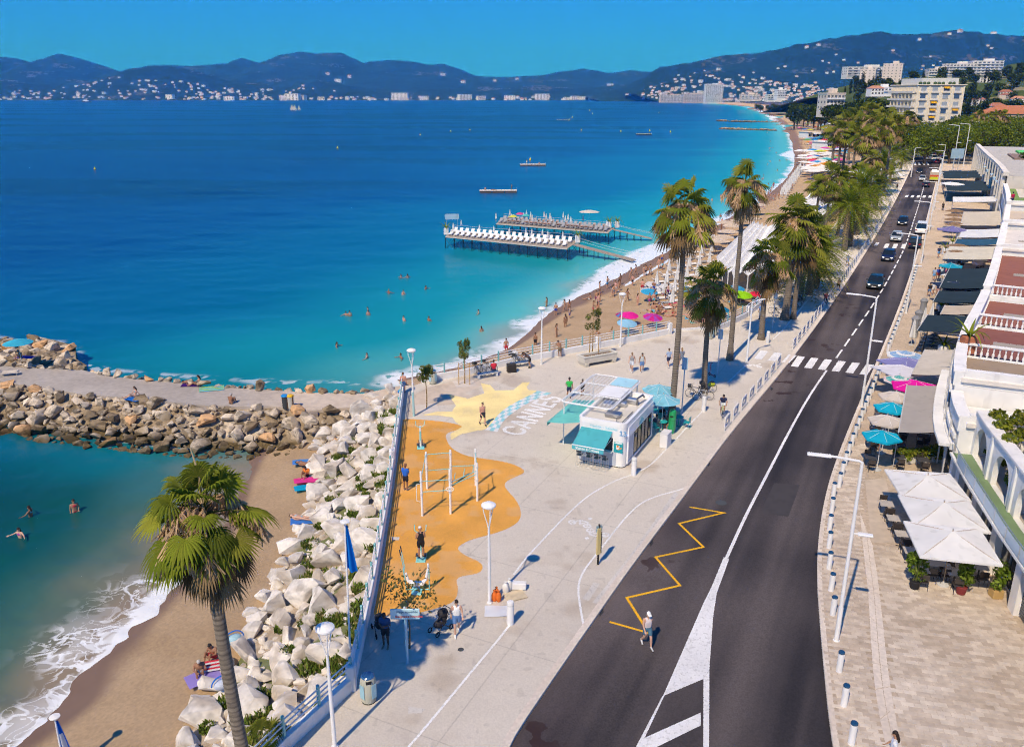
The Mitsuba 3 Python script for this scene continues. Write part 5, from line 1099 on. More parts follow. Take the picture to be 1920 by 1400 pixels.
towel(G(397, 729, -.79), 1.9, (0.12, 0.45, 0.62), 'blue and green striped towel on the groyne', 1.2, 2.0, (0.35, 0.55, 0.08))
towel(G(360, 722, -.79), 1.7, (0.06, 0.02, 0.16), 'dark purple towel on the sea side of the groyne')
towel(G(249, 749, -.79), 1.2, (0.02, 0.16, 0.6), 'blue towel on the edge of the groyne deck', 0.7, 1.3)
towel(G(47, 670, -.7), 1.6, (0.06, 0.06, 0.42), 'dark blue towel under the parasol at the end of the groyne')
for px in lie_at:
    p = on_sand(*px); towel(p + [0, 0, 0.01], R.uniform(1.2, 2.2), [(0.1, 0.4, 0.6), (0.6, 0.1, 0.2), (0.65, 0.6, 0.55), (0.2, 0.5, 0.45), (0.7, 0.4, 0.35)][R.randrange(5)], 'towel under a sunbather on the long beach', 1.0, 1.9, None, 'towels on the long beach')
# ------------------------------------------------------------------ kiosk
TEALF, AQUA = (0.16, 0.55, 0.52), (0.07, 0.42, 0.50)
def letters(s, h, at, ang, c, name, k, depth=0.006):
    """Lettering standing on a wall: at is its lower left corner, ang the wall's direction."""
    m = meshkit.text_mesh(s, h, depth, bold=True); v = np.array(m.vertices)
    v = np.column_stack([v[:, 0], -v[:, 2], v[:, 1]])
    k.add(name, (rotz(v, ang) + at, np.array(m.faces)), c)
k = Kit('kiosk', 'kiosk'); W_, D_, H_ = 3.2, 6.0, 3.05
def rrect(x0, y0, x1, y1, r): return Polygon([(x0 + r, y0 + r), (x1 - r, y0 + r), (x1 - r, y1 - r), (x0 + r, y1 - r)]).buffer(r, quad_segs=8)
outer = rrect(-W_, 0, 0, D_, 0.38)
k.add('wall', prism(outer, 0.08, 2.75), (0.76, 0.76, 0.76), 'matte', 30)
k.add('plinth', prism(outer.buffer(-0.04), 0.0, 0.08), (0.08, 0.09, 0.10))
k.add('parapet', prism(outer.buffer(0.03).difference(outer.buffer(-0.16)), 2.752, H_), (0.78, 0.78, 0.78), 'gloss', 30)
k.add('roof', sheet(outer.buffer(-0.15), 2.80), (0.60, 0.57, 0.51))
k.add('side_frame', upright(Polygon([(0.45, 0.16), (5.75, 0.16), (5.75, 2.72), (0.45, 2.72)], [[(0.56, 0.27), (5.64, 0.27), (5.64, 2.02), (0.56, 2.02)]]), 0.09, [0.045, 0, 0], math.pi / 2), (0.8, 0.8, 0.8), 'gloss')
k.add('side_panel', box([0.02, 1.15, 1.15], [0.05, 1.15, 1.72]), (0.62, 0.63, 0.66))
for i in range(5):
    k.add('glass_pane', box([0.012, 2.15 + i * 0.78, 1.15], [0.03, 0.74, 1.70]), None, 'dark_glass'); k.add('mullion', box([0.035, 1.77 + i * 0.78, 1.15], [0.05, 0.045, 1.74]), (0.05, 0.05, 0.05))
for i, c in ((2, 0.5), (3, 1.4)): k.add('blind', box([0.03, 2.15 + i * 0.78, 1.3], [0.012, 0.5, 1.2]), (0.42, 0.34, 0.24))
k.add('fascia_emblem', upright(Polygon([(2.6, 2.18), (3.0, 2.5), (3.5, 2.2), (3.1, 2.1)]).buffer(0.05), 0.012, [0.1, 0, 0], math.pi / 2), (0.35, 0.68, 0.66))
letters('13', 0.30, [-0.42, -0.012, 2.25], 0.0, (0.10, 0.30, 0.55), 'number', k)
letters('Paninis - Salades', 0.16, [-2.35, -0.012, 2.52], 0.0, (0.30, 0.60, 0.70), 'lettering', k)
k.add('poster', rbox([-0.42, -0.022, 1.42], [0.60, 0.03, 0.72], 0.01), (0.02, 0.30, 0.36))
k.add('poster_band', box([-0.42, -0.040, 1.72], [0.50, 0.01, 0.09]), (0.7, 0.75, 0.75)); k.add('poster_cup', upright(Polygon([(-0.53, 1.28), (-0.37, 1.28), (-0.33, 1.56), (-0.57, 1.56)]), 0.01, [0, -0.041, 0], 0), (0.75, 0.72, 0.68))
k.add('poster_fruit', upright(Point(-0.45, 1.5).buffer(0.07), 0.01, [0, -0.048, 0], 0), (0.75, 0.20, 0.02)); k.add('poster_straw', upright(LineString([(-0.4, 1.3), (-0.2, 1.42)]).buffer(0.03), 0.01, [0, -0.046, 0], 0), (0.8, 0.3, 0.05))
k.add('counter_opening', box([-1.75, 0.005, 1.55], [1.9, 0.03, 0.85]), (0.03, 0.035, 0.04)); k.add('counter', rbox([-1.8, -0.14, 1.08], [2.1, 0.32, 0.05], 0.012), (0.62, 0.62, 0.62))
k.add('front_panel', box([-1.8, -0.008, 0.58], [2.5, 0.02, 0.88]), (0.42, 0.46, 0.54))
aw = np.array([[-2.95, -0.02, 2.42], [-0.85, -0.02, 2.42], [-0.85, -1.55, 1.78], [-2.95, -1.55, 1.78]])
def cloth(q, n=9, sag=0.03):
    def fn(U, V):
        p = (q[0] * (1 - U[..., None]) + q[1] * U[..., None]) * (1 - V[..., None]) + (q[3] * (1 - U[..., None]) + q[2] * U[..., None]) * V[..., None]
        p[..., 2] -= sag * np.sin(V * math.pi) * (1 + 0.6 * np.cos(U * 12)) ; return p
    return grid(np.linspace(0, 1, n), np.linspace(0, 1, 6), fn)
k.add('awning', cloth(aw), (0.09, 0.44, 0.50), 'fabric', True)
k.add('awning_bar', rod([-2.97, -1.56, 1.76], [-0.83, -1.56, 1.76], 0.035), (0.72, 0.72, 0.72), 'gloss')
k.add('valance', box([-1.9, -1.575, 1.60], [2.1, 0.012, 0.26]), (0.08, 0.40, 0.46))
letters('Glaces & Crêpes', 0.15, [-2.75, -1.59, 1.53], 0.0, (0.75, 0.76, 0.76), 'valance_lettering', k)
k.add('awning_arm', merge(rod([-2.9, -0.02, 1.9], [-2.9, -1.5, 1.76], 0.02), rod([-0.9, -0.02, 1.9], [-0.9, -1.5, 1.76], 0.02)), (0.6, 0.6, 0.6), 'gloss')
aw2 = np.array([[-3.2, 0.25, 2.55], [-3.2, 5.0, 2.55], [-5.45, 5.0, 2.18], [-5.45, 0.25, 2.18]])
k.add('side_awning', cloth(aw2, 12, 0.05), TEALF, 'fabric', True); k.add('side_awning_bar', rod([-5.46, 0.22, 2.16], [-5.46, 5.02, 2.16], 0.035), (0.2, 0.45, 0.43), 'gloss')
k.add('side_valance', box([-5.465, 2.62, 2.04], [0.012, 4.75, 0.22]), (0.10, 0.36, 0.35))
PW = (0.78, 0.78, 0.78)
k.add('pergola_frame', tube([[x, y, 3.22] for x, y in rrect(-5.1, 1.6, -1.55, 8.0, 0.4).exterior.coords], 0.06, 6, False), PW, 'gloss', 40)
for y in (3.7, 5.9): k.add('pergola_beam', rod([-5.1, y, 3.22], [-1.55, y, 3.22], 0.055), PW, 'gloss')
for x in (-3.35,): k.add('pergola_beam', rod([x, 1.6, 3.22], [x, 8.0, 3.22], 0.045), PW, 'gloss')
for i in range(13):
    x = -4.9 + i * 0.27
    k.add('pergola_slat', box([x, 4.8, 3.26], [0.05, 6.2, 0.03]), (0.66, 0.66, 0.65))
k.add('pergola_panel', box([-2.45, 4.8, 3.30], [1.55, 2.1, 0.02]), (0.74, 0.75, 0.77)); k.add('pergola_panel', box([-2.45, 6.95, 3.30], [1.55, 1.8, 0.02]), (0.36, 0.62, 0.74))
for x, y in ((-5.0, 2.0), (-5.0, 7.6), (-1.7, 7.6), (-1.7, 2.0)): k.add('pergola_leg', rod([x, y, 0 if y > 6 or x < -4 else 2.8], [x, y, 3.2], 0.045), PW, 'gloss')
for (x, y, s) in ((-1.35, 1.55, (1.0, 0.7, 0.28)), (-2.2, 2.9, (0.8, 0.8, 0.4)), (-1.0, 4.4, (0.7, 0.5, 0.35)), (-1.6, 3.6, (0.9, 0.5, 0.3))): k.add('roof_unit', rbox([x, y, 2.82 + s[2] / 2], s, 0.05), (0.36, 0.36, 0.37) if y < 2 else (0.6, 0.6, 0.6), 'metal')
for m in (tube([[-0.6, 4.2, 2.8], [-0.6, 4.2, 3.3], [-0.45, 4.9, 3.35], [-0.45, 5.2, 3.1]], 0.07, 8), tube([[-0.75, 0.45, 2.8], [-0.75, 0.45, 3.25], [-0.95, 0.45, 3.3]], 0.03, 6), rod([-0.4, 0.5, 2.95], [-0.4, 2.6, 2.95], 0.03)): k.add('duct', m, (0.25, 0.25, 0.26), 'metal')
k.add('hatch', box([-0.9, 2.3, 2.83], [0.9, 1.3, 0.05]), (0.56, 0.53, 0.46))
KM = place([7.12, 48.12, 0], math.radians(-26))
k.put('white rounded beach kiosk with teal awnings and a white pergola on its roof', KM)
def at_kiosk(x, y, z=0.0): return (KM @ [x, y, z, 1])[:3]
STOOL = Kit('bar_stool', 'stool')
STOOL.add('seat', rbox([0, 0, 0.78], [0.36, 0.36, 0.05], 0.02), (0.16, 0.15, 0.14)); STOOL.add('backrest', rbox([0, -0.19, 1.05], [0.36, 0.03, 0.14], 0.01), (0.12, 0.12, 0.12))
for x in (-.17, .17): STOOL.add('frame', tube([[x, .2, 0], [x * 1.0, .17, .78], [x, -.17, .78], [x, -.22, 1.1]], 0.014, 5), (0.66, 0.66, 0.66), 'metal'); STOOL.add('leg', rod([x, -.17, .78], [x, -.25, 0], 0.014, 5), (0.66, 0.66, 0.66), 'metal')
STOOL.add('footrest', merge(rod([-.17, .19, .25], [.17, .19, .25], .012), rod([-.17, -.24, .03], [.17, -.24, .03], .012), rod([-.17, .2, .03], [.17, .2, .03], .012)), (0.66, 0.66, 0.66), 'metal')
for i, x in enumerate((-2.75, -2.1, -1.55, -1.02)): STOOL.put(('leftmost', 'second', 'third', 'rightmost')[i] + ' metal bar stool in the row at the kiosk counter', place(at_kiosk(x, -0.72), math.radians(-26) + R.uniform(-.1, .1)))
k = Kit('menu_board', 'sign'); k.add('board', rbox([0, 0, 1.0], [0.62, 0.04, 0.8], 0.01), (0.75, 0.75, 0.74), 'gloss')
for i in range(5): k.add('print_line', box([0.02, -0.024, 1.25 - i * 0.12], [0.42 - 0.06 * (i % 2), 0.006, 0.035]), (0.25, 0.3, 0.35))
k.add('easel', merge(rod([-.28, 0, .6], [-.3, -.12, 0], .015), rod([.28, 0, .6], [.3, -.12, 0], .015), rod([0, .02, 1.2], [0, .4, 0], .015)), (0.5, 0.5, 0.5), 'metal'); k.put('white menu board on an easel among the kiosk stools', place(at_kiosk(-2.45, -0.45), math.radians(-26)))
def parasol(name, r, h, n, rise_, c, alt=None, c2=None, square=False, val=0.18, pole=(0.7, 0.7, 0.7), cat='parasol', rings=None):
    """An open parasol: panels, valance, ribs, pole, foot. rings: colours of concentric bands."""
    k = Kit(name, cat); an = (np.arange(n + 1) + (0.5 if square else 0)) / n * 2 * math.pi
    R_ = r * (1 if not square else math.sqrt(2))
    levels = np.linspace(0.02, 1, 7 if rings else 5)
    def ring(t): return [[R_ * t * math.cos(a), R_ * t * math.sin(a), h + rise_ * (1 - t) - 0.10 * rise_ * math.sin(math.pi * t)] for a in an]
    for i in range(n):
        vs, fs, cs = [], [], []
        for j, t in enumerate(levels):
            q = ring(t); mid = (np.array(q[i]) + q[i + 1]) / 2; mid[2] -= 0.04 * r * t * (0 if square else 1); vs += [q[i], mid, q[i + 1]]
        for j in range(len(levels) - 1):
            o = 3 * j; fs += [[o, o + 1, o + 4], [o, o + 4, o + 3], [o + 1, o + 2, o + 5], [o + 1, o + 5, o + 4]]
        m = (np.array(vs), np.array(fs))
        if rings:
            v = m[0][m[1]].reshape(-1, 3); cc = np.repeat([rings[min(len(rings) - 1, (t // 4) * len(rings) // (len(levels) - 1))] for t in range(len(m[1]))], 3, 0); m = (v, np.arange(len(v)).reshape(-1, 3))
            k.add('panel', m, cc, 'fabric')
        else: k.add('panel', m, c if (alt is None or i % 2 == 0) else alt, 'fabric', True)
        if val: a_, b_ = np.array(m[0][12] if not rings else ring(1)[i]), np.array(ring(1)[i + 1]); a_ = np.array(ring(1)[i]); k.add('valance', (np.array([a_, b_, b_ - [0, 0, val], a_ - [0, 0, val]]), np.array([[0, 1, 2], [0, 2, 3]])), c2 if c2 is not None else c, 'fabric')
    k.add('rib', merge(*[rod([0.03, 0, h + rise_ * 0.93], np.array(ring(0.98)[i]) - [0, 0, 0.02], 0.012, 4) for i in range(n)]), pole, 'gloss')
    k.add('pole', rod([0, 0, 0.05], [0, 0, h + rise_ + 0.08], 0.026, 8), pole, 'gloss'); k.add('finial', ball([0, 0, h + rise_ + 0.08], 0.04, 1), (0.3, 0.3, 0.3)); k.add('foot', lathe([(0.28, 0), (0.28, 0.05), (0.06, 0.10), (0.04, 0.2)], 14), (0.5, 0.5, 0.5), 'matte', 40)
    return k
KP = parasol('parasol', 1.25, 2.25, 8, 0.45, (0.22, 0.55, 0.68), val=0)
KP.put('light blue parasol behind the kiosk, the nearer of two', place(at_kiosk(0.3, 7.4), 0.2)); KP.put('light blue parasol behind the kiosk, the farther of two', place(at_kiosk(-0.6, 9.4), 0.5))
CHAIR = Kit('cafe_chair', 'chair')
def chair_kit(c, m='gloss'):
    k = Kit('cafe_chair', 'chair'); k.add('seat', rbox([0, 0, .45], [.42, .42, .035], .012), c, m); k.add('backrest', rbox([0, -.2, .72], [.42, .03, .30], .012), c, m)
    for x in (-.19, .19):
        k.add('leg', rod([x, .19, .45], [x, .21, 0], .014, 5), c, m); k.add('rear_leg', tube([[x, -.24, 0], [x, -.19, .45], [x, -.21, .86]], .014, 5), c, m); k.add('armrest', rod([x, .16, .64], [x, -.2, .66], .014, 5), c, m)
    return k
def table_kit(w, c, leg, round_=False, h=.73):
    k = Kit('cafe_table', 'table'); k.add('table_top', lathe([(w / 2, h), (w / 2, h + .03)], 18) if round_ else rbox([0, 0, h], [w, w, .035], .01), c); k.add('pedestal', rod([0, 0, .03], [0, 0, h], .03, 8), leg, 'metal'); k.add('foot', merge(rbox([0, 0, .02], [w * .7, .07, .03], .01), rbox([0, 0, .025], [.07, w * .7, .03], .01)), leg, 'metal')
    return k
CT, TT = chair_kit((0.015, 0.30, 0.30)), table_kit(.7, (0.02, 0.33, 0.33), (0.02, 0.3, 0.3), True)
for i, (x, y) in enumerate(((0.4, 7.2), (-.5, 9.2), (1.2, 8.6))):
    TT.put('round teal cafe table under the light blue parasols behind the kiosk', place(at_kiosk(x, y)), 'teal tables behind the kiosk')
    for q in range(3 if i else 4): a = q * 2.1 + i; CT.put('teal cafe chair at the tables behind the kiosk', place(at_kiosk(x + .62 * math.cos(a), y + .62 * math.sin(a)), a + math.pi / 2 - math.radians(26)), 'teal chairs behind the kiosk')
for (x, y, po, f, sh) in ((0.85, 7.7, 'sit', 120, (0.35, 0.03, 0.06)), (-.1, 8.8, 'sit', 200, BLK), (0.05, 6.85, 'sit', -20, (0.05, 0.07, 0.1))): person(at_kiosk(x, y, .0), po, f, 'tan', dict(shirt=sh, shorts=NAVY, hair=BLK), 'seated customer at the teal tables behind the kiosk', 'customers behind the kiosk')
k = Kit('service_box', 'box'); k.add('cabinet', rbox([0, 0, .5], [.55, .95, 1.0], .05, -.5), (0.74, 0.74, 0.74)); k.add('lid', rbox([0, 0, 1.02], [.58, .98, .06], .02, -.5), (0.66, 0.66, 0.66)); k.add('door', rbox([-.02, 0, .5], [.53, .8, .8], .01, -.5), (0.7, 0.7, 0.7)); k.put('white service cabinet at the foot of the tall palm beside the kiosk', place(G(1247, 836)))
k = Kit('recycling_column', 'bin'); k.add('body', lathe([(.16, 0), (.17, .1), (.26, .4), (.26, 1.6), (.2, 1.75), (.03, 1.8)], 14), (0.015, 0.30, 0.10), 'gloss', 40); k.add('slot', box([-.1, -.24, 1.35], [.22, .06, .10]), (0.02, 0.03, 0.02)); k.add('band', lathe([(.266, 1.0), (.266, 1.08)], 14), (0.02, 0.22, 0.08), 'gloss'); k.put('bright green rounded recycling column by the kiosk palm', place(G(1259, 812)))
# ------------------------------------------------------------------ gym equipment
k = Kit('fitness_rig', 'exercise equipment'); GW, GT = (0.78, 0.78, 0.77), (0.22, 0.58, 0.58)
P_ = {n: G(*px) for n, px in dict(a=(792, 967), b=(845, 963), c=(895, 939), d=(801, 916), e=(846, 912), f=(892, 910)).items()}
for n, h in (('a', 2.75), ('b', 2.75), ('c', 2.4), ('d', 2.4), ('e', 2.4), ('f', 2.4)): k.add('post', lathe([(.065, 0), (.065, h), (.05, h + .03), (.02, h + .04)], 12, P_[n]), GW, 'gloss', 40)
def bar(n1, n2, z): k.add('bar', rod(P_[n1] + [0, 0, z], P_[n2] + [0, 0, z], .022), GT, 'gloss')
for n1, n2, z in (('d', 'e', 2.25), ('d', 'e', 1.2), ('a', 'b', 2.15), ('a', 'b', 1.5), ('e', 'f', 1.35), ('b', 'c', 1.95), ('b', 'c', 1.75), ('a', 'd', 2.3), ('c', 'f', 2.2)): bar(n1, n2, z)
for t in (.15, .5, .85): p = P_['b'] * (1 - t) + P_['c'] * t; k.add('handle', tube([p + [0, 0, 1.95], p + [0, .5, 2.0], p + [0, 1.0, 1.95]], .022, 6), GT, 'gloss')
for n in 'abcdef': k.add('collar', merge(*[lathe([(.085, z), (.085, z + .12)], 10, P_[n]) for z in (1.3, 2.1)]), (0.6, 0.62, 0.63), 'gloss')
q = P_['b'] + [0, -.1, 1.6]; k.add('ring', merge(tube([q + [.22 * math.cos(t), 0, .12 * math.sin(t)] for t in np.linspace(0, 6.283, 15)], .025, 6), tube([q + [.09 * math.cos(t), 0, .06 * math.sin(t)] for t in np.linspace(0, 6.283, 11)], .02, 6)), GW, 'gloss')
q = P_['a'] + [-.1, 0, 0]; k.add('side_handle', tube([q + [0, 0, 2.0], q + [-.18, 0, 1.95], q + [-.18, 0, .95], q + [0, 0, .9]], .022, 6), GW, 'gloss')
k.put('white outdoor pull-up rig with teal bars on the orange surface')
def trainer(name_lab, at, rz, kind):
    k = Kit('fitness_machine', 'exercise equipment'); D = (0.05, 0.05, 0.06)
    k.add('base_plate', rbox([0, 0, .03], [.5, .9, .05], .02), GT, 'gloss')
    if kind == 0:
        k.add('post', lathe([(.08, 0), (.06, 1.55)], 10), GW, 'gloss', 40); k.add('column', rbox([0, 0, .75], [.12, .14, .9], .03), GT, 'gloss')
        k.add('handlebar', tube([[-.3, .15, 1.85], [-.28, 0, 1.6], [-.12, -.05, 1.5], [.12, -.05, 1.5], [.28, 0, 1.6], [.3, .15, 1.85]], .022, 6), GT, 'gloss')
        for s in (-1, 1): k.add('pedal', rbox([.2 * s, -.1, .25], [.14, .34, .06], .02), D); k.add('crank', rod([0, 0, .4], [.2 * s, -.1, .28], .025), (0.4, 0.4, 0.42), 'metal'); k.add('wheel', lathe([(.02, -.04), (.2, -.04), (.2, .04), (.02, .04)], 16, (0, 0, 0)) if False else (lambda m: (m[0][:, [2, 0, 1]] + [.12 * s, .05, .32], m[1]))(lathe([(.05, -.02), (.19, -.02), (.19, .02), (.05, .02)], 16)), D)
    else:
        k.add('seat_shell', tube([[-.5, 0, .95], [-.42, 0, .55], [-.2, 0, .38], [.25, 0, .38], [.45, 0, .6], [.55, 0, 1.15]], [.05, .08, .14, .14, .07, .05], 8), GW, 'gloss', 40)
        k.add('end_cap', rbox([.57, 0, 1.3], [.08, .1, .34], .02), GW, 'gloss'); k.add('frame', merge(rod([.6, 0, 0], [.6, 0, 1.4], .03), rod([-.55, 0, .05], [.6, 0, .05], .03), rod([-.5, 0, 0], [-.62, 0, 1.2], .03)), GT, 'gloss')
        for s in (-1, 1): k.add('lever', tube([[-.55, .1 * s, 1.1], [-.62, .14 * s, 1.6], [-.68, .16 * s, 2.0]], .02, 6), GT, 'gloss'); k.add('grip', rod([-.68, .16 * s, 2.0], [-.73, .17 * s, 2.3], .03), D)
    k.put(name_lab, place(at, rz))
trainer('teal and white pedal trainer at the upper end of the orange surface', G(789, 838), .1, 0)
trainer('stepper trainer under the person in black on the orange surface', G(790, 1046), .0, 0)
trainer('white cradle-shaped trainer with tall levers at the lower end of the orange surface', G(782, 1106), .0, 1)
# ------------------------------------------------------------------ bicycles, benches, bins, signs
def bike_kit(c, basket=False):
    k = Kit('bicycle', 'bicycle'); D = (0.02, 0.02, 0.022); S = (0.5, 0.5, 0.5)
    for y, nm in ((-.52, 'rear_wheel'), (.52, 'front_wheel')):
        k.add(nm, tube([[0, y + .33 * math.cos(t), .34 + .33 * math.sin(t)] for t in np.linspace(0, 6.283, 21)], .02, 6, False), D); k.add('spokes', merge(*[rod([0, y, .34], [0, y + .32 * math.cos(t), .34 + .32 * math.sin(t)], .004, 3) for t in np.linspace(0, 5.6, 9)]), S, 'metal')
    b, s, h, r, f = [0, -.06, .32], [0, -.22, .85], [0, .36, .88], [0, -.52, .34], [0, .52, .34]
    k.add('frame', merge(rod(b, s, .022), rod([0, -.2, .78], h, .022), rod(b, [0, .38, .8], .025), rod(b, r, .015), rod([0, -.2, .78], r, .013)), c, 'gloss')
    k.add('fork', rod([0, .35, .95], f, .02), c, 'gloss'); k.add('handlebar', tube([[-.3, .28, 1.05], [-.12, .36, 1.02], [.12, .36, 1.02], [.3, .28, 1.05]], .014, 5), D); k.add('saddle', rbox([0, -.25, .93], [.14, .27, .06], .025), D); k.add('seat_post', rod([0, -.22, .8], [0, -.24, .92], .014), S, 'metal'); k.add('crank', merge(rod([-.1, -.06, .32], [-.1, .08, .24], .012), rod([.1, -.06, .32], [.1, -.2, .40], .012)), S, 'metal')
    if basket: k.add('basket', box([0, .55, .92], [.34, .26, .24], taper=1.15), (0.05, 0.05, 0.05))
    return k
BK, BW, BG = bike_kit((0.03, 0.035, 0.05), True), bike_kit((0.5, 0.52, 0.55)), bike_kit((0.25, 0.45, 0.02))
BG.put('bright green bicycle under the rider in navy', place(G(1354, 781), math.radians(165)))
for i, px in enumerate([(897, 703), (908, 700), (916, 697)]): (BK, BW, BK)[i].put('bicycle leaning on the low wall behind the first bench', place(G(*px), 1.0 + .12 * i - .1, tilt=turn([0, 1, 0], .14)), 'bicycles behind the first bench')
for i, px in enumerate([(966, 684), (975, 682), (984, 679)]): (BK, BK, BW)[i].put('bicycle leaning on the low wall behind the second bench', place(G(*px), .6 + .9 * i, tilt=turn([0, 1, 0], -.12)), 'bicycles behind the second bench')
for i, px in enumerate([(1305, 745), (1318, 750), (1326, 737)]): (BK, BW, BK)[i].put('bicycle parked at the foot of the shorter fan palm by the kiosk', place(G(*px), 1.3 + .3 * i), 'bicycles under the shorter palm')
for i, px in enumerate([(1462, 595), (1455, 588), (1482, 580), (1489, 576), (1494, 571), (1499, 566)]): (BK, BW)[i % 2].put('bicycle parked under the thick-trunked palm', place(G(*px), 1.2 + .15 * i), 'bicycles under the thick palm')
k = Kit('scooter', 'scooter'); k.add('deck', rbox([0, 0, .12], [.13, .6, .05], .02), (0.5, 0.02, 0.03), 'gloss'); k.add('stem', rod([0, .3, .14], [0, .24, 1.1], .025), (0.55, 0.02, 0.04), 'gloss'); k.add('handlebar', rod([-.22, .24, 1.1], [.22, .24, 1.1], .018), BLK)
for y in (-.33, .34): k.add('wheel', tube([[0, y + .1 * math.cos(t), .11 + .1 * math.sin(t)] for t in np.linspace(0, 6.283, 13)], .03, 6, False), BLK)
k.put('red kick scooter standing in the shade between the palms', place(G(1335, 705), .5))
k = Kit('sports_bag', 'bag'); k.add('body', rbox([0, 0, .18], [.6, .34, .34], .12), (0.55, 0.62, 0.03)); k.add('strap', tube([[-.2, 0, .34], [0, 0, .5], [.2, 0, .34]], .02, 5), BLK); k.add('flap', rbox([.1, 0, .36], [.3, .3, .03], .01), NAVY); k.put('yellow bag on the ground by the bicycles under the shorter palm', place(G(1334, 724), .3))
BENCH = Kit('bench', 'bench')
for x in (-.85, .85): BENCH.add('leg', rbox([x, 0, .2], [.12, .45, .40], .03), (0.74, 0.74, 0.74))
for i in range(4): BENCH.add('slat', rbox([0, -.165 + i * .11, .43], [1.95, .09, .045], .012), (0.045, 0.10, 0.22), 'gloss')
BENCH.add('front_rail', rbox([0, -.235, .38], [1.9, .03, .06], .01), (0.74, 0.74, 0.74))
BENCH.put('white bench with dark blue slats where the person in red sits', place(G(914, 707), .52)); BENCH.put('white bench with dark blue slats beside the black box and bicycles', place(G(976, 687), .45))
k = Kit('black_box', 'box'); k.add('box', rbox([0, 0, .35], [.75, .55, .7], .02, .3), (0.03, 0.025, 0.022)); k.add('lid', rbox([0, 0, .71], [.77, .57, .03], .01, .3), (0.045, 0.04, 0.035)); k.add('handle', rod([-.1, -.29, .5], [.1, -.25, .5], .015), (0.2, 0.2, 0.2)); k.put('black box standing left of the second bench', place(G(959, 697)))
BIN = Kit('litter_bin', 'bin')
BIN.add('body', lathe([(.27, .02), (.29, .05), (.33, .5), (.30, 1.0), (.24, 1.12)], 16), (0.44, 0.44, 0.36), 'matte', 40); BIN.add('lid', lathe([(.25, 1.12), (.26, 1.16), (.22, 1.2), (.18, 1.17), (.02, 1.16)], 16), (0.03, 0.11, 0.27), 'gloss', 40)
for i in range(4): a = i * 1.571 + .6; BIN.add('panel', rbox([.325 * math.cos(a), .325 * math.sin(a), .58], [.02, .24, .62], .008, a), (0.30, 0.50, 0.58))
BIN.add('foot', lathe([(.29, 0), (.29, .05)], 14), BLK); BIN.add('opening', box([.0, -.27, 1.02], [.22, .08, .10]), BLK)
for px, lab in (((692, 1312), 'grey-green litter bin with a dark blue lid at the railing corner'), ((812, 719), 'grey-green litter bin beside the start of the beach railing'), ((1338, 628), 'pale litter bin left of the shorter palm at the beach stairs'), ((1331, 634), 'pale litter bin half hidden behind the palm at the beach stairs')): BIN.put(lab, place(G(*px), .3))
for i, (px, c) in enumerate((((536, 765), (0.02, 0.22, 0.55)), ((546, 765), (0.75, 0.45, 0.02)))):
    k = Kit('waste_sorting_bin', 'bin'); k.add('body', lathe([(.24, 0), (.27, 1.0)], 12), (0.05, 0.055, 0.06) if i == 0 else (0.5, 0.48, 0.42), 'matte', 40); k.add('lid', lathe([(.30, 1.0), (.30, 1.06), (.2, 1.14), (.02, 1.15)], 12), c, 'gloss', 40); k.add('stand', rod([.2, -.15, 0], [.2, -.15, 1.1], .05), (0.1, 0.06, 0.04)); k.put(('dark bin with a bright blue lid' if i == 0 else 'pale bin with a yellow lid') + ' on the groyne deck', place(G(*px, -.8)))
k = Kit('stone_planter', 'planter')
k.add('trough', prism(Polygon([(-1.75, -.55), (1.75, -.55), (1.75, .55), (-1.75, .55)], [[(-1.6, -.4), (1.6, -.4), (1.6, .4), (-1.6, .4)]]), .28, .82), (0.56, 0.53, 0.47)); k.add('soil', box([0, 0, .6], [3.2, .8, .2]), (0.16, 0.10, 0.06))
for x in (-1.45, 1.45): k.add('foot', rbox([x, 0, .15], [.42, 1.2, .3], .04), (0.52, 0.49, 0.43))
k.add('rim', prism(Polygon([(-1.8, -.6), (1.8, -.6), (1.8, .6), (-1.8, .6)], [[(-1.6, -.4), (1.6, -.4), (1.6, .4), (-1.6, .4)]]), .82, .9), (0.62, 0.60, 0.54)); k.put('long pale stone planter on blocks near the beach railing', place(G(1120, 680), .50))
sk = sapling(4.2, 2.0, 75, 750, YG, .55, 1); sk.put('young tree with stakes growing from the stone planter', place([*G(1110, 676)[:2], .6], .4), drop=('surround',))
k = Kit('info_sign', 'sign'); k.add('post', lathe([(.06, 0), (.06, 2.55)], 10), (0.30, 0.50, 0.60), 'gloss', 40); k.add('board', rbox([0, -.05, 2.45], [1.2, .05, .5], .02), (0.42, 0.62, 0.68), 'gloss')
letters('Plage surveillée', .085, [-.35, -.082, 2.52], 0.0, (0.10, 0.2, 0.3), 'lettering', k, .004); letters('Baignade interdite', .095, [-.4, -.082, 2.30], 0.0, (0.6, 0.08, 0.06), 'red_lettering', k, .004); k.add('cap', ball([0, 0, 2.72], .07, 1), (0.6, 0.62, 0.64), 'gloss'); k.put('pale blue notice board with red lettering on a post below the orange surface', place(G(764, 1243), 0.02))
k = Kit('bus_stop_post', 'sign'); k.add('post', rbox([0, 0, 1.15], [.09, .09, 2.3], .02), (0.02, 0.02, 0.02)); k.add('timetable_panel', rbox([-.02, -.02, 1.35], [.24, .10, 1.5], .02), (0.55, 0.45, 0.20), 'gloss'); k.add('side_panel', rbox([.13, 0, 1.25], [.04, .16, 1.2], .01), (0.10, 0.10, 0.10), 'gloss'); k.add('route_flag', rbox([0, 0, 2.05], [.34, .07, .32], .01), (0.2, 0.3, 0.36), 'gloss'); k.put('slim yellow-grey bus stop post between the two curving white lines', place(G(1121, 1058), .5))
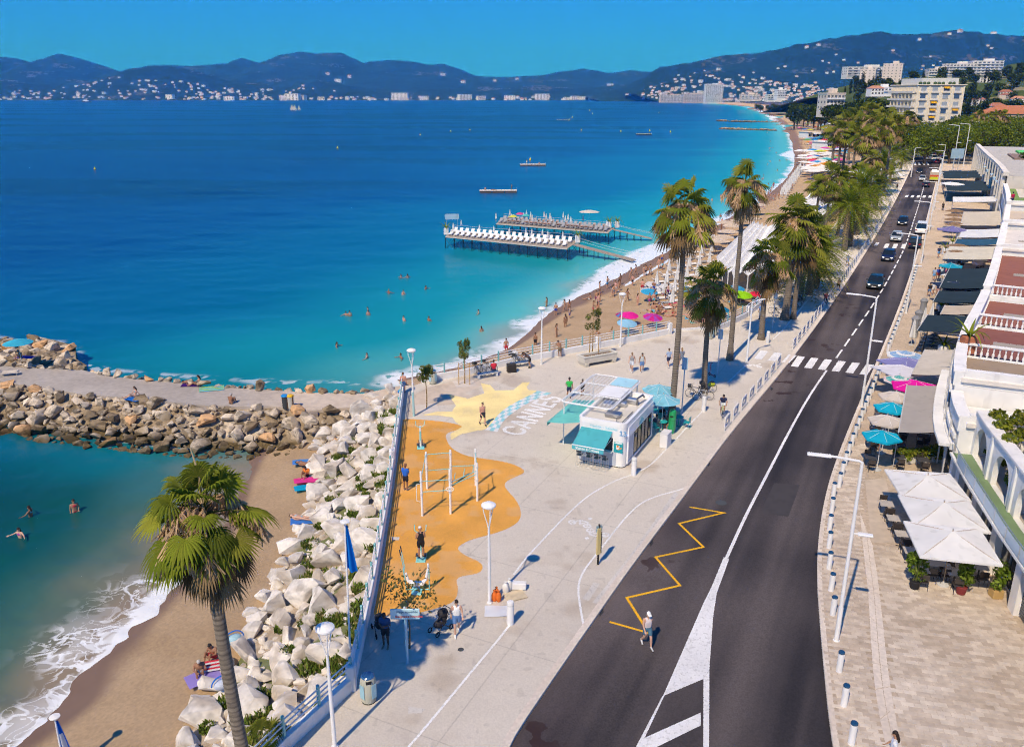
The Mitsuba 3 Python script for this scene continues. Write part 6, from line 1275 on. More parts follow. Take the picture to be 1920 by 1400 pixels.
def flag(base, h, lean, cloth_c, label, stripe=None, L=1.9):
    k = Kit('flagpole', 'flag'); top = np.array([lean[0], lean[1], h])
    k.add('pole', rod([0, 0, 0], top, .05, 10, .035), (0.74, 0.74, 0.74), 'gloss'); k.add('cap', lathe([(.02, 0), (.20, .02), (.2, .05), (.02, .08)], 14, top), (0.78, 0.78, 0.76), 'gloss', 40)
    def fn(U, V):
        w = .10 + .42 * V ** .9; x = w * (U - .12); f = .10 * np.sin(U * 9) * (.3 + V); p = top[None, None] - [0, 0, .15] - V[..., None] * np.array([lean[0] / h * L, lean[1] / h * L, L])
        return p + np.stack([x, f, .22 * U * V * -1], -1)
    k.add('cloth', grid(np.linspace(0, 1, 15), np.linspace(0, 1, 10), fn), cloth_c, 'fabric', True)
    if stripe: k.add('cloth_stripe', grid(np.linspace(.45, .8, 7), np.linspace(.3, 1, 8), lambda U, V: fn(U, V) + [0, -.012, 0]), stripe, 'fabric', True)
    k.put(label, place(base))
pb = G(657, 1232, -.5); flag(pb, 6.5, (0.15, .1), (0.01, 0.17, 0.60), 'tall white pole with a furled bright blue flag rising from the boulders', None, 2.0)
flag(np.array([*G(101, 1345, 0.0)[:2] - [0.0, .0], SEA + .4]), 2.9 if False else 2.6, (0.02, .02), (0.01, 0.09, 0.48), 'white-topped pole with a dark blue and white flag at the bottom left corner', (0.7, 0.72, 0.76), 1.8)
def pram(label, at, rz, c):
    k = Kit('pushchair', 'pushchair'); k.add('seat_shell', tube([[0, .28, .45], [0, .1, .38], [0, -.12, .45], [0, -.25, .85]], [.14, .2, .2, .16], 8), c, 'matte', True); k.add('hood', ball([0, -.16, .86], [.22, .26, .2], 2), c, 'matte', True); k.add('frame', merge(*[tube([[s * .22, .4, .12], [s * .22, 0, .4], [s * .22, -.45, 1.02]], .016, 5) for s in (-1, 1)], *[rod([s * .22, 0, .4], [s * .25, -.4, .12], .016) for s in (-1, 1)], rod([-.22, -.45, 1.02], [.22, -.45, 1.02], .018)), (0.05, 0.05, 0.05), 'metal')
    for s in (-1, 1):
        for y in (.4, -.4): k.add('wheel', tube([[s * .25, y + .11 * math.cos(t), .13 + .11 * math.sin(t)] for t in np.linspace(0, 6.283, 13)], .025, 6, False), BLK)
    k.put(label, place(at, rz))
pram('dark pushchair beside the person in the white sleeveless top', G(826, 1182), 2.4, (0.025, 0.022, 0.025)); pram('black pushchair in the shade against the railing', G(712, 1185), .4, (0.015, 0.015, 0.018))
# things left at the foot of the lamp
SB = lambda c, s: (lambda k: (k.add('sack_body', (lambda m: (m[0] * (1 + .16 * (meshkit.noise(m[0] * 5 + s, s)[:, None] - .5)), m[1]))(ball([0, 0, .26], [.16, .14, .30], 2)), c, 'matte', True), k.add('tied_neck', lathe([(.05, .5), (.03, .56), (.08, .64)], 8), c), k)[2])(Kit('sack', 'sack'))
OR, WS = SB((0.68, 0.15, 0.02), 1), SB((0.72, 0.70, 0.66), 2)
for i, px in enumerate(((927, 1126), (935, 1127), (931, 1120))): OR.put(('left', 'right', 'rear')[i] + ' one of the three orange sacks beside the lamp', place(G(*px), i * 1.1, .9))
for i, px in enumerate(((948, 1112), (955, 1106))): WS.put(('nearer', 'farther') [i] + ' of the two white sacks in the pile by the lamp', place(G(*px), i, 1.0))
k = Kit('board', 'board'); k.add('', rbox([0, 0, .06], [1.0, .7, .05], .01, .4), (0.62, 0.52, 0.36)); k.put('tan board lying in the pile by the lamp', place(G(966, 1118)))
k = Kit('white_board', 'board'); k.add('', rbox([0, 0, .22], [.8, .3, .34], .02, -.1), (0.72, 0.72, 0.72)); k.put('white box at the back of the pile by the lamp', place(G(971, 1104)))
k = Kit('plastic_sheet', 'sheet'); k.add('', grid(np.linspace(0, 1.3, 10), np.linspace(0, .85, 8), lambda U, V: np.stack([U - .4, V - .4, .02 + .05 * meshkit.noise(np.stack([U * 4, V * 4, 0 * U], -1), 3)], -1)), (0.60, 0.62, 0.66), 'gloss', True); k.put('crumpled white plastic sheet at the foot of the lamp', place(G(925, 1147)))
k = Kit('plastic_bag', 'bag'); k.add('', (lambda m: (m[0] * (1 + .3 * (meshkit.noise(m[0] * 8, 2)[:, None] - .5)), m[1]))(ball([0, 0, .14], [.16, .13, .15], 2)), (0.02, 0.20, 0.55), 'gloss', True); k.put('blue plastic bag beside the person in denim shorts on the ramp', place(G(749, 737)))
hp = G(1203, 698); k = Kit('rucksack', 'bag'); k.add('pack', rbox([0, -.2, 1.22], [.3, .18, .46], .07), (0.04, 0.03, 0.035)); k.add('strap', merge(*[tube([[s * .11, -.13, 1.42], [s * .13, .02, 1.46], [s * .14, .12, 1.3]], .02, 5) for s in (-1, 1)]), BLK); k.put('dark rucksack on the back of the walker in blue shorts', place(hp, math.radians(170)))
for px, lab in (((440, 1205), 'bag with a blue hoop on the boulders right of the leaning palm trunk'), ((418, 1290), 'blue and white bundle on the boulders beside the lilac towel')):
    k = Kit('beach_bag', 'bag'); k.add('body', ball([0, 0, .22], [.36, .26, .24], 2), (0.35, 0.55, 0.62) if px[0] == 440 else (0.5, 0.55, 0.66), 'matte', True); k.add('handle', tube([[-.42 + .1 * math.cos(t), 0, .3 + .42 * math.sin(t)] if False else [.45 * math.cos(t), 0, .25 + .40 * math.sin(t)] for t in np.linspace(0, 3.14, 12)], .03, 6), (0.01, 0.15, 0.6), 'gloss'); k.put(lab, place(G(*px, -1.7), .6))
# ------------------------------------------------------------------ piers, beach furniture, things on the water
LG = Kit('sun_lounger', 'sun lounger'); LW = (0.76, 0.76, 0.75)
def lounger_kit(cloth_, frame_c=LW):
    k = Kit('sun_lounger', 'sun lounger'); k.add('mattress', rbox([0, -.25, .34], [.62, 1.25, .08], .03), cloth_); v, f = rbox([0, 0, 0], [.62, .72, .08], .03); k.add('backrest', (v @ turn([1, 0, 0], .75).T + [0, .62, .58], f), cloth_)
    k.add('frame', merge(rbox([-.3, -.1, .27], [.04, 1.7, .06], .01), rbox([.3, -.1, .27], [.04, 1.7, .06], .01), rbox([0, -.9, .27], [.6, .04, .06], .01)), frame_c)
    for x in (-.28, .28):
        for y in (-.8, .5): k.add('leg', rod([x, y, 0], [x, y, .28], .025, 5), frame_c)
    return k
LWH, LGR = lounger_kit((0.76, 0.76, 0.76)), lounger_kit((0.30, 0.31, 0.33), (0.4, 0.4, 0.4))
def closed_parasol(h, c=(0.78, 0.78, 0.77)):
    k = Kit('closed_parasol', 'parasol'); k.add('pole', rod([0, 0, 0], [0, 0, h], .03, 6), (0.6, 0.6, 0.6)); n = 12; prof = [(.05, h - .02), (.20, h * .55), (.26, h * .34), (.20, h * .30)]
    v, f = lathe(prof[::-1], n); a = np.arctan2(v[:, 1], v[:, 0]); r = 1 + .22 * np.cos(a * 6); k.add('folded_cloth', (v * np.stack([r, r, np.ones_like(r)], 1), f), c, 'fabric'); k.add('foot', lathe([(.22, 0), (.22, .05), (.05, .08)], 10), (0.5, 0.5, 0.5)); return k
CPW = closed_parasol(2.5)
def small_parasol(c, c2=None, r=1.0, h=1.75, n=10, thatch=False):
    k = Kit('parasol', 'parasol'); an = np.arange(n + 1) / n * 2 * math.pi
    v = [[0, 0, h + .38]] + [[r * t * math.cos(a), r * t * math.sin(a), h + .38 * (1 - t ** 1.5) - (0.05 if thatch and i % 2 and t == 1 else 0)] for t in (.5, 1.0) for i, a in enumerate(an[:-1])]
    fs, cs = [], []
    for i in range(n):
        j = (i + 1) % n; fs += [[0, 1 + i, 1 + j], [1 + i, 1 + n + i, 1 + n + j], [1 + i, 1 + n + j, 1 + j]]; cs += [c if c2 is None or i % 2 == 0 else c2] * 3
    v = np.array(v, float)[np.array(fs)].reshape(-1, 3); k.add('canopy', (v, np.arange(len(v)).reshape(-1, 3)), np.repeat([col(x) for x in cs], 3, 0), 'fabric'); k.add('pole', rod([0, 0, 0], [0, 0, h + .42], .022, 5), (0.7, 0.7, 0.68)); return k
def potted_palm(name_lab, at, s=1.0, pot=(0.74, 0.74, 0.74)):
    g = np.random.default_rng(int(abs(at[0]) * 10)); k = Kit('potted_palm', 'plant'); k.add('pot', rbox([0, 0, .4], [.55, .55, .8], .05), pot); vs, cs = [], []
    for i in range(11):
        a = i * 2.4; h = np.array([math.cos(a), math.sin(a), 0]); P = [np.array([0, 0, .8]) + h * 1.0 * t + [0, 0, 1.1 * t - 1.0 * t * t * (.5 + .5 * (i % 3))] for t in np.linspace(0, 1, 6)]
        sd = np.array([-math.sin(a), math.cos(a), 0]); w = .09
        m = (np.vstack([[p - sd * w * (1 - j / 5.5), p + sd * w * (1 - j / 5.5)] for j, p in enumerate(P)]), np.vstack([[[2 * j, 2 * j + 1, 2 * j + 3], [2 * j, 2 * j + 3, 2 * j + 2]] for j in range(5)])); vs.append(m); cs.append(np.tile(LEAFS[i % 3], (12, 1)))
    k.add('fronds', merge(*vs), np.vstack(cs), 'leaf'); k.put(name_lab, place(at, 0, s))
def pier(px4, gang, label, zd=-0.9):
    A, B, C, D = [G(x, y, zd) for x, y in px4]      # near-left, near-right, far-right, far-left
    k = Kit('bathing_pier', 'pier'); poly = Polygon([A[:2], B[:2], C[:2], D[:2]])
    n = 46
    for i in range(n):
        q = lambda t: (A + (B - A) * t, D + (C - D) * t)
        a0, d0 = q(i / n + .001); a1, d1 = q((i + 1) / n - .0015); k.add('plank', prism(Polygon([a0[:2], a1[:2], d1[:2], d0[:2]]), zd - .08, zd), None, 'grey_wood')
    k.add('edge_beam', merge(rod(A - [0, 0, .16], B - [0, 0, .16], .12, 4), rod(D - [0, 0, .16], C - [0, 0, .16], .12, 4)), (0.42, 0.40, 0.37))
    m = 13
    for i in range(m + 1):
        for e, (P0, P1) in enumerate(((A, B), (D, C))):
            p = P0 + (P1 - P0) * i / m; k.add('pile', rod(p - [0, 0, 2.9], p - [0, 0, .1], .07, 6), (0.05, 0.055, 0.06), 'metal')
            if i < m: q = P0 + (P1 - P0) * (i + 1) / m; k.add('brace', merge(rod(p - [0, 0, 2.4], q - [0, 0, .3], .028, 4), rod(q - [0, 0, 2.4], p - [0, 0, .3], .028, 4)), (0.07, 0.075, 0.08), 'metal')
        p = A + (B - A) * i / m; q = D + (C - D) * i / m; k.add('cross_brace', rod(p - [0, 0, 2.3], q - [0, 0, .3], .028, 4), (0.07, 0.075, 0.08), 'metal')
    for i in range(0, m + 1, 2): p = D + (C - D) * i / m; k.add('rail_post', rod(p, p + [0, 0, 1.0], .025, 5), (0.6, 0.6, 0.6))
    k.add('rope', merge(rod(D + [0, 0, .95], C + [0, 0, .95], .02, 4), rod(D + [0, 0, .5], C + [0, 0, .5], .02, 4)), (0.65, 0.65, 0.63))
    g0, g1 = G(*gang[0], zd - .05), G(*gang[1], -2.6); w = unit(np.cross(g1 - g0, [0, 0, 1.0])) * .8
    for i in range(22):
        a, b = g0 + (g1 - g0) * i / 22, g0 + (g1 - g0) * (i + .93) / 22; v = np.vstack([a - w, a + w, b + w, b - w]); k.add('gangway_plank', (np.vstack([v, v - [0, 0, .08]]), np.array([[0, 2, 1], [0, 3, 2], [4, 5, 6], [4, 6, 7], [0, 1, 5], [0, 5, 4], [2, 3, 7], [2, 7, 6], [1, 2, 6], [1, 6, 5], [3, 0, 4], [3, 4, 7]])), None, 'grey_wood')
    for s in (-1, 1): k.add('gangway_rope', tube([g0 + s * w + [0, 0, 1.0], (g0 + g1) / 2 + s * w + [0, 0, .85], g1 + s * w + [0, 0, 1.0]], .02, 4), (0.7, 0.7, 0.7))
    for i in range(1, 5):
        p = g0 + (g1 - g0) * i / 5.5
        for s in (-1, 1): k.add('gangway_pile', rod([*(p + s * w)[:2], SEA - .5], p + s * w, .05, 5), (0.05, 0.055, 0.06), 'metal')
    k.put(label); return A, B, C, D
A, B, C, D = pier([(835, 443), (1064, 466), (1087, 451), (852, 432)], [(1078, 458), (1190, 488)], 'long bathing pier on thin piles with white loungers, the nearer of two')
ang = math.atan2((B - A)[1], (B - A)[0]); n = 20
for i in range(n):
    for r_, t in ((0.26, 0), (0.70, 1)):
        p = (A + (B - A) * (i + .6) / (n + .6)) * (1 - r_) + (D + (C - D) * (i + .6) / (n + .6)) * r_; LWH.put('white lounger in the rows on the nearer pier', place(p, ang + .35), 'loungers on the nearer pier')
for px in [(850, 428), (865, 422), (899, 431), (926, 434), (955, 437), (986, 438), (997, 440), (1017, 440), (1027, 444), (1055, 445)]: CPW.put('folded white parasol standing on the nearer pier', place(G(px[0], px[1] + 7, -.9), 0, .66), 'folded parasols on the nearer pier')
for px, lab in (((837, 440), 'potted palm at the seaward end of the nearer pier'), ((1083, 455), 'potted palm at the landward end of the nearer pier')): potted_palm(lab, G(*px, -.9), 1.5)
k = Kit('pier_signboard', 'sign'); k.add('board', upright(rrect(-1.3, 2.0, 1.3, 3.0, .2), .05, [0, 0, 0], 0), (0.30, 0.46, 0.58)); k.add('post', merge(rod([-1, 0, 0], [-1, 0, 2.1], .03), rod([1, 0, 0], [1, 0, 2.1], .03)), (0.5, 0.5, 0.5)); k.put('pale blue board on posts at the end of the nearer pier', place(G(848, 432, -.9), .1))
A, B, C, D = pier([(930, 419), (1141, 436), (1153, 427), (945, 410)], [(1150, 430), (1222, 447)], 'long bathing pier crowded with bathers, the farther of two')
for i in range(24):
    for r_ in (.26, .70):
        p = (A + (B - A) * (i + .6) / 24.6) * (1 - r_) + (D + (C - D) * (i + .6) / 24.6) * r_; LGR.put('grey lounger in the rows on the farther pier', place(p, ang + .3), 'loungers on the farther pier')
        if R.random() < .5: person(p + [0, 0, .42], 'lie', math.degrees(ang) + 200, SKN[R.randrange(5)], dict(briefs=SW[R.randrange(7)], hair=DKH), 'sunbather on a lounger of the farther pier', 'sunbathers on the farther pier')
for px in [(930, 405), (956, 398), (959, 406), (982, 404), (987, 399), (995, 402), (998, 408), (1020, 402), (1024, 406), (1031, 405), (1033, 411), (1056, 403), (1060, 410), (1065, 407), (1070, 412), (1093, 408), (1137, 420)]: CPW.put('folded parasol among the bathers on the farther pier', place(G(px[0], px[1] + 10, -.9), 0, .66), 'folded parasols on the farther pier')
small_parasol((0.66, 0.60, 0.52), None, 2.0, 2.3).put('large open beige parasol on the farther pier', place(G(1104, 420, -.9)))
for (px, c, lab) in (((986, 414), (0.1, 0.5, 0.45), 'teal'), ((962, 416), (0.65, 0.65, 0.1), 'yellow'), ((975, 411), (0.7, 0.1, 0.3), 'pink')): small_parasol(c, None, .9, 1.0).put(f'low {lab} sunshade among the bathers on the farther pier', place(G(*px, -.9)))
for px in ((1142, 428), (1157, 427)): potted_palm('potted shrub at the landward end of the farther pier' if px[0] < 1150 else 'small potted tree on a stem by the farther pier gangway', G(*px, -.9), 1.5)
# rafts and buoys
def raft(px, L, W, lab):
    k = Kit('swim_raft', 'raft'); k.add('float', merge(*[rbox([-L / 2 + L / 6 + i * L / 3, 0, -.1], [L / 3 - .25, W - .3, .6], .08) for i in range(3)]), (0.09, 0.08, 0.07))
    for i in range(12): k.add('plank', rbox([-L / 2 + L / 24 + i * L / 12, 0, .28], [L / 12 - .04, W, .1], .01), (0.55, 0.52, 0.48))
    k.add('ladder', merge(*[rod([L / 2 + .03, s, -.4], [L / 2 + .03, s, .9], .025, 5) for s in (-.22, .22)], rod([L / 2 + .03, -.22, .8], [L / 2 + .03, .22, .8], .02, 5)), (0.6, 0.6, 0.6), 'metal'); p = G(*px, SEA + .35); k.put(lab, place(p - [0, 0, .1], .05)); return p
p = raft((934, 358), 10.5, 3.4, 'pale swimming raft with two bathers off the piers')
person(p + [-3.6, .3, .25], 'hug', 160, 'fair', dict(shorts=NAVY, hair=DKH), 'bather sitting on the left end of the nearer raft'); person(p + [3.8, .5, .25], 'stand', 120, 'bronze', dict(shorts=BLK, hair=DKH), 'bather standing at the right end of the nearer raft', size=.9); person(p + [-1.2, -.2, .25], 'lie', 90, 'tan', dict(briefs=SW[2], hair=DKH), 'bather lying flat on the nearer raft')
p = raft((999, 309), 10, 3.4, 'brown swimming raft with bathers farther out')
person(p + [-2.4, .2, .25], 'stand', 200, 'fair', dict(shorts=WHT, hair=DKH), 'bather standing on the farther raft'); person(p + [2.6, .2, .25], 'hug', 120, 'tan', dict(shorts=SW[2], hair=DKH), 'bather sitting on the farther raft')
raft((1207, 251), 11, 3.6, 'small distant raft off the long beach'); raft((1054, 225), 13, 4, 'dark distant raft far out in the bay')
BU = Kit('buoy', 'buoy'); BU.add('body', lathe([(.5, -.4), (.55, .1), (.5, .5), (.12, 1.3), (.03, 1.35)], 12), (0.75, 0.48, 0.02), 'gloss', 40); BU.add('ring', lathe([(.56, .02), (.58, .1), (.56, .18)], 12), (0.6, 0.36, 0.02)); BU.add('top_mark', ball([0, 0, 1.5], .16, 1), (0.78, 0.6, 0.1))
for px in [(178, 318), (633, 278), (788, 254), (845, 247), (881, 245), (1106, 208), (1067, 226), (1073, 221), (1090, 245), (1111, 214), (1164, 247), (1218, 246), (994, 300), (1236, 212), (1257, 248)]:
    p = G(*px, SEA); BU.put('yellow buoy far out on the blue water', place(p, 0, .62 + max(0, p[1] - 250) / 1500), 'yellow buoys in the bay')
def sailboat(px, h, lab):
    p = G(*px, SEA); k = Kit('sailing_boat', 'boat'); k.add('hull', (lambda m: (m[0] * [.9, .32, 1], m[1]))(MF.batch_hull([MF.sphere(.1, 6).translate(q) for q in ([-3, 0, .2], [3.6, 0, .7], [2, 0, -.3], [-2.6, 1, .6], [-2.6, -1, .6], [1, 1.3, .6], [1, -1.3, .6])]).to_mesh().vert_properties[:, :3]) if False else rbox([0, 0, .3], [7, 2, .9], .4), (0.7, 0.7, 0.7)); k.add('mast', rod([.4, 0, .5], [.4, 0, 10], .06, 5), (0.5, 0.5, 0.5)); k.add('sail', upright(Polygon([(.3, 1.4), (-3.2, 1.3), (-2.2, 5), (.2, 9.8)]), .05, [0, 0, 0], 0), (0.85, 0.75, 0.5), 'fabric'); k.add('jib', upright(Polygon([(.6, 1.2), (3.3, .9), (.5, 8.4)]), .05, [0, 0, 0], .1), (0.85, 0.8, 0.6), 'fabric'); k.put(lab, place(p, .5, h / 10))
sailboat((548, 207), 12, 'left of the two yellow-white sailing boats far out in the bay'); sailboat((553, 207), 11, 'right of the two yellow-white sailing boats far out in the bay'); sailboat((561, 206), 9, 'faint small sailing boat right of the yellow-white pair')
k = Kit('motor_yacht', 'boat'); k.add('hull', (lambda m: m)(rbox([0, 0, 1.4], [34, 7, 3.4], 1.0)), (0.03, 0.04, 0.07), 'gloss'); k.add('superstructure', rbox([-2, 0, 4.4], [20, 6, 2.8], .8), (0.75, 0.75, 0.76), 'gloss'); k.add('flybridge', rbox([-3, 0, 6.6], [11, 5, 2], .6), (0.75, 0.75, 0.76), 'gloss'); k.add('mast', rod([-3, 0, 7], [-4, 0, 12], .2, 5), (0.7, 0.7, 0.7)); k.put('dark-hulled white yacht close to the far left shore', place(G(162, 192, SEA), .1, 1.3))
# the groyne's own parasol and chair
small_parasol((0.05, 0.42, 0.60), None, 1.3, 1.7).put('bright blue parasol on the rocks at the end of the groyne', place(G(40, 676, -.7)))
LGC = lounger_kit((0.55, 0.48, 0.40), (0.6, 0.55, 0.5)); LGC.put('beige reclining chair at the left edge of the groyne', place(G(14, 704, -.8), 1.9))
# the long beach: canvas roofs, parasols, loungers
def beach_roof(px4, z, lab, bays, floor=-1.35):
    q = [G(x, y, z) for x, y in px4]; k = Kit('beach_canopy', 'canopy')
    for b in range(bays):
        t0, t1 = b / bays, (b + .985) / bays
        def fn(U, V):
            t = (t0 + (t1 - t0) * U)[..., None]; a = q[0] * (1 - t) + q[1] * t; d = q[3] * (1 - t) + q[2] * t; p = a * (1 - V[..., None]) + d * V[..., None]; p[..., 2] += .65 * (1 - np.abs(2 * U - 1)) - .12 * np.sin(V * math.pi); return p
        k.add('roof_sheet', grid(np.linspace(0, 1, 7), np.linspace(0, 1, 7), fn), (0.78, 0.78, 0.78), 'fabric')
        for s in (0, 1):
            for tt in (t0, t1): p = (q[0] * (1 - tt) + q[1] * tt) * (1 - s) + (q[3] * (1 - tt) + q[2] * tt) * s; k.add('post', rod([*p[:2], floor], [*p[:2], z], .06, 6), (0.7, 0.7, 0.7))
        p = (q[0] + (q[1] - q[0]) * t1); d = (q[3] + (q[2] - q[3]) * t1); k.add('gutter', rod(p + [0, 0, .03], d + [0, 0, .03], .10, 6), (0.66, 0.68, 0.70))
    k.put(lab)
beach_roof([(1378, 520), (1452, 512), (1500, 440), (1440, 425)], 1.5, 'wide white canvas roof of the beach restaurant behind the palms, the near half', 3)
beach_roof([(1338, 486), (1376, 522), (1440, 428), (1410, 418)], 1.4, 'wide white canvas roof of the beach restaurant on its seaward side', 4)
beach_roof([(1444, 430), (1502, 442), (1574, 374), (1520, 362)], 1.3, 'farther white canvas roofs of the beach restaurants behind the date palms', 4)
k = Kit('beach_terrace', 'terrace'); q = [G(x, y, -.5) for x, y in ((1374, 530), (1376, 556), (1452, 545), (1470, 520))]; q = [np.array(p) for p in q]
for i in range(16):
    a = i / 16; b = (i + .93) / 16; k.add('plank', prism(Polygon([(q[1] + (q[0] - q[1]) * t)[:2] for t in (a, b)] + [(q[2] + (q[3] - q[2]) * t)[:2] for t in (b, a)]), -.62, -.5), None, 'grey_wood')
k.add('skirt', prism(Polygon([p[:2] for p in q]).buffer(-.05), -1.6, -.62), (0.22, 0.19, 0.16)); k.put('weathered grey timber terrace below the white beach roof')
BEI, RED_, WHP = small_parasol((0.60, 0.50, 0.40), None, 1.9, 2.3, 12, True), small_parasol((0.68, 0.02, 0.06), None, 1.6, 2.0), small_parasol((0.78, 0.77, 0.76), None, 1.7, 2.1)
for px in [(1358, 440), (1391, 425), (1408, 413), (1364, 459), (1372, 447), (1353, 470), (1405, 432), (1385, 436), (1420, 404), (1345, 478)]: BEI.put('beige thatch-like parasol in the rows before the white beach roof', place(on_sand(*px)), 'beige parasols on the long beach')
RED_.put('bright red parasol on the sand by the tall palms', place(on_sand(1310, 464))); WHP.put('white parasol next to the bright red one', place(on_sand(1331, 466)))
for (px, c, c2, r, lab) in [((1178, 612), (0.78, 0.03, 0.33), None, 1.0, 'bright pink parasol by the beach railing'), ((1221, 616), (0.62, 0.03, 0.25), (0.40, 0.08, 0.45), 1.1, 'pink, purple and orange parasol by the beach railing'), ((1215, 566), (0.05, 0.38, 0.66), None, 1.1, 'bright blue parasol tilted over two bathers'), ((1165, 606), (0.5, 0.05, 0.12), (0.1, 0.2, 0.5), .8, 'small dark red and blue parasol left of the pink one'), ((1173, 628), (0.28, 0.55, 0.75), None, 1.1, 'light blue sunshade behind the beach railing'), ((1387, 572), (0.28, 0.62, 0.02), None, 1.3, 'lime green parasol beyond the beach railing'), ((1417, 566), (0.70, 0.03, 0.08), None, .9, 'small red sunshade beyond the railing near the white roof'), ((1378, 560), (0.05, 0.33, 0.65), None, 1.0, 'blue sunshade left of the lime green parasol'), ((1352, 596), (0.02, 0.2, 0.4), None, .8, 'small dark blue sunshade behind the railing at the stairs'), ((1283, 556), (0.1, 0.4, 0.7), None, .9, 'blue sunshade near the loungers')]:
    k = small_parasol(c, c2, r, 1.35 if r > .9 else 1.0); k.put(lab, place(on_sand(*px), .3, 1, turn([1, 0, 0], .18)))
i = 0
for row in range(5):
    for c_ in range(9):
        px, py = 1222 + c_ * 12.0 + row * 7, 545 - c_ * 13.0 + row * 9.0
        if py < 440 or px > 1330: continue
        p = on_sand(px, py); (LWH if (row + c_) % 3 else LGR).put('lounger in the striped rows on the long beach', place(p, 1.9), 'loungers on the long beach'); i += 1
        if (c_ + row) % 2 == 0: CPW.put('folded white parasol among the loungers on the long beach', place(p + [.7, .5, 0], 0, 1.05), 'folded parasols on the long beach')
for c_ in range(13):
    px, py = 1464 + c_ * 3.0, 372 - c_ * 4.4
    for o in (0, 8): CPW.put('folded white parasol in the far row at the water', place(on_sand(px + o, py), 0, 1.2), 'folded parasols in the far row')
k = Kit('beach_platform', 'platform'); q = [on_sand(*p) for p in ((1200, 548), (1262, 556), (1270, 541), (1215, 536))]; k.add('', prism(Polygon([p[:2] for p in q]), -2.4, -1.75), (0.56, 0.55, 0.53)); k.put('low pale platform under the first loungers on the long beach')
for i in range(64):
    t = R.random(); WHP.put('white parasol in the packed beach club by the far water', place(on_sand(1494 + 62 * R.random() + 14 * t, 292 + 46 * t), i, 1.25), 'white parasols of the packed beach club')
FARC = [(0.05, 0.3, 0.65), (0.68, 0.06, 0.05), (0.75, 0.74, 0.72), (0.6, 0.62, 0.05), (0.1, 0.45, 0.5), (0.7, 0.3, 0.05), (0.6, 0.1, 0.35), (0.75, 0.72, 0.68), (0.2, 0.5, 0.15), (0.03, 0.15, 0.5)]
FP = [small_parasol(c, None, 1.5, 1.9, 7) for c in FARC]
blues = [(1535, 276), (1527, 272), (1544, 275), (1549, 277), (1558, 276), (1540, 264), (1520, 268)]
for px in blues: FP[0].put('blue parasol in the group below the far beach club', place(on_sand(*px), 0, 1.3), 'blue parasols on the far beach')
for i in range(190):
    t = R.random() ** 1.2; py = 203 + 125 * t; xs = np.interp(py, [204, 222, 240, 262, 290, 334], [1412, 1452, 1474, 1486, 1496, 1500]); xb = np.interp(py, [204, 222, 240, 262, 290, 334], [1462, 1530, 1562, 1585, 1600, 1560]); px = xs + (xb - xs) * R.uniform(.22, .98)
    FP[R.randrange(10)].put('small coloured parasol in the crowd on the far beach', place(on_sand(px, py), 0, R.uniform(1.0, 1.7)), 'parasols on the far beach')
for i in range(90):
    t = R.random() ** 1.3; py = 204 + 130 * t; xs = np.interp(py, [204, 222, 240, 262, 290, 334], [1412, 1452, 1474, 1486, 1496, 1500]); xb = np.interp(py, [204, 222, 240, 262, 290, 334], [1462, 1530, 1562, 1585, 1600, 1540]); px = xs + (xb - xs) * R.uniform(.02, .8)
    beach_person(px, py, R.choice(['stand', 'ground', 'lie', 'walk', 'hug']), R.uniform(0, 360), 'tiny bather in the crowd on the far beach', 'crowd on the far beach')
def pavilion(px, L, W, h, rz, lab, roof=(0.74, 0.75, 0.76), wall=(0.72, 0.71, 0.69)):
    p = G(*px, -1.2); k = Kit('beach_pavilion', 'building'); k.add('wall', box([0, 0, h / 2], [L, W, h]), wall); k.add('roof', rbox([0, 0, h + .12], [L + 1.2, W + 1.2, .25], .05), roof); k.add('roof_ridge', prism(Polygon([(-L / 2 - .4, -W / 2 - .4), (L / 2 + .4, -W / 2 - .4), (L / 2 + .4, W / 2 + .4), (-L / 2 - .4, W / 2 + .4)]), h + .26, h + .3), roof)
    for i in range(int(L // 3)): k.add('window', box([-L / 2 + 1.6 + i * 3, -W / 2 - .02, h * .5], [2.2, .06, h * .5]), None, 'dark_glass'); k.add('window_frame', box([-L / 2 + 1.6 + i * 3, -W / 2 - .03, h * .5], [.08, .10, h * .52]), WHITE)
    k.add('sun_awning', (lambda v, f: (v @ turn([1, 0, 0], .3).T + [0, -W / 2 - 1.2, h * .84], f))(*box([0, 0, 0], [L * .8, 2.6, .05])), (0.75, 0.74, 0.72)); k.put(lab, place(p, rz))
pavilion((1632, 345), 22, 9, 3.2, .9, 'white beach pavilion with a grey roof behind the feathery palms'); pavilion((1598, 352), 14, 8, 3.0, .9, 'smaller white beach pavilion left of the palm clump'); pavilion((1572, 280), 26, 9, 3.6, .5, 'white beach club with a wide awning on the far beach', (0.66, 0.68, 0.70)); pavilion((1535, 258), 24, 8, 3.4, .4, 'pale beach club with beige awnings on the far beach', (0.62, 0.54, 0.42)); pavilion((1590, 246), 18, 8, 4.5, .4, 'tall pale pavilion with green side panels on the far beach', (0.68, 0.68, 0.64), (0.35, 0.45, 0.36)); pavilion((1555, 240), 16, 8, 4, .3, 'small white pavilion behind the far beach crowd'); pavilion((1650, 315), 16, 8, 3.2, .9, 'white pavilion glimpsed between the fan palm trunks')
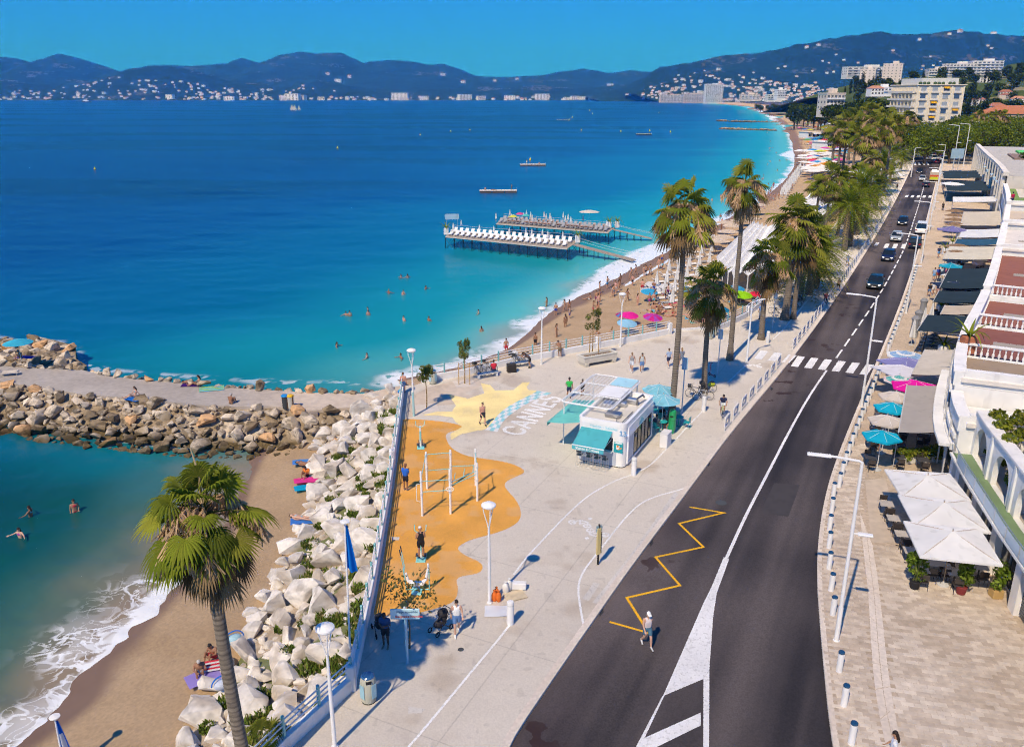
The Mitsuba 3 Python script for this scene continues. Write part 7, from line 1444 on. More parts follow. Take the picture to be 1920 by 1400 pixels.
# two low rock groynes far along the bay
for q0, q1, lab in (((1345, 226.5), (1462, 230.5), 'farther'), ((1350, 242), (1452, 245), 'nearer')):
    a, b = G(*q0, SEA), G(*q1, SEA); ms = []
    for i in range(130):
        t = R.random(); m = boulder_mesh(R.randrange(9), 1); p = a + (b - a) * t + [R.gauss(0, 1.0), R.gauss(0, 1.6), R.uniform(-.4, .5)]; ms.append((m[0] * R.uniform(1.0, 2.0) + p, m[1]))
    kk = numbered('rock_groyne'); scene[kk] = shape(merge(*ms), None, 'rock', 38, uv=(1, .4)); labels[kk] = {'label': f'low brown rock groyne off the far beach, the {lab} of two', 'category': 'groyne', 'kind': 'stuff'}
# ------------------------------------------------------------------ cars
def chull(pts):
    m = trimesh.convex.convex_hull(np.array(pts, float)); return np.array(m.vertices), np.array(m.faces)
def sym(pts): return [(s * x, y, z) for x, y, z in pts for s in (-1, 1)]
def car_kit(kind, c):
    k = Kit('car' if kind != 'van' else 'van', 'car' if kind != 'van' else 'van'); D = (0.015, 0.015, 0.017)
    if kind == 'hatch': L, W, H, hood, ws, rs, re, sill = 4.1, 1.76, 1.48, .92, .55, -1.45, -1.9, .92
    elif kind == 'suv': L, W, H, hood, ws, rs, re, sill = 4.5, 1.86, 1.68, 1.06, .75, -1.75, -2.12, 1.06
    elif kind == 'sedan': L, W, H, hood, ws, rs, re, sill = 4.6, 1.82, 1.44, .88, .55, -1.2, -1.9, .92
    else: L, W, H, hood, ws, rs, re, sill = 4.9, 1.94, 2.0, 1.2, 1.35, -2.3, -2.42, 1.2
    w, l = W / 2, L / 2
    k.add('body', chull(sym([(w - .10, l, .34), (w - .16, l, .60), (w - .03, l - .35, .32), (w - .02, l - .35, .66), (w - .14, l - .12, .74), (w - .12, ws + .45, hood), (w, .3, .62), (w - .02, 0, sill), (w, -l + .5, .66), (w - .02, -l + .3, sill), (w - .06, -l, .40), (w - .08, -l + .04, .78), (w, .3, .28), (w, -l + .4, .28), (w - .1, -l + .1, .3)])), c, 'gloss', 28)
    k.add('glass_house', chull(sym([(w - .10, ws + .48, hood - .03), (w - .24, ws - .22, H - .05), (w - .22, rs, H - .06), (w - .11, re, sill - .03), (w - .05, 0, sill - .03), (w - .20, (ws + rs) / 2, H - .04)])), None, 'dark_glass', 25)
    k.add('roof', chull(sym([(w - .25, ws - .30, H - .05), (w - .23, rs - .02, H - .055), (w - .34, ws - .2, H - .02), (w - .32, rs - .05, H), (w - .45, (ws + rs) / 2, H + .025), (w - .23, (ws + rs) / 2, H - .02)])), c, 'gloss', 28)
    for s in (-1, 1):
        for (y0, z0, y1, z1) in ((ws + .48, hood - .02, ws - .22, H - .05), (re, sill - .02, rs, H - .06), (-.25, sill - .02, -.30, H - .05)):
            k.add('pillar', tube([[s * (w - .075), y0, z0], [s * (w - .215), y1, z1]], .035, 4), c, 'gloss')
        k.add('headlight', chull([(s * (w - .05), l - .32, .60), (s * (w - .05), l - .32, .70), (s * (w - .16), l - .02, .60), (s * (w - .18), l - .06, .72), (s * (w - .48), l + .0, .62), (s * (w - .46), l - .06, .70), (s * (w - .30), l + .02, .58)]), (0.75, 0.77, 0.8), 'gloss')
        k.add('tail_light', chull([(s * (w - .03), -l + .22, .72), (s * (w - .03), -l + .2, .95), (s * (w - .10), -l - .015, .74), (s * (w - .14), -l + .02, .94), (s * (w - .40), -l - .02, .76), (s * (w - .36), -l + .0, .90)]), (0.35, 0.01, 0.01), 'gloss')
        k.add('mirror', rbox([s * (w + .08), ws + .22, hood + .08], [.2, .12, .15], .04), c, 'gloss')
        for y in (l - .82, -l + .80):
            t = lathe([(.1, -.1), (.30, -.1), (.33, -.06), (.33, .06), (.30, .1), (.1, .1)], 18); q = k.add('wheel', (t[0][:, [2, 1, 0]] * [s, 1, 1] + [s * (w - .08), y, .33], t[1]), D, 'matte', 40)
            r_ = lathe([(.02, .0), (.21, .02), (.22, .04), (.02, .05)], 10); k.add(q + '__rim', (r_[0][:, [2, 1, 0]] * [s, 1, 1] + [s * (w + .0), y, .33], r_[1]), (0.42, 0.43, 0.44), 'metal')
            a_ = lathe([(.36, -.02), (.38, .02), (.36, .05)], 18)
    k.add('grille', rbox([0, l - .01, .52], [.9, .06, .20], .02), D); k.add('number_plate', rbox([0, l + .03, .42], [.52, .02, .11], .004), (0.75, 0.75, 0.72)); k.add('rear_plate', rbox([0, -l - .01, .62], [.52, .02, .11], .004), (0.75, 0.72, 0.5)); k.add('bumper_trim', rbox([0, l - .05, .30], [W * .8, .14, .12], .03), D); k.add('under_tray', box([0, 0, .25], [W * .86, L * .86, .12]), D)
    return k
def drive(kit, px, away, label, off=0.0, group=None, z=-.12):
    p = G(*px, z); s = LKR.project(Point(p[:2])); _, a = along(KERB_R, s); kit.put(label, place(p, a - math.pi / 2 + (0 if away else math.pi) + off), group)
drive(car_kit('sedan', (0.006, 0.020, 0.028)), (1641, 537), False, 'dark green-blue car coming towards the camera, nearest of the oncoming cars')
drive(car_kit('hatch', (0.008, 0.014, 0.050)), (1665, 487), False, 'navy blue car coming towards the camera, second of the oncoming cars')
drive(car_kit('hatch', (0.32, 0.36, 0.40)), (1680, 451), False, 'silver car coming over the second zebra crossing')
drive(car_kit('hatch', (0.006, 0.02, 0.045)), (1692, 421), False, 'dark blue car coming just beyond the silver one')
drive(car_kit('suv', (0.008, 0.008, 0.010)), (1715, 464), True, 'black car driving away at the second zebra crossing')
drive(car_kit('van', (0.66, 0.68, 0.68)), (1727, 437), True, 'white van driving away ahead of the black car')
drive(car_kit('hatch', (0.010, 0.015, 0.03)), (1724, 325), False, 'dark car coming past the end of the palm row')
drive(car_kit('hatch', (0.45, 0.47, 0.5)), (1729, 339), False, 'silver car just before the farther zebra crossing')
drive(car_kit('sedan', (0.02, 0.012, 0.016)), (1736, 350), True, 'dark car with red lights waiting behind the rescue truck')
k = Kit('rescue_truck', 'truck'); k.add('cab', rbox([0, 2.6, 1.35], [2.3, 1.7, 2.1], .15), (0.55, 0.03, 0.02), 'gloss'); k.add('windscreen', rbox([0, 3.45, 1.75], [2.0, .08, .8], .02), None, 'dark_glass'); k.add('body', rbox([0, -.9, 1.5], [2.4, 5.2, 2.3], .1), (0.50, 0.42, 0.33), 'gloss'); k.add('rear_band', rbox([0, -3.53, .95], [2.35, .06, .7], .01), (0.55, 0.60, 0.02), 'gloss'); k.add('rear_panel', rbox([0, -3.53, 1.6], [2.3, .06, .5], .01), (0.6, 0.10, 0.02), 'gloss'); k.add('roof_rack', merge(*[rod([-.9, y, 2.78], [.9, y, 2.78], .04) for y in np.linspace(-3.2, 1.4, 9)], rod([-.9, -3.3, 2.78], [-.9, 1.5, 2.78], .05), rod([.9, -3.3, 2.78], [.9, 1.5, 2.78], .05)), (0.6, 0.58, 0.55), 'metal'); k.add('ladder', merge(rod([-.2, -3.2, 2.95], [-.2, 1.4, 2.95], .04), rod([.25, -3.2, 2.95], [.25, 1.4, 2.95], .04), *[rod([-.2, y, 2.95], [.25, y, 2.95], .025) for y in np.linspace(-3, 1.2, 12)]), (0.7, 0.7, 0.7), 'metal'); k.add('beacon', rbox([0, 2.6, 2.5], [1.2, .3, .2], .06), (0.02, 0.08, 0.5), 'gloss')
for s in (-1, 1):
    for y in (2.5, -1.9): t = lathe([(.1, -.15), (.46, -.15), (.48, 0), (.46, .15), (.1, .15)], 16); k.add('wheel', (t[0][:, [2, 1, 0]] + [s * 1.05, y, .48], t[1]), BLK)
    k.add('tail_light', rbox([s * 1.05, -3.57, 1.05], [.18, .04, .4], .01), (0.45, 0.02, 0.01), 'gloss')
drive(k, (1751, 339), True, 'red and beige rescue truck with a roof ladder and yellow rear band')
JC = [('hatch', (0.62, 0.64, 0.66)), ('sedan', (0.5, 0.52, 0.54)), ('suv', (0.03, 0.035, 0.045)), ('hatch', (0.30, 0.015, 0.02)), ('van', (0.62, 0.64, 0.66)), ('sedan', (0.015, 0.03, 0.08)), ('hatch', (0.2, 0.22, 0.24)), ('suv', (0.55, 0.57, 0.58))]
JK = [car_kit(*c) for c in JC]
ROWS = [(1722, 292, .2), (1731, 287, .9), (1728, 279, .9), (1738, 292, 1.0), (1744, 284, 1.1), (1750, 289, 1.2), (1752, 279, 1.2), (1757, 294, 1.3), (1760, 286, 1.3), (1766, 290, 1.4), (1768, 281, 1.4), (1736, 299, .8), (1748, 300, 1.1), (1760, 301, 1.2), (1770, 297, 1.4), (1742, 275, 1.0), (1733, 272, .8), (1724, 272, .5), (1718, 283, .3), (1776, 292, 1.4), (1720, 264, .4), (1714, 276, .2), (1726, 266, .5), (1753, 306, 1.2)]
for i, (x, y, a) in enumerate(ROWS): JK[i * 5 % 8].put('car in the distant crowd of parked cars below the pines', place([*G(x, y)[:2], 0], a - 1.3), 'parked cars below the pines')
# ------------------------------------------------------------------ right-hand pavement: pavers
FAC = smoothline([(19.6, 14), (21.6, 24.5), (22.5, 29.5), (23.2, 33.5), (24.2, 37.5), (25.9, 44.5), (28.1, 49.9), (33.3, 59.1), (39.1, 67.9), (45.7, 78.1), (60.4, 102.5), (70, 118.5), (82, 139), (100, 173), (119, 214), (141, 260)], 0.5)
def pave(polyg, holder, keep, ang, bl, bw, z=0.008, joint=0.012):
    """Running-bond pavers clipped to a polygon: the nearest ones are parts, the rest one part of stuff."""
    c, s = math.cos(ang), math.sin(ang); x0, y0, x1, y1 = polyg.bounds; cells = []
    Q = [(x * c + y * s, -x * s + y * c) for x, y in ((x0, y0), (x1, y0), (x0, y1), (x1, y1))]
    us, vs = [q[0] for q in Q], [q[1] for q in Q]
    for j in range(int((max(vs) - min(vs)) / bw) + 1):
        for i in range(int((max(us) - min(us)) / bl) + 2):
            u, v = min(us) + (i - .5 * (j % 2)) * bl, min(vs) + j * bw; m = (u + bl / 2, v + bw / 2); p = (m[0] * c - m[1] * s, m[0] * s + m[1] * c)
            if polyg.contains(Point(p)): cells.append(p)
    cells.sort(key=lambda p: p[1]); protos = {}
    b = rbox([0, 0, z / 2 - .03], [bl - joint, bw - joint, z + .06], .006); b = (b[0], b[1])
    for t in range(5): protos[t] = shape(b, None, 'paver', uv=(t / 4, 0))
    rest = [[] for _ in range(5)]
    for i, p in enumerate(cells):
        t = R.randrange(5); a = ang + R.gauss(0, .006); zz = R.gauss(0, .0015)
        if i < keep: scene[f'{holder}__paver' + (f'_{i:03d}' if i else '')] = {**protos[t], 'to_world': T(place([*p, zz], a).tolist())}
        else: v = b[0].copy(); rest[t].append((rotz(v, a) + [*p, zz], b[1]))
    ms = [(merge(*r), t) for t, r in enumerate(rest) if r]
    if ms:
        k = f'{holder}__far_pavers'; v, f = merge(*[m for m, t in ms]); scene[k] = shape((v, f), None, 'paver', uv=np.concatenate([np.tile([[t / 4, 0.0]], (len(m[0]), 1)) for m, t in ms])); labels[k] = {'kind': 'stuff'}
def lineS(px): return line(px)
strip_in = line([(1700, 1560), (1660, 1400), (1640, 1300), (1632, 1200), (1628, 1110), (1618, 1030), (1612, 960), (1618, 890), (1634, 830)])
ko = offset(KERB_R, 0.24); ko = ko[(ko[:, 1] > 20) & (ko[:, 1] < strip_in[-1, 1])]
pave(Polygon(np.vstack([ko, strip_in[::-1]])).buffer(0), 'pavement', 150, -0.25, .44, .21)
plaza_edge = line([(1712, 1470), (1690, 1400), (1668, 1280), (1656, 1170), (1646, 1080), (1636, 1022)])
pl = Polygon(np.vstack([plaza_edge, line([(1692, 1026), (1760, 1040)]), offset(FAC, -.25)[(FAC[:, 1] < 40) & (FAC[:, 1] > 20)][::-1]])).buffer(0)
struct('plaza', sheet(pl.buffer(.3), 0.0005), 'plaza_mortar'); pave(pl, 'plaza', 149, -0.22, .5, .25)
band = np.vstack([strip_in, plaza_edge[::-1]])
struct('stone_band', sheet(Polygon(band).buffer(0), 0.001), 'plaza_mortar'); a_, b_ = smoothline(strip_in[:7], .5), smoothline(plaza_edge, .5); LA_, LB_ = LineString(a_), LineString(b_)
for i in range(13):
    for j in range(2):
        q = lambda t, w: np.array(LA_.interpolate(t, normalized=True).coords[0]) * (1 - w) + np.array(LB_.interpolate(t, normalized=True).coords[0]) * w
        t0, t1, w0, w1 = i / 13 + .001, (i + 1) / 13 - .001, j / 2 + .02, (j + 1) / 2 - .02; kk = f'stone_band__slab' + (f'_{2 * i + j:03d}' if i + j else ''); scene[kk] = shape(prism(Polygon([q(t0, w0), q(t1, w0), q(t1, w1), q(t0, w1)]), -.02, .014), None, 'pale_stone')
struct('side_ramp', prism(Polygon(line([(1622, 900), (1660, 896), (1692, 1018), (1634, 1016)])), -.02, .010), 'groyne_concrete'); struct('dirt_patch', sheet(soft([(1628, 980), (1660, 970), (1688, 985), (1690, 1014), (1640, 1012)]), .0115), 'groyne_concrete')
# ------------------------------------------------------------------ the row of low buildings
LF = LineString(FAC); SY = np.array([LF.project(Point(p)) for p in FAC])
def sy(y): return float(np.interp(y, FAC[:, 1], SY))
def F(y, d, z=0.0):
    p, a = along(FAC, sy(y)); return np.array([p[0] + d * math.sin(a), p[1] - d * math.cos(a), z])
def fang(y): return along(FAC, sy(y))[1]
def foot(y0, y1, d0, d1, n=8): ys = np.linspace(y0, y1, n); return Polygon([F(y, d0)[:2] for y in ys] + [F(y, d1)[:2] for y in ys[::-1]]).buffer(0)
WALL, PINKW, TERR, GREENF = (0.72, 0.71, 0.69), (0.66, 0.60, 0.55), (0.26, 0.10, 0.065), (0.16, 0.24, 0.12)
def fbox(y0, y1, d, t, z0, z1): return prism(foot(y0, y1, d, d + t, 5), z0, z1)
k = Kit('arcade_building', 'building'); k.add('ground_floor', prism(foot(14, 44.6, .3, 9), 0, 2.58), WALL)
for i, y in enumerate(np.arange(15.5, 45, 3.45)): k.add('pier', prism(foot(y - .35, y + .35, -.12, .4, 3), 0, 2.55), (0.72, 0.69, 0.65))
for i, y in enumerate(np.arange(15.9, 43, 3.45)):
    if y < 32: 
        for j in range(16): k.add('shutter_slat', fbox(y + .02, y + 2.7, .12, .12, .10 + j * .15, .10 + j * .15 + .11), (0.045, 0.055, 0.065), 'gloss')
    else: k.add('shop_window', fbox(y + .1, y + 2.6, .22, .06, .3, 2.3), None, 'dark_glass'); k.add('window_frame', merge(fbox(y + .1, y + 2.6, .16, .08, 2.3, 2.4), fbox(y + 1.3, y + 1.38, .16, .08, .3, 2.3)), (0.3, 0.3, 0.3))
k.add('balcony_slab', prism(foot(14, 44.6, -.35, 3), 2.585, 2.72), (0.66, 0.65, 0.62)); k.add('balcony_floor', sheet(foot(14, 44.5, -.2, .8), 2.726), GREENF)
for y in np.arange(15.5, 44.5, 1.72): k.add('guard_post', rod(F(y, -.28, 2.72), F(y, -.28, 3.45), .025, 5), (0.6, 0.62, 0.64), 'metal')
for y in np.arange(15.5, 43, 1.72): k.add('guard_pane', fbox(y + .06, y + 1.66, -.285, .012, 2.78, 3.36), (0.40, 0.50, 0.58), 'gloss')
k.add('handrail', tube([F(y, -.28, 3.47) for y in np.linspace(15, 44.5, 40)], .03, 6), (0.6, 0.63, 0.66), 'metal')
def arch_wall(length, h, span, rise_, foot_w):
    r = span / 2; arch = [(r * math.cos(t), rise_ - r + r * math.sin(t)) for t in np.linspace(0, math.pi, 15)]
    return Polygon([(-length / 2, 0), (-r, 0)] + arch[::-1] + [(r, 0), (length / 2, 0), (length / 2, h), (-length / 2, h)])
for y in np.arange(16.9, 44, 3.75):
    p, a = F(y, .95, 2.73), fang(y); k.add('arch', upright(arch_wall(3.85, 2.5, 2.5, 2.05, 0), .3, p, a), WALL); k.add('pilaster', box(F(y - 1.9, .78, 2.73 + 1.22), [.28, .16, 2.44], a), (0.74, 0.73, 0.71))
k.add('coping', merge(*[fbox(y, y + 1.74, .70, .72, 5.235, 5.36) for y in np.arange(15.5, 44, 1.725)]), (0.74, 0.72, 0.69))
for y in np.arange(18.8, 41, 3.75):
    if y < 41: k.add('cross_arch', upright(arch_wall(4.9, 2.5, 3.6, 2.15, 0), .32, F(y, 3.6, 2.73), fang(y) - math.pi / 2), WALL)
k.add('terrace_floor', sheet(foot(14, 44.5, 1.1, 6.2), 2.735), (0.40, 0.35, 0.30)); k.add('back_wall', prism(foot(14, 44.6, 6.3, 9, 4), 2.6, 5.9), (0.60, 0.59, 0.57))
for y in np.arange(20, 43, 3.45): k.add('terrace_window', fbox(y, y + 2.6, 6.2, .09, 2.9, 5.2), None, 'dark_glass')
k.add('upper_roof', sheet(foot(14, 44.6, 6.3, 9), 5.91), WALL); k.add('green_canopy', prism(foot(36.5, 44, 4.6, 8.8), 6.3, 6.5), (0.03, 0.09, 0.11)); k.add('canopy_lawn', sheet(foot(37.2, 43.6, 5.4, 8.6), 6.51), (0.16, 0.34, 0.10)); k.add('canopy_wall', prism(foot(37.2, 43.6, 5.0, 8.8), 5.4, 6.3), (0.04, 0.05, 0.06)); k.add('slatted_blind', merge(*[fbox(33.0 + i * .42, 33.3 + i * .42, 4.6, 2.2, 5.5, 5.56) for i in range(8)]), (0.55, 0.53, 0.5))
k.put('white arcaded building with arches above a green-floored balcony and a louvred shutter')
g = np.random.default_rng(5)
VG = [(0.20, 0.22, 0.02), (0.15, 0.18, 0.02), (0.26, 0.26, 0.04), (0.10, 0.13, 0.02)]
k = Kit('climbing_vine', 'plant'); bl = [(F(y, d, 5.45 + .1 * g.random()), (.5, .5, .22)) for y, d in ((44.0, 1.6), (43.2, 2.4), (42.4, 1.5), (43.4, 3.4), (42.2, 3.0), (41.4, 2.2), (41.6, 3.6), (40.6, 1.4), (42.8, 4.2), (40.6, 3.0), (44.4, 2.9))]; m, c = leaf_cloud(bl, 1500, .13, VG, g); k.add('foliage', m, c, 'leaf'); k.add('stem', merge(*[rod(F(42.5, 2.5, 2.8), b[0], .02, 4) for b in bl]), (0.15, 0.10, 0.06)); k.put('bright yellow-green vine spreading over the top of the arcaded building')
for i, y in enumerate(np.arange(16.9, 44, 3.75)):
    k = Kit('terrace_plant', 'plant'); q = F(y + .3, 1.6, 2.73); m, c = leaf_cloud([(q + [0, 0, .8], (.45, .45, .5)), (q + [.3, -.5, .5], (.35, .4, .35))], 420, .10, MIDG, g); k.add('foliage', m, c, 'leaf'); k.add('pot', lathe([(.18, 0), (.25, .35)], 10, q), (0.3, 0.16, 0.1)); k.put('leafy potted plant standing behind an arch of the arcaded building', None, 'plants behind the arches')
def balustrade(k, a, b, h=.85, red=True):
    L = np.linalg.norm(b - a); ang = math.atan2((b - a)[1], (b - a)[0]); m = (a + b) / 2
    k.add('balustrade_plinth', box(m + [0, 0, .07], [L, .3, .14], ang), WALL); k.add('balustrade_cap', rbox(m + [0, 0, h], [L, .34, .14], .02, ang), WALL); n = max(3, int(L / .36)); nb = max(1, int(L / 4))
    prof = [(.07, .14), (.045, .2), (.10, .34), (.085, .46), (.04, .6), (.07, h - .07)]
    for i in range(n):
        p = a + (b - a) * (i + .5) / n
        if (i + 1) % (n // nb + 1) == 0: k.add('balustrade_pier', box(p + [0, 0, h / 2], [.36, .32, h], ang), WALL)
        else: k.add('baluster', lathe(prof, 7, p), (0.76, 0.75, 0.73), 'matte', 50)
def terrace(y0, y1, zf, floor, label, depth=22, near='balustrade', name='terrace_house'):
    k = Kit(name, 'building'); k.add('wall', prism(foot(y0, y1, 0, depth), 0, zf - .02), WALL); k.add('roof_terrace', sheet(foot(y0 + .2, y1 - .2, .6, depth - .2), zf), floor)
    k.add('front_parapet', prism(foot(y0, y1, -.12, .45), zf - .02, zf + .85), WALL); k.add('parapet_coping', prism(foot(y0, y1, -.2, .53), zf + .852, zf + .93), (0.75, 0.74, 0.72))
    k.add('front_moulding', prism(foot(y0, y1, -.26, -.12), zf - .5, zf - .25), WALL); pass
    if near == 'balustrade': balustrade(k, F(y0 + .2, .5, zf), F(y0 + .2, min(depth, 14), zf), 1.0)
    else: k.add('near_parapet', prism(foot(y0 + .02, y0 + .5, .46, depth), zf, zf + 1.0), WALL); k.add('ledge', prism(foot(y0 - .18, y0 + .02, .3, depth), zf + .3, zf + .55), (0.66, 0.61, 0.55))
    for y in np.arange(y0 + .8, y1 - 1.8, 2.6): k.add('shop_front', fbox(y, y + 2.1, -.03, .05, .3, 2.6), None, 'dark_glass')
    for y in (y0 + 1.0, y1 - .6): k.add('drainpipe', rod(F(y, -.3, .1), F(y, -.3, zf + .3), .05, 6), (0.5, 0.49, 0.47))
    for i, y in enumerate((y0 + 1.8, (y0 + y1) / 2, y1 - 1.4)): k.add('roof_unit', rbox(F(y, 6 + 3.2 * i, zf + .38), [1.1, .7, .74], .05, fang(y)), (0.55, 0.55, 0.54))
    k.add('doormat', box(F((y0 + y1) / 2, 3, zf + .012), [1.4, 2.0, .02], fang((y0 + y1) / 2)), (0.34, 0.30, 0.25))
    k.add('shop_fascia', prism(foot(y0, y1, -.34, -.13), 2.75, 3.15), (0.68, 0.67, 0.65)); return k
k = terrace(44.8, 49.3, 4.0, (0.66, 0.65, 0.63), '', near='x'); k.add('canopy_slab', prism(foot(44.8, 58.5, -.95, -.36), 2.95, 3.12), (0.74, 0.73, 0.71)); k.put('low white house with a flat concrete canopy beside the grey awning')
k = terrace(49.5, 55.8, 5.2, (0.30, 0.225, 0.155), '', near='x'); k.put('white terrace house with a brown roof floor beside the climbing vine')
terrace(56, 64.6, 5.0, (0.22, 0.085, 0.06), '').put('white terrace house with a red-brown roof floor, its balustrade behind the potted plant')
terrace(64.8, 74, 4.9, TERR, '').put('white terrace house with a terracotta roof floor, the middle one of three with balusters')
k = terrace(74.3, 95, 5.2, TERR, ''); k.add('vent_grille', merge(*[box(F(73.9, 9, 3.6 + i * .14), [1.2, .1, .06], fang(74) - 1.57) for i in range(5)]), (0.05, 0.06, 0.09)); k.put('white terrace house with the largest terracotta roof floor, farthest of the three with balusters')
terrace(95.3, 113, 5.4, (0.60, 0.56, 0.52), '', near='x').put('pale flat-roofed house beyond the terracotta terraces')
k = terrace(114, 131, 5.6, (0.50, 0.42, 0.33), '', near='x'); k.add('timber_screen', merge(*[box(F(118, 3 + i * .55, 6.6), [.5, .12, 2.4], fang(118)) for i in range(30)]), (0.14, 0.085, 0.04)); k.put('house with a dark timber screen on its roof at the right edge')
k = terrace(132, 160, 6.0, (0.16, 0.25, 0.06), '', 60, near='x'); k.add('hedge', (lambda m: m)(leaf_cloud([(F(y, 5 + 4 * i % 40, 6.8), (2.2, 2.2, 1.0)) for i, y in enumerate(np.linspace(134, 158, 14))], 2600, .28, MIDG, g)[0]), (0.09, 0.13, 0.02), 'leaf'); k.add('paving', sheet(foot(146, 159.5, 2, 58), 6.03), (0.56, 0.51, 0.42)); k.put('garden terrace with lawn, hedge and pale paving on the roofs at the right edge')
k = Kit('glass_fronted_building', 'building'); k.add('wall', prism(foot(161, 262, .4, 60), 0, 8.2), (0.58, 0.54, 0.48)); k.add('roof', sheet(foot(161, 262, .3, 60), 8.22), (0.40, 0.38, 0.35)); k.add('roof_edge', prism(foot(161, 262, -.4, .6), 8.2, 8.9), (0.62, 0.58, 0.52))
for y in np.arange(162, 262, 7): k.add('column', rod(F(y, -.2, 0), F(y, -.2, 8.5), .45, 8), (0.66, 0.62, 0.55))
for y in np.arange(162.5, 255, 3.5): k.add('glass_front', fbox(y, y + 3.2, .28, .1, .4, 8.0), None, 'dark_glass')
k.add('green_cover', prism(foot(226, 236, 8, 30), 8.3, 8.7), (0.10, 0.45, 0.12)); k.add('roof_bed', prism(foot(205, 222, 5, 58), 8.2, 8.6), (0.22, 0.15, 0.12)); k.add('sun_blind', merge(*[fbox(y, y + 3, -.9, 1.1, 6.2 - .4 * (i % 2), 6.25) for i, y in enumerate((170, 178, 186, 197, 206))]), (0.35, 0.5, 0.62)); k.put('long glass-fronted building with pale columns and a grey roof at the right edge')
for y, d, w in ((222, 14, 4), (213, 12, 5), (210, 24, 6), (216, 40, 5), (206, 8, 4), (225, 46, 6)):
    k = Kit('roof_shrub', 'plant'); m, c = leaf_cloud([(F(y, d + i * 1.2, 9.2), (w * .5, w * .5, .9)) for i in range(3)], 420, .35, MIDG, g); k.add('foliage', m, c, 'leaf'); k.put('low shrub in the roof garden of the glass-fronted building', None, 'shrubs on the roof garden')
# ------------------------------------------------------------------ awnings, parasols, tables
def awning(y0, y1, depth, c, label, z=3.05, drop=.5):
    q = np.array([F(y0, -.15, z), F(y1, -.15, z), F(y1, -depth, z - drop), F(y0, -depth, z - drop)]); k = Kit('shop_awning', 'awning')
    k.add('cloth', cloth(q, 15, .05), c, 'fabric', True); k.add('front_bar', rod(q[3], q[2], .04), (0.5, 0.5, 0.5)); k.add('valance', (np.array([q[3], q[2], q[2] - [0, 0, .2], q[3] - [0, 0, .2]]), np.array([[0, 1, 2], [0, 2, 3]])), c, 'fabric')
    for t in (0.02, .5, .98): a = q[3] + (q[2] - q[3]) * t; k.add('arm', rod(q[0] + (q[1] - q[0]) * t - [0, 0, .35], a - [0, 0, .03], .02, 5), (0.4, 0.4, 0.4)); k.add('leg', rod([a[0], a[1], 0], a, .025, 5), (0.45, 0.45, 0.45))
    k.put(label)
BKA = (0.030, 0.050, 0.072)
for y0, y1, dp, c, lab in ((47, 55.6, 2.9, (0.42, 0.385, 0.355), 'wide grey awning behind the teal and beige parasols'), (58, 64.4, 2.9, (0.58, 0.53, 0.47), 'beige awning behind the striped and purple parasols'), (69.5, 75.2, 4.4, BKA, 'nearest black awning, over the dark chairs'), (76, 79.6, 3.4, (0.5, 0.43, 0.36), 'narrow tan awning between the black ones'), (80.5, 85.6, 4.6, BKA, 'second black awning beside the white stall'), (87, 98, 4.7, BKA, 'large black awning with inflatable toys at its end'), (103.5, 113, 6, (0.56, 0.53, 0.46), 'pale beige awning with inflatable toys below'), (114.4, 119.6, 5.6, (0.035, 0.10, 0.18), 'steel blue awning on the distant pavement'), (121, 129, 5.5, (0.60, 0.63, 0.68), 'pale grey-white awning beyond the steel blue one'), (133, 150, 6, (0.52, 0.47, 0.40), 'broad taupe awning by the straw parasols'), (164, 173, 8, (0.64, 0.66, 0.70), 'white awning by the distant cafe'), (184, 206, 9, BKA, 'black awning before the glass-fronted building'), (214, 236, 9, BKA, 'farthest black awning by the pines')): awning(y0, y1, dp, c, lab)
SQ = parasol('market_parasol', 1.75, 2.35, 4, .6, (0.78, 0.78, 0.77), square=True, val=.10, pole=(0.4, 0.28, 0.16))
for (x, y, a, lab) in ((22.7, 41.1, -.16, 'farthest of the three big white square parasols'), (22.0, 37.9, -.2, 'middle one of the three big white square parasols'), (20.95, 34.95, -.22, 'nearest of the three big white square parasols, over the tables')): SQ.put(lab, place([x, y, 0], a))
CY, BE = (0.012, 0.40, 0.58), (0.62, 0.56, 0.50)
HX = {c: parasol('cafe_parasol', 1.22, 2.3, 6, .42, c, val=.10) for c in (CY, BE)}
for px, c, lab in (((1654, 815), CY, 'turquoise hexagonal parasol nearest the camera'), ((1663, 786), BE, 'beige hexagonal parasol between the two turquoise ones'), ((1673, 762), CY, 'turquoise hexagonal parasol farther back'), ((1680, 741), BE, 'beige hexagonal parasol beside the pink one')): HX[c].put(lab, place([*G(*px, 2.4)[:2], 0], .4))
parasol('cafe_parasol', 1.75, 2.3, 6, .5, (0.76, 0.02, 0.36), val=.1).put('large bright pink parasol in front of the beige awning', place([*G(1716, 722, 2.4)[:2], 0], .2))
ST = lambda a, b: [a, b, a, b]
parasol('cafe_parasol', 1.15, 2.2, 8, .38, WHT, val=.08, rings=[(0.10, 0.42, 0.42), (0.75, 0.75, 0.74), (0.10, 0.42, 0.42), (0.72, 0.55, 0.55)]).put('green and white striped round parasol left of the pink one', place([*G(1686, 710, 2.3)[:2], 0]))
parasol('cafe_parasol', 1.55, 2.3, 4, .4, (0.68, 0.68, 0.76), square=True, val=.08).put('pale lilac square parasol behind the striped one', place([*G(1690, 692, 2.4)[:2], 0], .3)); parasol('cafe_parasol', 1.6, 2.3, 4, .45, (0.24, 0.24, 0.50), square=True, val=.1).put('violet square parasol behind the lilac one', place([*G(1700, 679, 2.4)[:2], 0], .3))
parasol('cafe_parasol', 1.5, 2.3, 8, .42, WHT, val=.1, rings=[(0.25, 0.42, 0.66), (0.74, 0.76, 0.78), (0.25, 0.42, 0.66), (0.74, 0.76, 0.78)]).put('blue and white striped round parasol farthest back in the row', place([*G(1698, 664, 2.4)[:2], 0]))
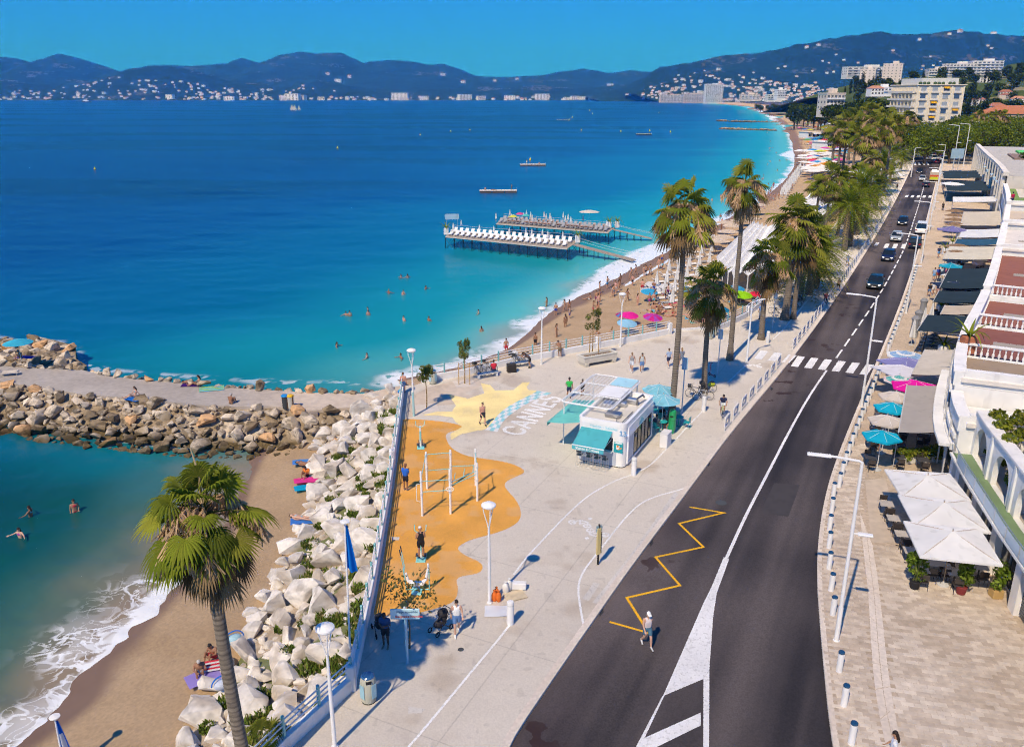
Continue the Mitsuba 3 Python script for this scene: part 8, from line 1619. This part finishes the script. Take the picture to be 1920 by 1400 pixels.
parasol('cafe_parasol', 1.5, 2.3, 6, .4, (0.02, 0.34, 0.50), val=.1).put('turquoise parasol beside the distant stall', place([*G(1783, 497, 2.4)[:2], 0])); parasol('cafe_parasol', 1.9, 2.3, 4, .5, (0.03, 0.05, 0.11), square=True, val=.1).put('navy square parasol by the white stall', place([*G(1792, 534, 2.4)[:2], 0])); parasol('cafe_parasol', 2.3, 2.6, 8, .6, (0.20, 0.19, 0.42), val=.1).put('very wide violet parasol on the distant pavement', place([*G(1786, 428, 2.8)[:2], 0]))
for px in ((1790, 404), (1790, 412), (1791, 421), (1791, 396), (1796, 462), (1794, 474)): small_parasol((0.30, 0.20, 0.13), (0.24, 0.16, 0.10), 1.7, 2.4, 14, True).put('brown straw parasol on the distant pavement', place([*G(*px, 2.4)[:2], 0]), 'straw parasols')
for px in ((1783, 346), (1792, 348)): small_parasol((0.74, 0.75, 0.78), None, 2.6, 2.6).put('white parasol at the distant cafe', place([*G(*px, 2.4)[:2], 0]), 'white parasols at the distant cafe')
for px, lab in (((1729, 622), 'left'), ((1743, 612), 'right')): CPW.put(f'folded white parasol above the dark chairs, the {lab} one of the pair', place(G(*px), 0, 1.0))
CPW.put('folded white parasol alone by the row of dark chairs', place(G(1708, 647)))
k = Kit('market_stall', 'stall'); p = G(1791, 540); k.add('table_top', rbox([0, 0, 1.6], [3.2, 2.2, .08], .02), (0.74, 0.73, 0.70)); k.add('side_cloth', box([0, -1.1, 1.2], [3.1, .04, .8]), (0.6, 0.3, 0.4)); k.add('goods', merge(*[rbox([-1.2 + i * .6, -.6, .5], [.4, .4, .8], .05) for i in range(5)]), (0.05, 0.2, 0.45)); k.add('leg', merge(*[rod([x, y, 0], [x, y, 1.6], .03, 5) for x in (-1.5, 1.5) for y in (-1, 1)]), (0.5, 0.5, 0.5)); k.put('white-topped stall on the right pavement', place(p, .45))
for i, (px, c) in enumerate((((1838, 492), (0.75, 0.74, 0.76)), ((1846, 488), (0.75, 0.48, 0.03)), ((1855, 492), (0.5, 0.08, 0.35)), ((1834, 498), (0.6, 0.55, 0.7)))):
    k = Kit('inflatable_toy', 'toy'); k.add('ring', tube([[.6 * math.cos(t), .6 * math.sin(t), .3] for t in np.linspace(0, 6.283, 17)], .24, 8, False), c, 'gloss', True); k.add('neck', tube([[.55, 0, .4], [.62, 0, .9], [.75, 0, 1.2]], [.18, .12, .16], 8), c, 'gloss', True); k.put(('white', 'yellow', 'magenta', 'lilac')[i] + ' inflatable ring hanging in the toy shop under the awning', place(G(*px, 1.2), i, 1.0))
# cafe tables and chairs
DKC, TBL, TBD = chair_kit((0.035, 0.030, 0.028)), table_kit(.72, (0.42, 0.39, 0.36), (0.05, 0.05, 0.05)), table_kit(.7, (0.05, 0.05, 0.055), (0.04, 0.04, 0.04))
def seating(kt, kc, spots, lt, lc, gt, gc, a0=-.22):
    for (x, y) in spots:
        kt.put(lt, place([x, y, 0], a0), gt)
        for q in (0, math.pi): kc.put(lc, place([x + .62 * math.sin(a0 + q), y - .62 * math.cos(a0 + q), 0], a0 + q + (0 if True else 0)), gc)
seating(TBL, DKC, [G(*p)[:2] for p in ((1738, 1078), (1762, 1079), (1832, 1085))], 'grey-topped square table with dark chairs in front of the white parasols', 'dark bentwood chair at the tables in front of the white parasols', 'tables in front of the white parasols', 'chairs in front of the white parasols')
seating(TBL, DKC, [(x + i * .31, y + i * 1.7) for x, y in ((19.9, 35.2), (21.4, 34.9)) for i in range(5)], 'dark-shaded table under the white parasols', 'dark chair in the shade under the white parasols', 'tables under the white parasols', 'chairs under the white parasols')
seating(TBD, DKC, [F(y, d)[:2] for y in np.arange(47.5, 55.5, 1.9) for d in (-1.2, -2.6)] + [F(y, -4.3)[:2] for y in (46.8, 49.4, 52, 54.4)], 'dark table under the grey awning', 'dark chair under the grey awning', 'tables under the grey awning', 'chairs under the grey awning')
for i in range(11): px, py = 1742 - i * 2.0, 601 + i * 6.6; p = G(px, py); DKC.put('black chair in the row beside the folded parasols', place(p, 1.2), 'black chairs by the folded parasols'); TBD.put('black table in the row beside the folded parasols', place(p + [.9, -.2, 0], .4), 'black tables by the folded parasols')
seating(TBD, DKC, [F(y, d)[:2] for y in (81, 83.5, 88, 91, 94, 97, 105, 108, 111) for d in (-1.8, -4.2)], 'dark table under the black awnings', 'dark chair under the black awnings', 'tables under the black awnings', 'chairs under the black awnings')
LTB = chair_kit((0.45, 0.38, 0.30))
for i in range(12): p = G(1822 + (i % 6) * 7, 358 + (i // 6) * 6, 0); LTB.put('pale chair at the distant cafe by the white awning', place(p, i, 1.4), 'pale chairs at the distant cafe')
for i, px in enumerate(((1718, 620), (1728, 596), (1766, 556), (1772, 547), (1712, 632))): k = Kit('covered_heater', 'heater'); k.add('cover', lathe([(.35, 0), (.38, .3), (.30, 1.6), (.42, 1.9), (.2, 2.15), (.02, 2.2)], 10), (0.30, 0.31, 0.33), 'fabric', 40); k.add('tie', lathe([(.37, .55), (.37, .6)], 10), BLK); k.put('grey cloth-covered heater by the chairs on the right pavement', place(G(*px)), 'covered heaters')
person(G(1636, 846), 'sit', -60, 'tan', dict(shirt=(0.04, 0.1, 0.3), shorts=BLK, hair=BLK), 'customer in dark blue seated under the nearest turquoise parasol')
def potplant(lab, px, h, w, pot, cols, box_=False, n=420, z=0.0):
    k = Kit('potted_plant', 'plant'); k.add('pot', rbox([0, 0, .22], [.5, .5, .44], .03) if box_ else lathe([(.19, 0), (.26, .4), (.24, .42)], 14), pot, 'matte', 30); gg = np.random.default_rng(px[0]); k.add('stems', merge(*[rod([gg.normal() * .06, gg.normal() * .06, .4], [gg.normal() * w * .3, gg.normal() * w * .3, h * .9], .012, 4) for _ in range(9)]), (0.16, 0.17, 0.05)); m, c = leaf_cloud([((gg.normal() * w * .2, gg.normal() * w * .2, h * t), (w * .5, w * .5, h * .18)) for t in (.45, .6, .75, .9, .85)], n, .10, cols, gg); k.add('foliage', m, c, 'leaf'); k.put(lab, place(G(*px, z)))
BAMB = [(0.13, 0.20, 0.02), (0.18, 0.24, 0.04), (0.08, 0.13, 0.015)]
potplant('tall leafy plant in a black pot left of the cafe tables', (1714, 1102), 1.75, .6, BLK, BAMB); potplant('tall leafy plant in a dark red pot between the cafe tables', (1801, 1112), 1.8, .62, (0.20, 0.03, 0.03), BAMB); potplant('tall leafy plant in a tan wooden box by the white pier', (1866, 1118), 1.7, .6, (0.42, 0.27, 0.10), BAMB, True)
for i in range(6): potplant('green plant in the row of white troughs behind the parasols, the ' + ('first', 'second', 'third', 'fourth', 'fifth', 'last')[i] + ' from the left', (1688 + i * 14, 868 - i * 1), .95, .75, (0.6, 0.6, 0.58), VG + BAMB, True, 260)
for (px, z, lab) in (((1762, 590), 0, 'small palm in a white pot above the folded parasols'), ((1766, 668), 0, 'spiky green plant by the edge of the beige awning'), ((1771, 478), 0, 'small palm by the straw parasols'), ((1797, 448), 0, 'small palm by the steel blue awning'), ((1784, 466), 0, 'small palm between the straw parasols'), ((1806, 352), 0, 'small palm at the distant cafe'), ((1812, 662), 5.2, 'spiky plant in a terracotta pot on the brown roof terrace')): potted_palm(lab, G(*px, z), 1.3 if z == 0 else 1.6, (0.74, 0.74, 0.74) if z == 0 else (0.40, 0.14, 0.07))
k = Kit('road_sign', 'sign'); k.add('board', rbox([0, 0, 5.5], [4, .15, 3], .05), (0.30, 0.45, 0.55), 'gloss'); k.add('post', merge(rod([-.8, 0, 0], [-.8, 0, 5], .1), rod([.8, 0, 0], [.8, 0, 5], .1)), (0.5, 0.5, 0.5)); k.put('pale blue road sign before the pines', place(G(1790, 322)))
person(G(1896, 385, 6.0), 'stand', 0, 'tan', dict(shirt=(0.45, 0.01, 0.06), trousers=NAVY, hair=BLK), 'person in dark red standing on the garden terrace at the right edge', size=1.2)
# ------------------------------------------------------------------ hills across and behind the bay
def hill(name, prof, D, front, back, label, rough=.10, rows=44, cols=240, foot=-5.0, seed=0, mat='hill_forest'):
    prof = np.array(prof, float); px = np.linspace(prof[0, 0], prof[-1, 0], cols); py = np.interp(px, prof[:, 0], prof[:, 1])
    top = np.array([GX(a, b, D) for a, b in zip(px, py)]); t = np.concatenate([np.linspace(-1, 0, rows), np.linspace(0.06, 1, 10)])
    def fn(U, V):
        i = np.clip(U.astype(int), 0, cols - 1); x = top[i, 0]; h = top[i, 2] - foot; y = D + np.where(V < 0, V * front, V * back)
        s = np.where(V < 0, np.clip(1 + V, 0, 1) ** 1.25, 1 - V ** 1.5); q = np.stack([x, y, 0 * x], -1)
        spur = meshkit.fbm(q * (3.2 / front), 4, seed) - .5; fine = meshkit.fbm(q * (16 / front), 3, seed + 7) - .5
        z = foot + h * s * (1 + .9 * spur * (1 - np.abs(V)) ** .5 * np.where(V == 0, 0, np.minimum(1, np.abs(V) * 3)) + rough * fine * (s > .02))
        return np.stack([x, y, z], -1)
    m = grid(np.arange(cols), t, fn); struct(name, (m[0], m[1]), mat, smooth=True, label=label)
    P = m[0].reshape(cols, len(t), 3)
    def at(u, v):
        i, j = min(cols - 1, int(u * cols)), int(np.argmin(np.abs(t - v))); return P[i, j]
    return at
HA = hill('mountains', [(-160, 116), (0, 108), (30, 110), (65, 122), (90, 108), (113, 100), (150, 109), (217, 137), (260, 128), (300, 121), (350, 124), (430, 120), (450, 109), (490, 119), (520, 105), (560, 100), (610, 101), (640, 102), (680, 119), (735, 113), (765, 117), (800, 122), (835, 119), (890, 141), (950, 146), (1010, 141), (1050, 136), (1090, 129), (1140, 138), (1180, 133), (1260, 140), (1400, 150)], 9800, 2800, 1800, 'blue mountain ridge across the bay', .10, seed=2)
HB = hill('foothills', [(-160, 148), (0, 152), (60, 158), (130, 162), (180, 152), (235, 132), (290, 123), (330, 125), (380, 138), (430, 152), (520, 160), (560, 157), (592, 149), (620, 156), (680, 166), (760, 168), (840, 165), (900, 170), (1000, 164), (1080, 166), (1160, 160), (1250, 156), (1400, 160)], 7000, 1150, 900, 'wooded foothills dotted with villas along the far shore', .12, 34, seed=5)
HC = hill('big_hill', [(1100, 182), (1160, 166), (1215, 143), (1240, 127), (1290, 119), (1360, 105), (1440, 97), (1480, 88), (1540, 75), (1600, 65), (1640, 61), (1700, 65), (1750, 62), (1810, 60), (1860, 64), (1920, 68), (2050, 78), (2250, 100)], 5800, 1050, 900, 'long dark wooded hill behind the town', .09, seed=9)
HD = hill('town_hill', [(1190, 176), (1240, 160), (1290, 144), (1340, 134), (1380, 138), (1420, 148), (1470, 158), (1530, 160), (1620, 150), (1800, 140)], 4700, 900, 700, 'hillside covered with villas at the end of the bay', .10, 34, seed=12)
HE = hill('near_hill', [(1545, 183), (1570, 171), (1600, 161), (1650, 153), (1700, 146), (1735, 141), (1872, 140), (1895, 129), (1960, 114), (2150, 106)], 1050, 480, 260, 'green slope with gardens and apartment blocks at the right', .06, 34, foot=-.5, seed=15, mat='garden_slope')
# ------------------------------------------------------------------ villas and blocks
RED_T = [(0.42, 0.17, 0.09), (0.48, 0.24, 0.15), (0.36, 0.15, 0.09)]
def villa(w, d, h, wall, roof, hip=True, floors=2):
    k = Kit('villa', 'house'); k.add('wall', box([0, 0, h / 2 - 1], [w, d, h + 2]), wall)
    if hip: k.add('roof', (np.array([[-w / 2 - .6, -d / 2 - .6, h], [w / 2 + .6, -d / 2 - .6, h], [w / 2 + .6, d / 2 + .6, h], [-w / 2 - .6, d / 2 + .6, h], [-w / 4, 0, h + d * .28], [w / 4, 0, h + d * .28]]), np.array([[0, 1, 5], [0, 5, 4], [1, 2, 5], [2, 3, 4], [2, 4, 5], [3, 0, 4], [0, 2, 1], [0, 3, 2]])), roof)
    else: k.add('roof', box([0, 0, h + .3], [w + 1, d + 1, .6]), roof)
    for f in range(floors): k.add('windows', merge(*[box([-w / 2 + w * (i + .5) / 4, -d / 2 - .05, h * (f + .5) / floors], [w * .13, .12, h / floors * .55]) for i in range(4)]), (0.05, 0.06, 0.07), stuff=True)
    return k
CR = [(0.74, 0.69, 0.61), (0.78, 0.76, 0.72), (0.68, 0.57, 0.46), (0.78, 0.77, 0.75)]
VK = [villa(16, 12, 7, CR[i % 4], RED_T[i % 3], True) for i in range(3)] + [villa(24, 14, 10, CR[1], CR[3], False, 3), villa(34, 16, 15, CR[0], CR[3], False, 4), villa(52, 18, 20, CR[3], CR[3], False, 5)]
POOL = []
def settle(at, n, u0, u1, v0, v1, kits, s0, s1, label, group, seed, rough_u=None):
    g = np.random.default_rng(seed)
    for _ in range(n):
        u = g.uniform(u0, u1) if rough_u is None else float(np.clip(g.normal(rough_u[g.integers(len(rough_u))], .035), u0, u1)); v = v0 + (v1 - v0) * g.random() ** 1.5; p = at(u, v); k = kits[g.integers(len(kits))]; s = g.uniform(s0, s1)
        POOL.append((s * np.ptp(k.parts[0][1][0][:, 0]) / p[1], k, label, place(p, g.uniform(-.6, .6), s), group))
settle(HB, 230, .05, .60, -.93, -.28, VK[:4], .6, 1.25, 'tiny pale villa on the wooded foothills across the bay', 'villas across the bay', 1, [.16, .20, .25, .29, .33, .40, .42, .45])
settle(HB, 26, .36, .99, -.965, -.86, VK[3:], 1.2, 2.4, 'pale apartment block on the far shore of the bay', 'blocks on the far shore', 2)
settle(HB, 110, .45, .99, -.95, -.66, VK[:4], .7, 1.4, 'tiny pale villa on the far shore of the bay', 'villas on the far shore', 3)
settle(HA, 14, .45, .95, -.5, -.12, VK[:4], 1.8, 2.6, 'tiny pale villa high on the blue ridge', 'villas on the ridge', 4)
settle(HD, 360, .01, .56, -.93, -.02, VK[:4], .55, 1.05, 'small pale villa on the hillside at the end of the bay', 'villas at the end of the bay', 5)
settle(HC, 110, .05, .62, -.8, -.22, VK[:4], .6, 1.1, 'small pale villa low on the dark wooded hill', 'villas on the dark hill', 6)
settle(HC, 9, .35, .85, -.06, 0, VK[:3], 1.1, 1.8, 'small villa on the crest of the dark wooded hill', 'villas on the crest', 7)
settle(HE, 40, .0, .5, -.9, -.2, VK[:4], .5, .85, 'pale villa among the trees on the green slope', 'villas on the green slope', 8)
POOL.sort(key=lambda q: -q[0])
for _, k, lab, M, grp in POOL[:280]: k.put(lab, M, grp)
for nm, j in (('walls', 0), ('roofs', 1)):
    ms, cs = [], []
    for _, k, lab, M, grp in POOL[280:]: q = k.parts[j]; ms.append(xf(q[1], M)); cs.append(np.tile(col(q[2]), (len(q[1][0]), 1)))
    scene['distant_villas__' + nm] = shape(merge(*ms), np.vstack(cs)); labels['distant_villas__' + nm] = {'kind': 'stuff'}
labels['distant_villas'] = {'label': 'scatter of the tiniest villas on the hills round the bay', 'category': 'houses', 'kind': 'stuff'}
def block(at, w, d, floors, rz, wall, label, fh=3.1, bays=8, band=(0.10, 0.12, 0.14), balc=(0.74, 0.74, 0.73), plain=False):
    k = Kit('apartment_block', 'building'); H = floors * fh; k.add('wall', box([0, 0, H / 2 - 2], [w, d, H + 4]), wall); k.add('roof', box([0, 0, H + .3], [w + .6, d + .6, .6]), wall); k.add('roof_house', box([w * .1, d * .1, H + 1.8], [w * .3, d * .4, 2.6]), wall)
    for f in range(floors):
        z = f * fh + 1.6
        for i in range(bays): k.add('window', box([-w / 2 + w * (i + .5) / bays, -d / 2 - .03, z], [w / bays * (.3 if plain else .62), .10, fh * (.35 if plain else .5)]), band, 'gloss')
        if not plain: k.add('balcony', merge(box([0, -d / 2 - .65, f * fh + .1], [w * .96, 1.3, .16]), box([0, -d / 2 - 1.27, f * fh + .5], [w * .96, .08, .8])), balc)
    for s in (-1, 1):
        for f in range(0, floors, 1): k.add('side_windows', merge(*[box([s * (w / 2 + .03), -d / 2 + d * (i + .5) / 3, f * fh + 1.6], [.1, d / 3 * .3, fh * .45]) for i in range(3)]), band, stuff=True)
    k.put(label, place(at, rz))
def on(px, D, z=None, py=None): p = GX(px, py or 181, D); return np.array([p[0], D, (0.0 if z is None else z) if py is None else p[2]])
block(on(1337, 3300, 1), 68, 22, 21, .1, (0.72, 0.72, 0.71), 'tall white seafront apartment tower at the end of the bay', bays=9); block(on(1300, 3500, 1), 80, 18, 10, .1, (0.60, 0.50, 0.40), 'pinkish seafront block beside the white tower'); block(on(1262, 3800, 1), 120, 20, 9, .1, (0.62, 0.54, 0.45), 'long pale seafront block left of the white tower')
block(on(1626, 1030, py=157), 17, 14, 5, -.5, (0.70, 0.61, 0.53), 'slim beige tower on the green slope, the left one', bays=4, plain=True); block(on(1672, 1030, py=152), 21, 15, 6, -.5, (0.68, 0.59, 0.51), 'slim beige tower on the green slope, the right one', bays=5, plain=True); block(on(1625, 1075, py=142), 58, 14, 3, .1, (0.68, 0.65, 0.60), 'long white terraced block behind the slim towers')
block(on(1755, 1035, py=141), 22, 14, 2, -.1, (0.68, 0.64, 0.60), 'left wing of the pale hilltop hotel', bays=7); block(on(1796, 1030, py=142), 34, 14, 4, -.1, (0.70, 0.66, 0.62), 'middle wing of the pale hilltop hotel', bays=9); block(on(1845, 1035, py=142), 34, 14, 5, -.1, (0.72, 0.70, 0.68), 'tallest right wing of the pale hilltop hotel', bays=7)
for px, D, py, w, f, c, lab in ((1655, 760, 172, 16, 1, 3, 'white house with a flat roof beside the tiled villa'), (1556, 520, 207, 11, 3, 2, 'pink house behind the date palms'), (1405, 1800, 186, 40, 3, 2, 'ochre block on the bay road'), (1450, 1300, 186, 22, 2, 0, 'cream block on the bay road'), (1462, 1200, 182, 12, 3, 3, 'narrow white block by the bay road')): block(on(px, D, py=py), w, 13, f, .05, CR[c], lab, bays=5)
VK[1].put('villa with an orange tiled roof above the umbrella pines', place(on(1640, 640, py=178), .1, .62))
k = Kit('apartment_building', 'building'); CRM, YEL = (0.74, 0.66, 0.52), (0.72, 0.42, 0.03); w, d, H, nf = 23.0, 30.0, 27.6, 8; fh = H / nf
k.add('wall', box([w / 2, d / 2, H / 2], [w, d, H]), CRM); k.add('cornice', rbox([w / 2, d / 2, H + .25], [w + 1.6, d + 1.6, .5], .1), (0.68, 0.60, 0.47)); k.add('attic', box([w / 2 + 1, d / 2 + 1, H + 2], [w - 5, d - 6, 3]), (0.60, 0.60, 0.56)); k.add('roof_garden', merge(*[ball([2 + i * 2.4, 2.0 + (i % 3), H + 1.0], [.9, .7, .8], 1) for i in range(8)]), (0.05, 0.09, 0.03), stuff=True)
for f in range(nf):
    z = f * fh
    for i in range(4):
        x = 3.2 + i * 5.5; k.add('window', box([x, -.02, z + 1.75], [2.6, .10, 1.9]), (0.30, 0.34, 0.38) if (i + f) % 3 else (0.05, 0.09, 0.16), 'gloss'); k.add('window_sill', box([x, -.12, z + .75], [3.0, .3, .12]), (0.70, 0.64, 0.52))
        if (f, i) in ((7, 2), (5, 1), (4, 1), (4, 3), (3, 1)): k.add('awning', (lambda m: (m[0] @ turn([1, 0, 0], .7).T + [x, -.75, z + 2.5], m[1]))(box([0, 0, 0], [2.9, 1.5, .06])), YEL, 'fabric')
        if i < 2 or f % 2: k.add('balcony_front', box([x, -.8, z + .45], [3.6, .10, .9]), (0.72, 0.68, 0.60)); k.add('balcony_slab', box([x, -.42, z], [3.6, .8, .14]), (0.66, 0.58, 0.44))
    k.add('side_balcony', merge(box([-1.0, d / 2, z], [2.0, d, .2]), box([-1.95, d / 2, z + .5], [.08, d, .75])), (0.70, 0.65, 0.56))
    for i in range(7): k.add('side_window', box([-.03, 2.2 + i * 4.2, z + 1.6], [.1, 2.9, 2.2]), (0.06, 0.09, 0.13), 'gloss'); k.add('partition', box([-1.0, .4 + i * 4.2, z + 1.5], [1.9, .12, 2.4]), (0.66, 0.60, 0.50))
for x in (.3, 5.9, 11.4, 16.9, 22.6): k.add('pilaster', box([x, -.18, H / 2], [.7, .4, H]), (0.76, 0.69, 0.55))
AB = GX(1718, 181, 430); k.put('large cream apartment building with yellow awnings and stacked balconies', place([AB[0], 430, 0], -.02))
k = villa(30, 14, 11, (0.62, 0.47, 0.30), (0.45, 0.17, 0.08), True, 2); k.add('chimney', box([6, 1, 14], [1.4, 1.4, 3.2]), (0.5, 0.4, 0.3)); k.put('ochre mansion with an orange tiled roof at the right edge', place(on(1905, 420, 3.5), -.1))
# ------------------------------------------------------------------ trees
PK = [tree_kit('pine_tree', 12.5, 17, 80 + i, PINE, 3600, .36, clumps=20) for i in range(3)]; UK = [tree_kit('umbrella_pine', 11, 14, 84 + i, DARK + PINE[:1], 1900, .42, True, clumps=9) for i in range(2)]
BKT = [tree_kit('broadleaf_tree', 9, 8.5, 88 + i, MIDG + DARK, 620, .62) for i in range(3)]; CK = tree_kit('cypress_tree', 12, 2.6, 92, DARK, 420, .42, cypress=True)
for i, (px, D, s) in enumerate(((1728, 318, 1.0), (1752, 300, .95), (1776, 322, 1.0), (1800, 300, 1.0), (1826, 312, 1.05), (1850, 330, 1.15), (1876, 318, 1.1), (1742, 345, 1.0), (1812, 345, 1.1), (1840, 362, 1.2), (1905, 335, 1.15), (1868, 375, 1.2), (1930, 350, 1.2), (1790, 365, 1.0))): PK[i % 3].put('broad bright green pine before the cream apartment building', place(on(px, D, -.3), i * 1.3, s), 'bright pines by the cream building')
for i, (px, D, s) in enumerate(((1590, 470, 1.0), (1615, 490, 1.1), (1640, 480, 1.1), (1662, 500, 1.0), (1575, 500, .9), (1600, 520, 1.0), (1630, 520, 1.0), (1540, 620, 1.1), (1520, 690, 1.1), (1560, 700, 1.2), (1500, 760, 1.1), (1690, 520, 1.0), (1545, 560, .8))): UK[i % 2].put('dark flat-topped umbrella pine behind the palm clump', place(on(px, D, 0), i * .9, s * (1.7 if D < 550 else 1.35)), 'umbrella pines behind the palms')
g = np.random.default_rng(31)
for i in range(18): BKT[i % 3].put('round green tree by the coast road before the green slope', place(on(g.uniform(1490, 1590), g.uniform(640, 900), -1), i, g.uniform(1.4, 1.9)), 'round trees by the coast road')
for i in range(280):
    p = HE(g.uniform(0, .72) if i > 70 else g.uniform(0, .16), -1 + .98 * g.random() ** .8); (BKT[g.integers(3)] if g.random() < .8 else CK).put('rounded dark green tree on the green slope' if i % 1 == 0 else '', place(p - [0, 0, .8], g.uniform(0, 6), g.uniform(.8, 1.5)), 'trees on the green slope')
for i in range(100):
    t = g.random(); px, D = 1425 + 275 * t + g.normal() * 12, 1500 - 970 * t + g.normal() * 50; BKT[g.integers(3)].put('dark green tree along the bay road', place(on(px, D, 0), g.uniform(0, 6), g.uniform(.8, 1.2)), 'trees along the bay road')
for i, px in enumerate(((1842, 300), (1872, 290), (1888, 285))): W2.put('tall fan palm with a bare trunk at the right edge before the dark trees', place([*on(px[0], 330)[:2], 0], i, 1.25), 'palms at the right edge')
for i in range(16): BKT[i % 3].put('dark tree behind the glass-fronted building', place(on(1790 + i * 11, 385 + (i % 4) * 16, 1), i, 1.35), 'dark trees at the right edge')
MAST = Kit('mast', 'mast'); MAST.add('pole', lathe([(.16, 0), (.10, 11)], 6), WHITE); MAST.add('arm', rod([0, 0, 10.8], [1.6, 0, 11], .06, 4), WHITE)
for i in range(20): MAST.put('white pole in the row along the far coast road', place(G(1466 + i * 11.5, 199 + 1.75 * i + .03 * i * i, 0), .5), 'white poles on the coast road')
# ------------------------------------------------------------------ air
scene['air'] = {'type': 'homogeneous', 'albedo': {'type': 'rgb', 'value': [0.95, 0.95, 0.95]}, 'sigma_t': {'type': 'rgb', 'value': [0.25e-5, 2.4e-5, 9.0e-5]}}
scene['haze'] = {'type': 'cube', 'to_world': T().translate([0, 6500, 345]).scale([12500, 7000, 355]), 'bsdf': {'type': 'null'}, 'interior': {'type': 'ref', 'id': 'air'}}
labels['haze'] = {'kind': 'stuff', 'label': 'thin blue air between the camera and the far hills', 'category': 'haze'}
scene['camera']['medium'] = {'type': 'ref', 'id': 'air'}
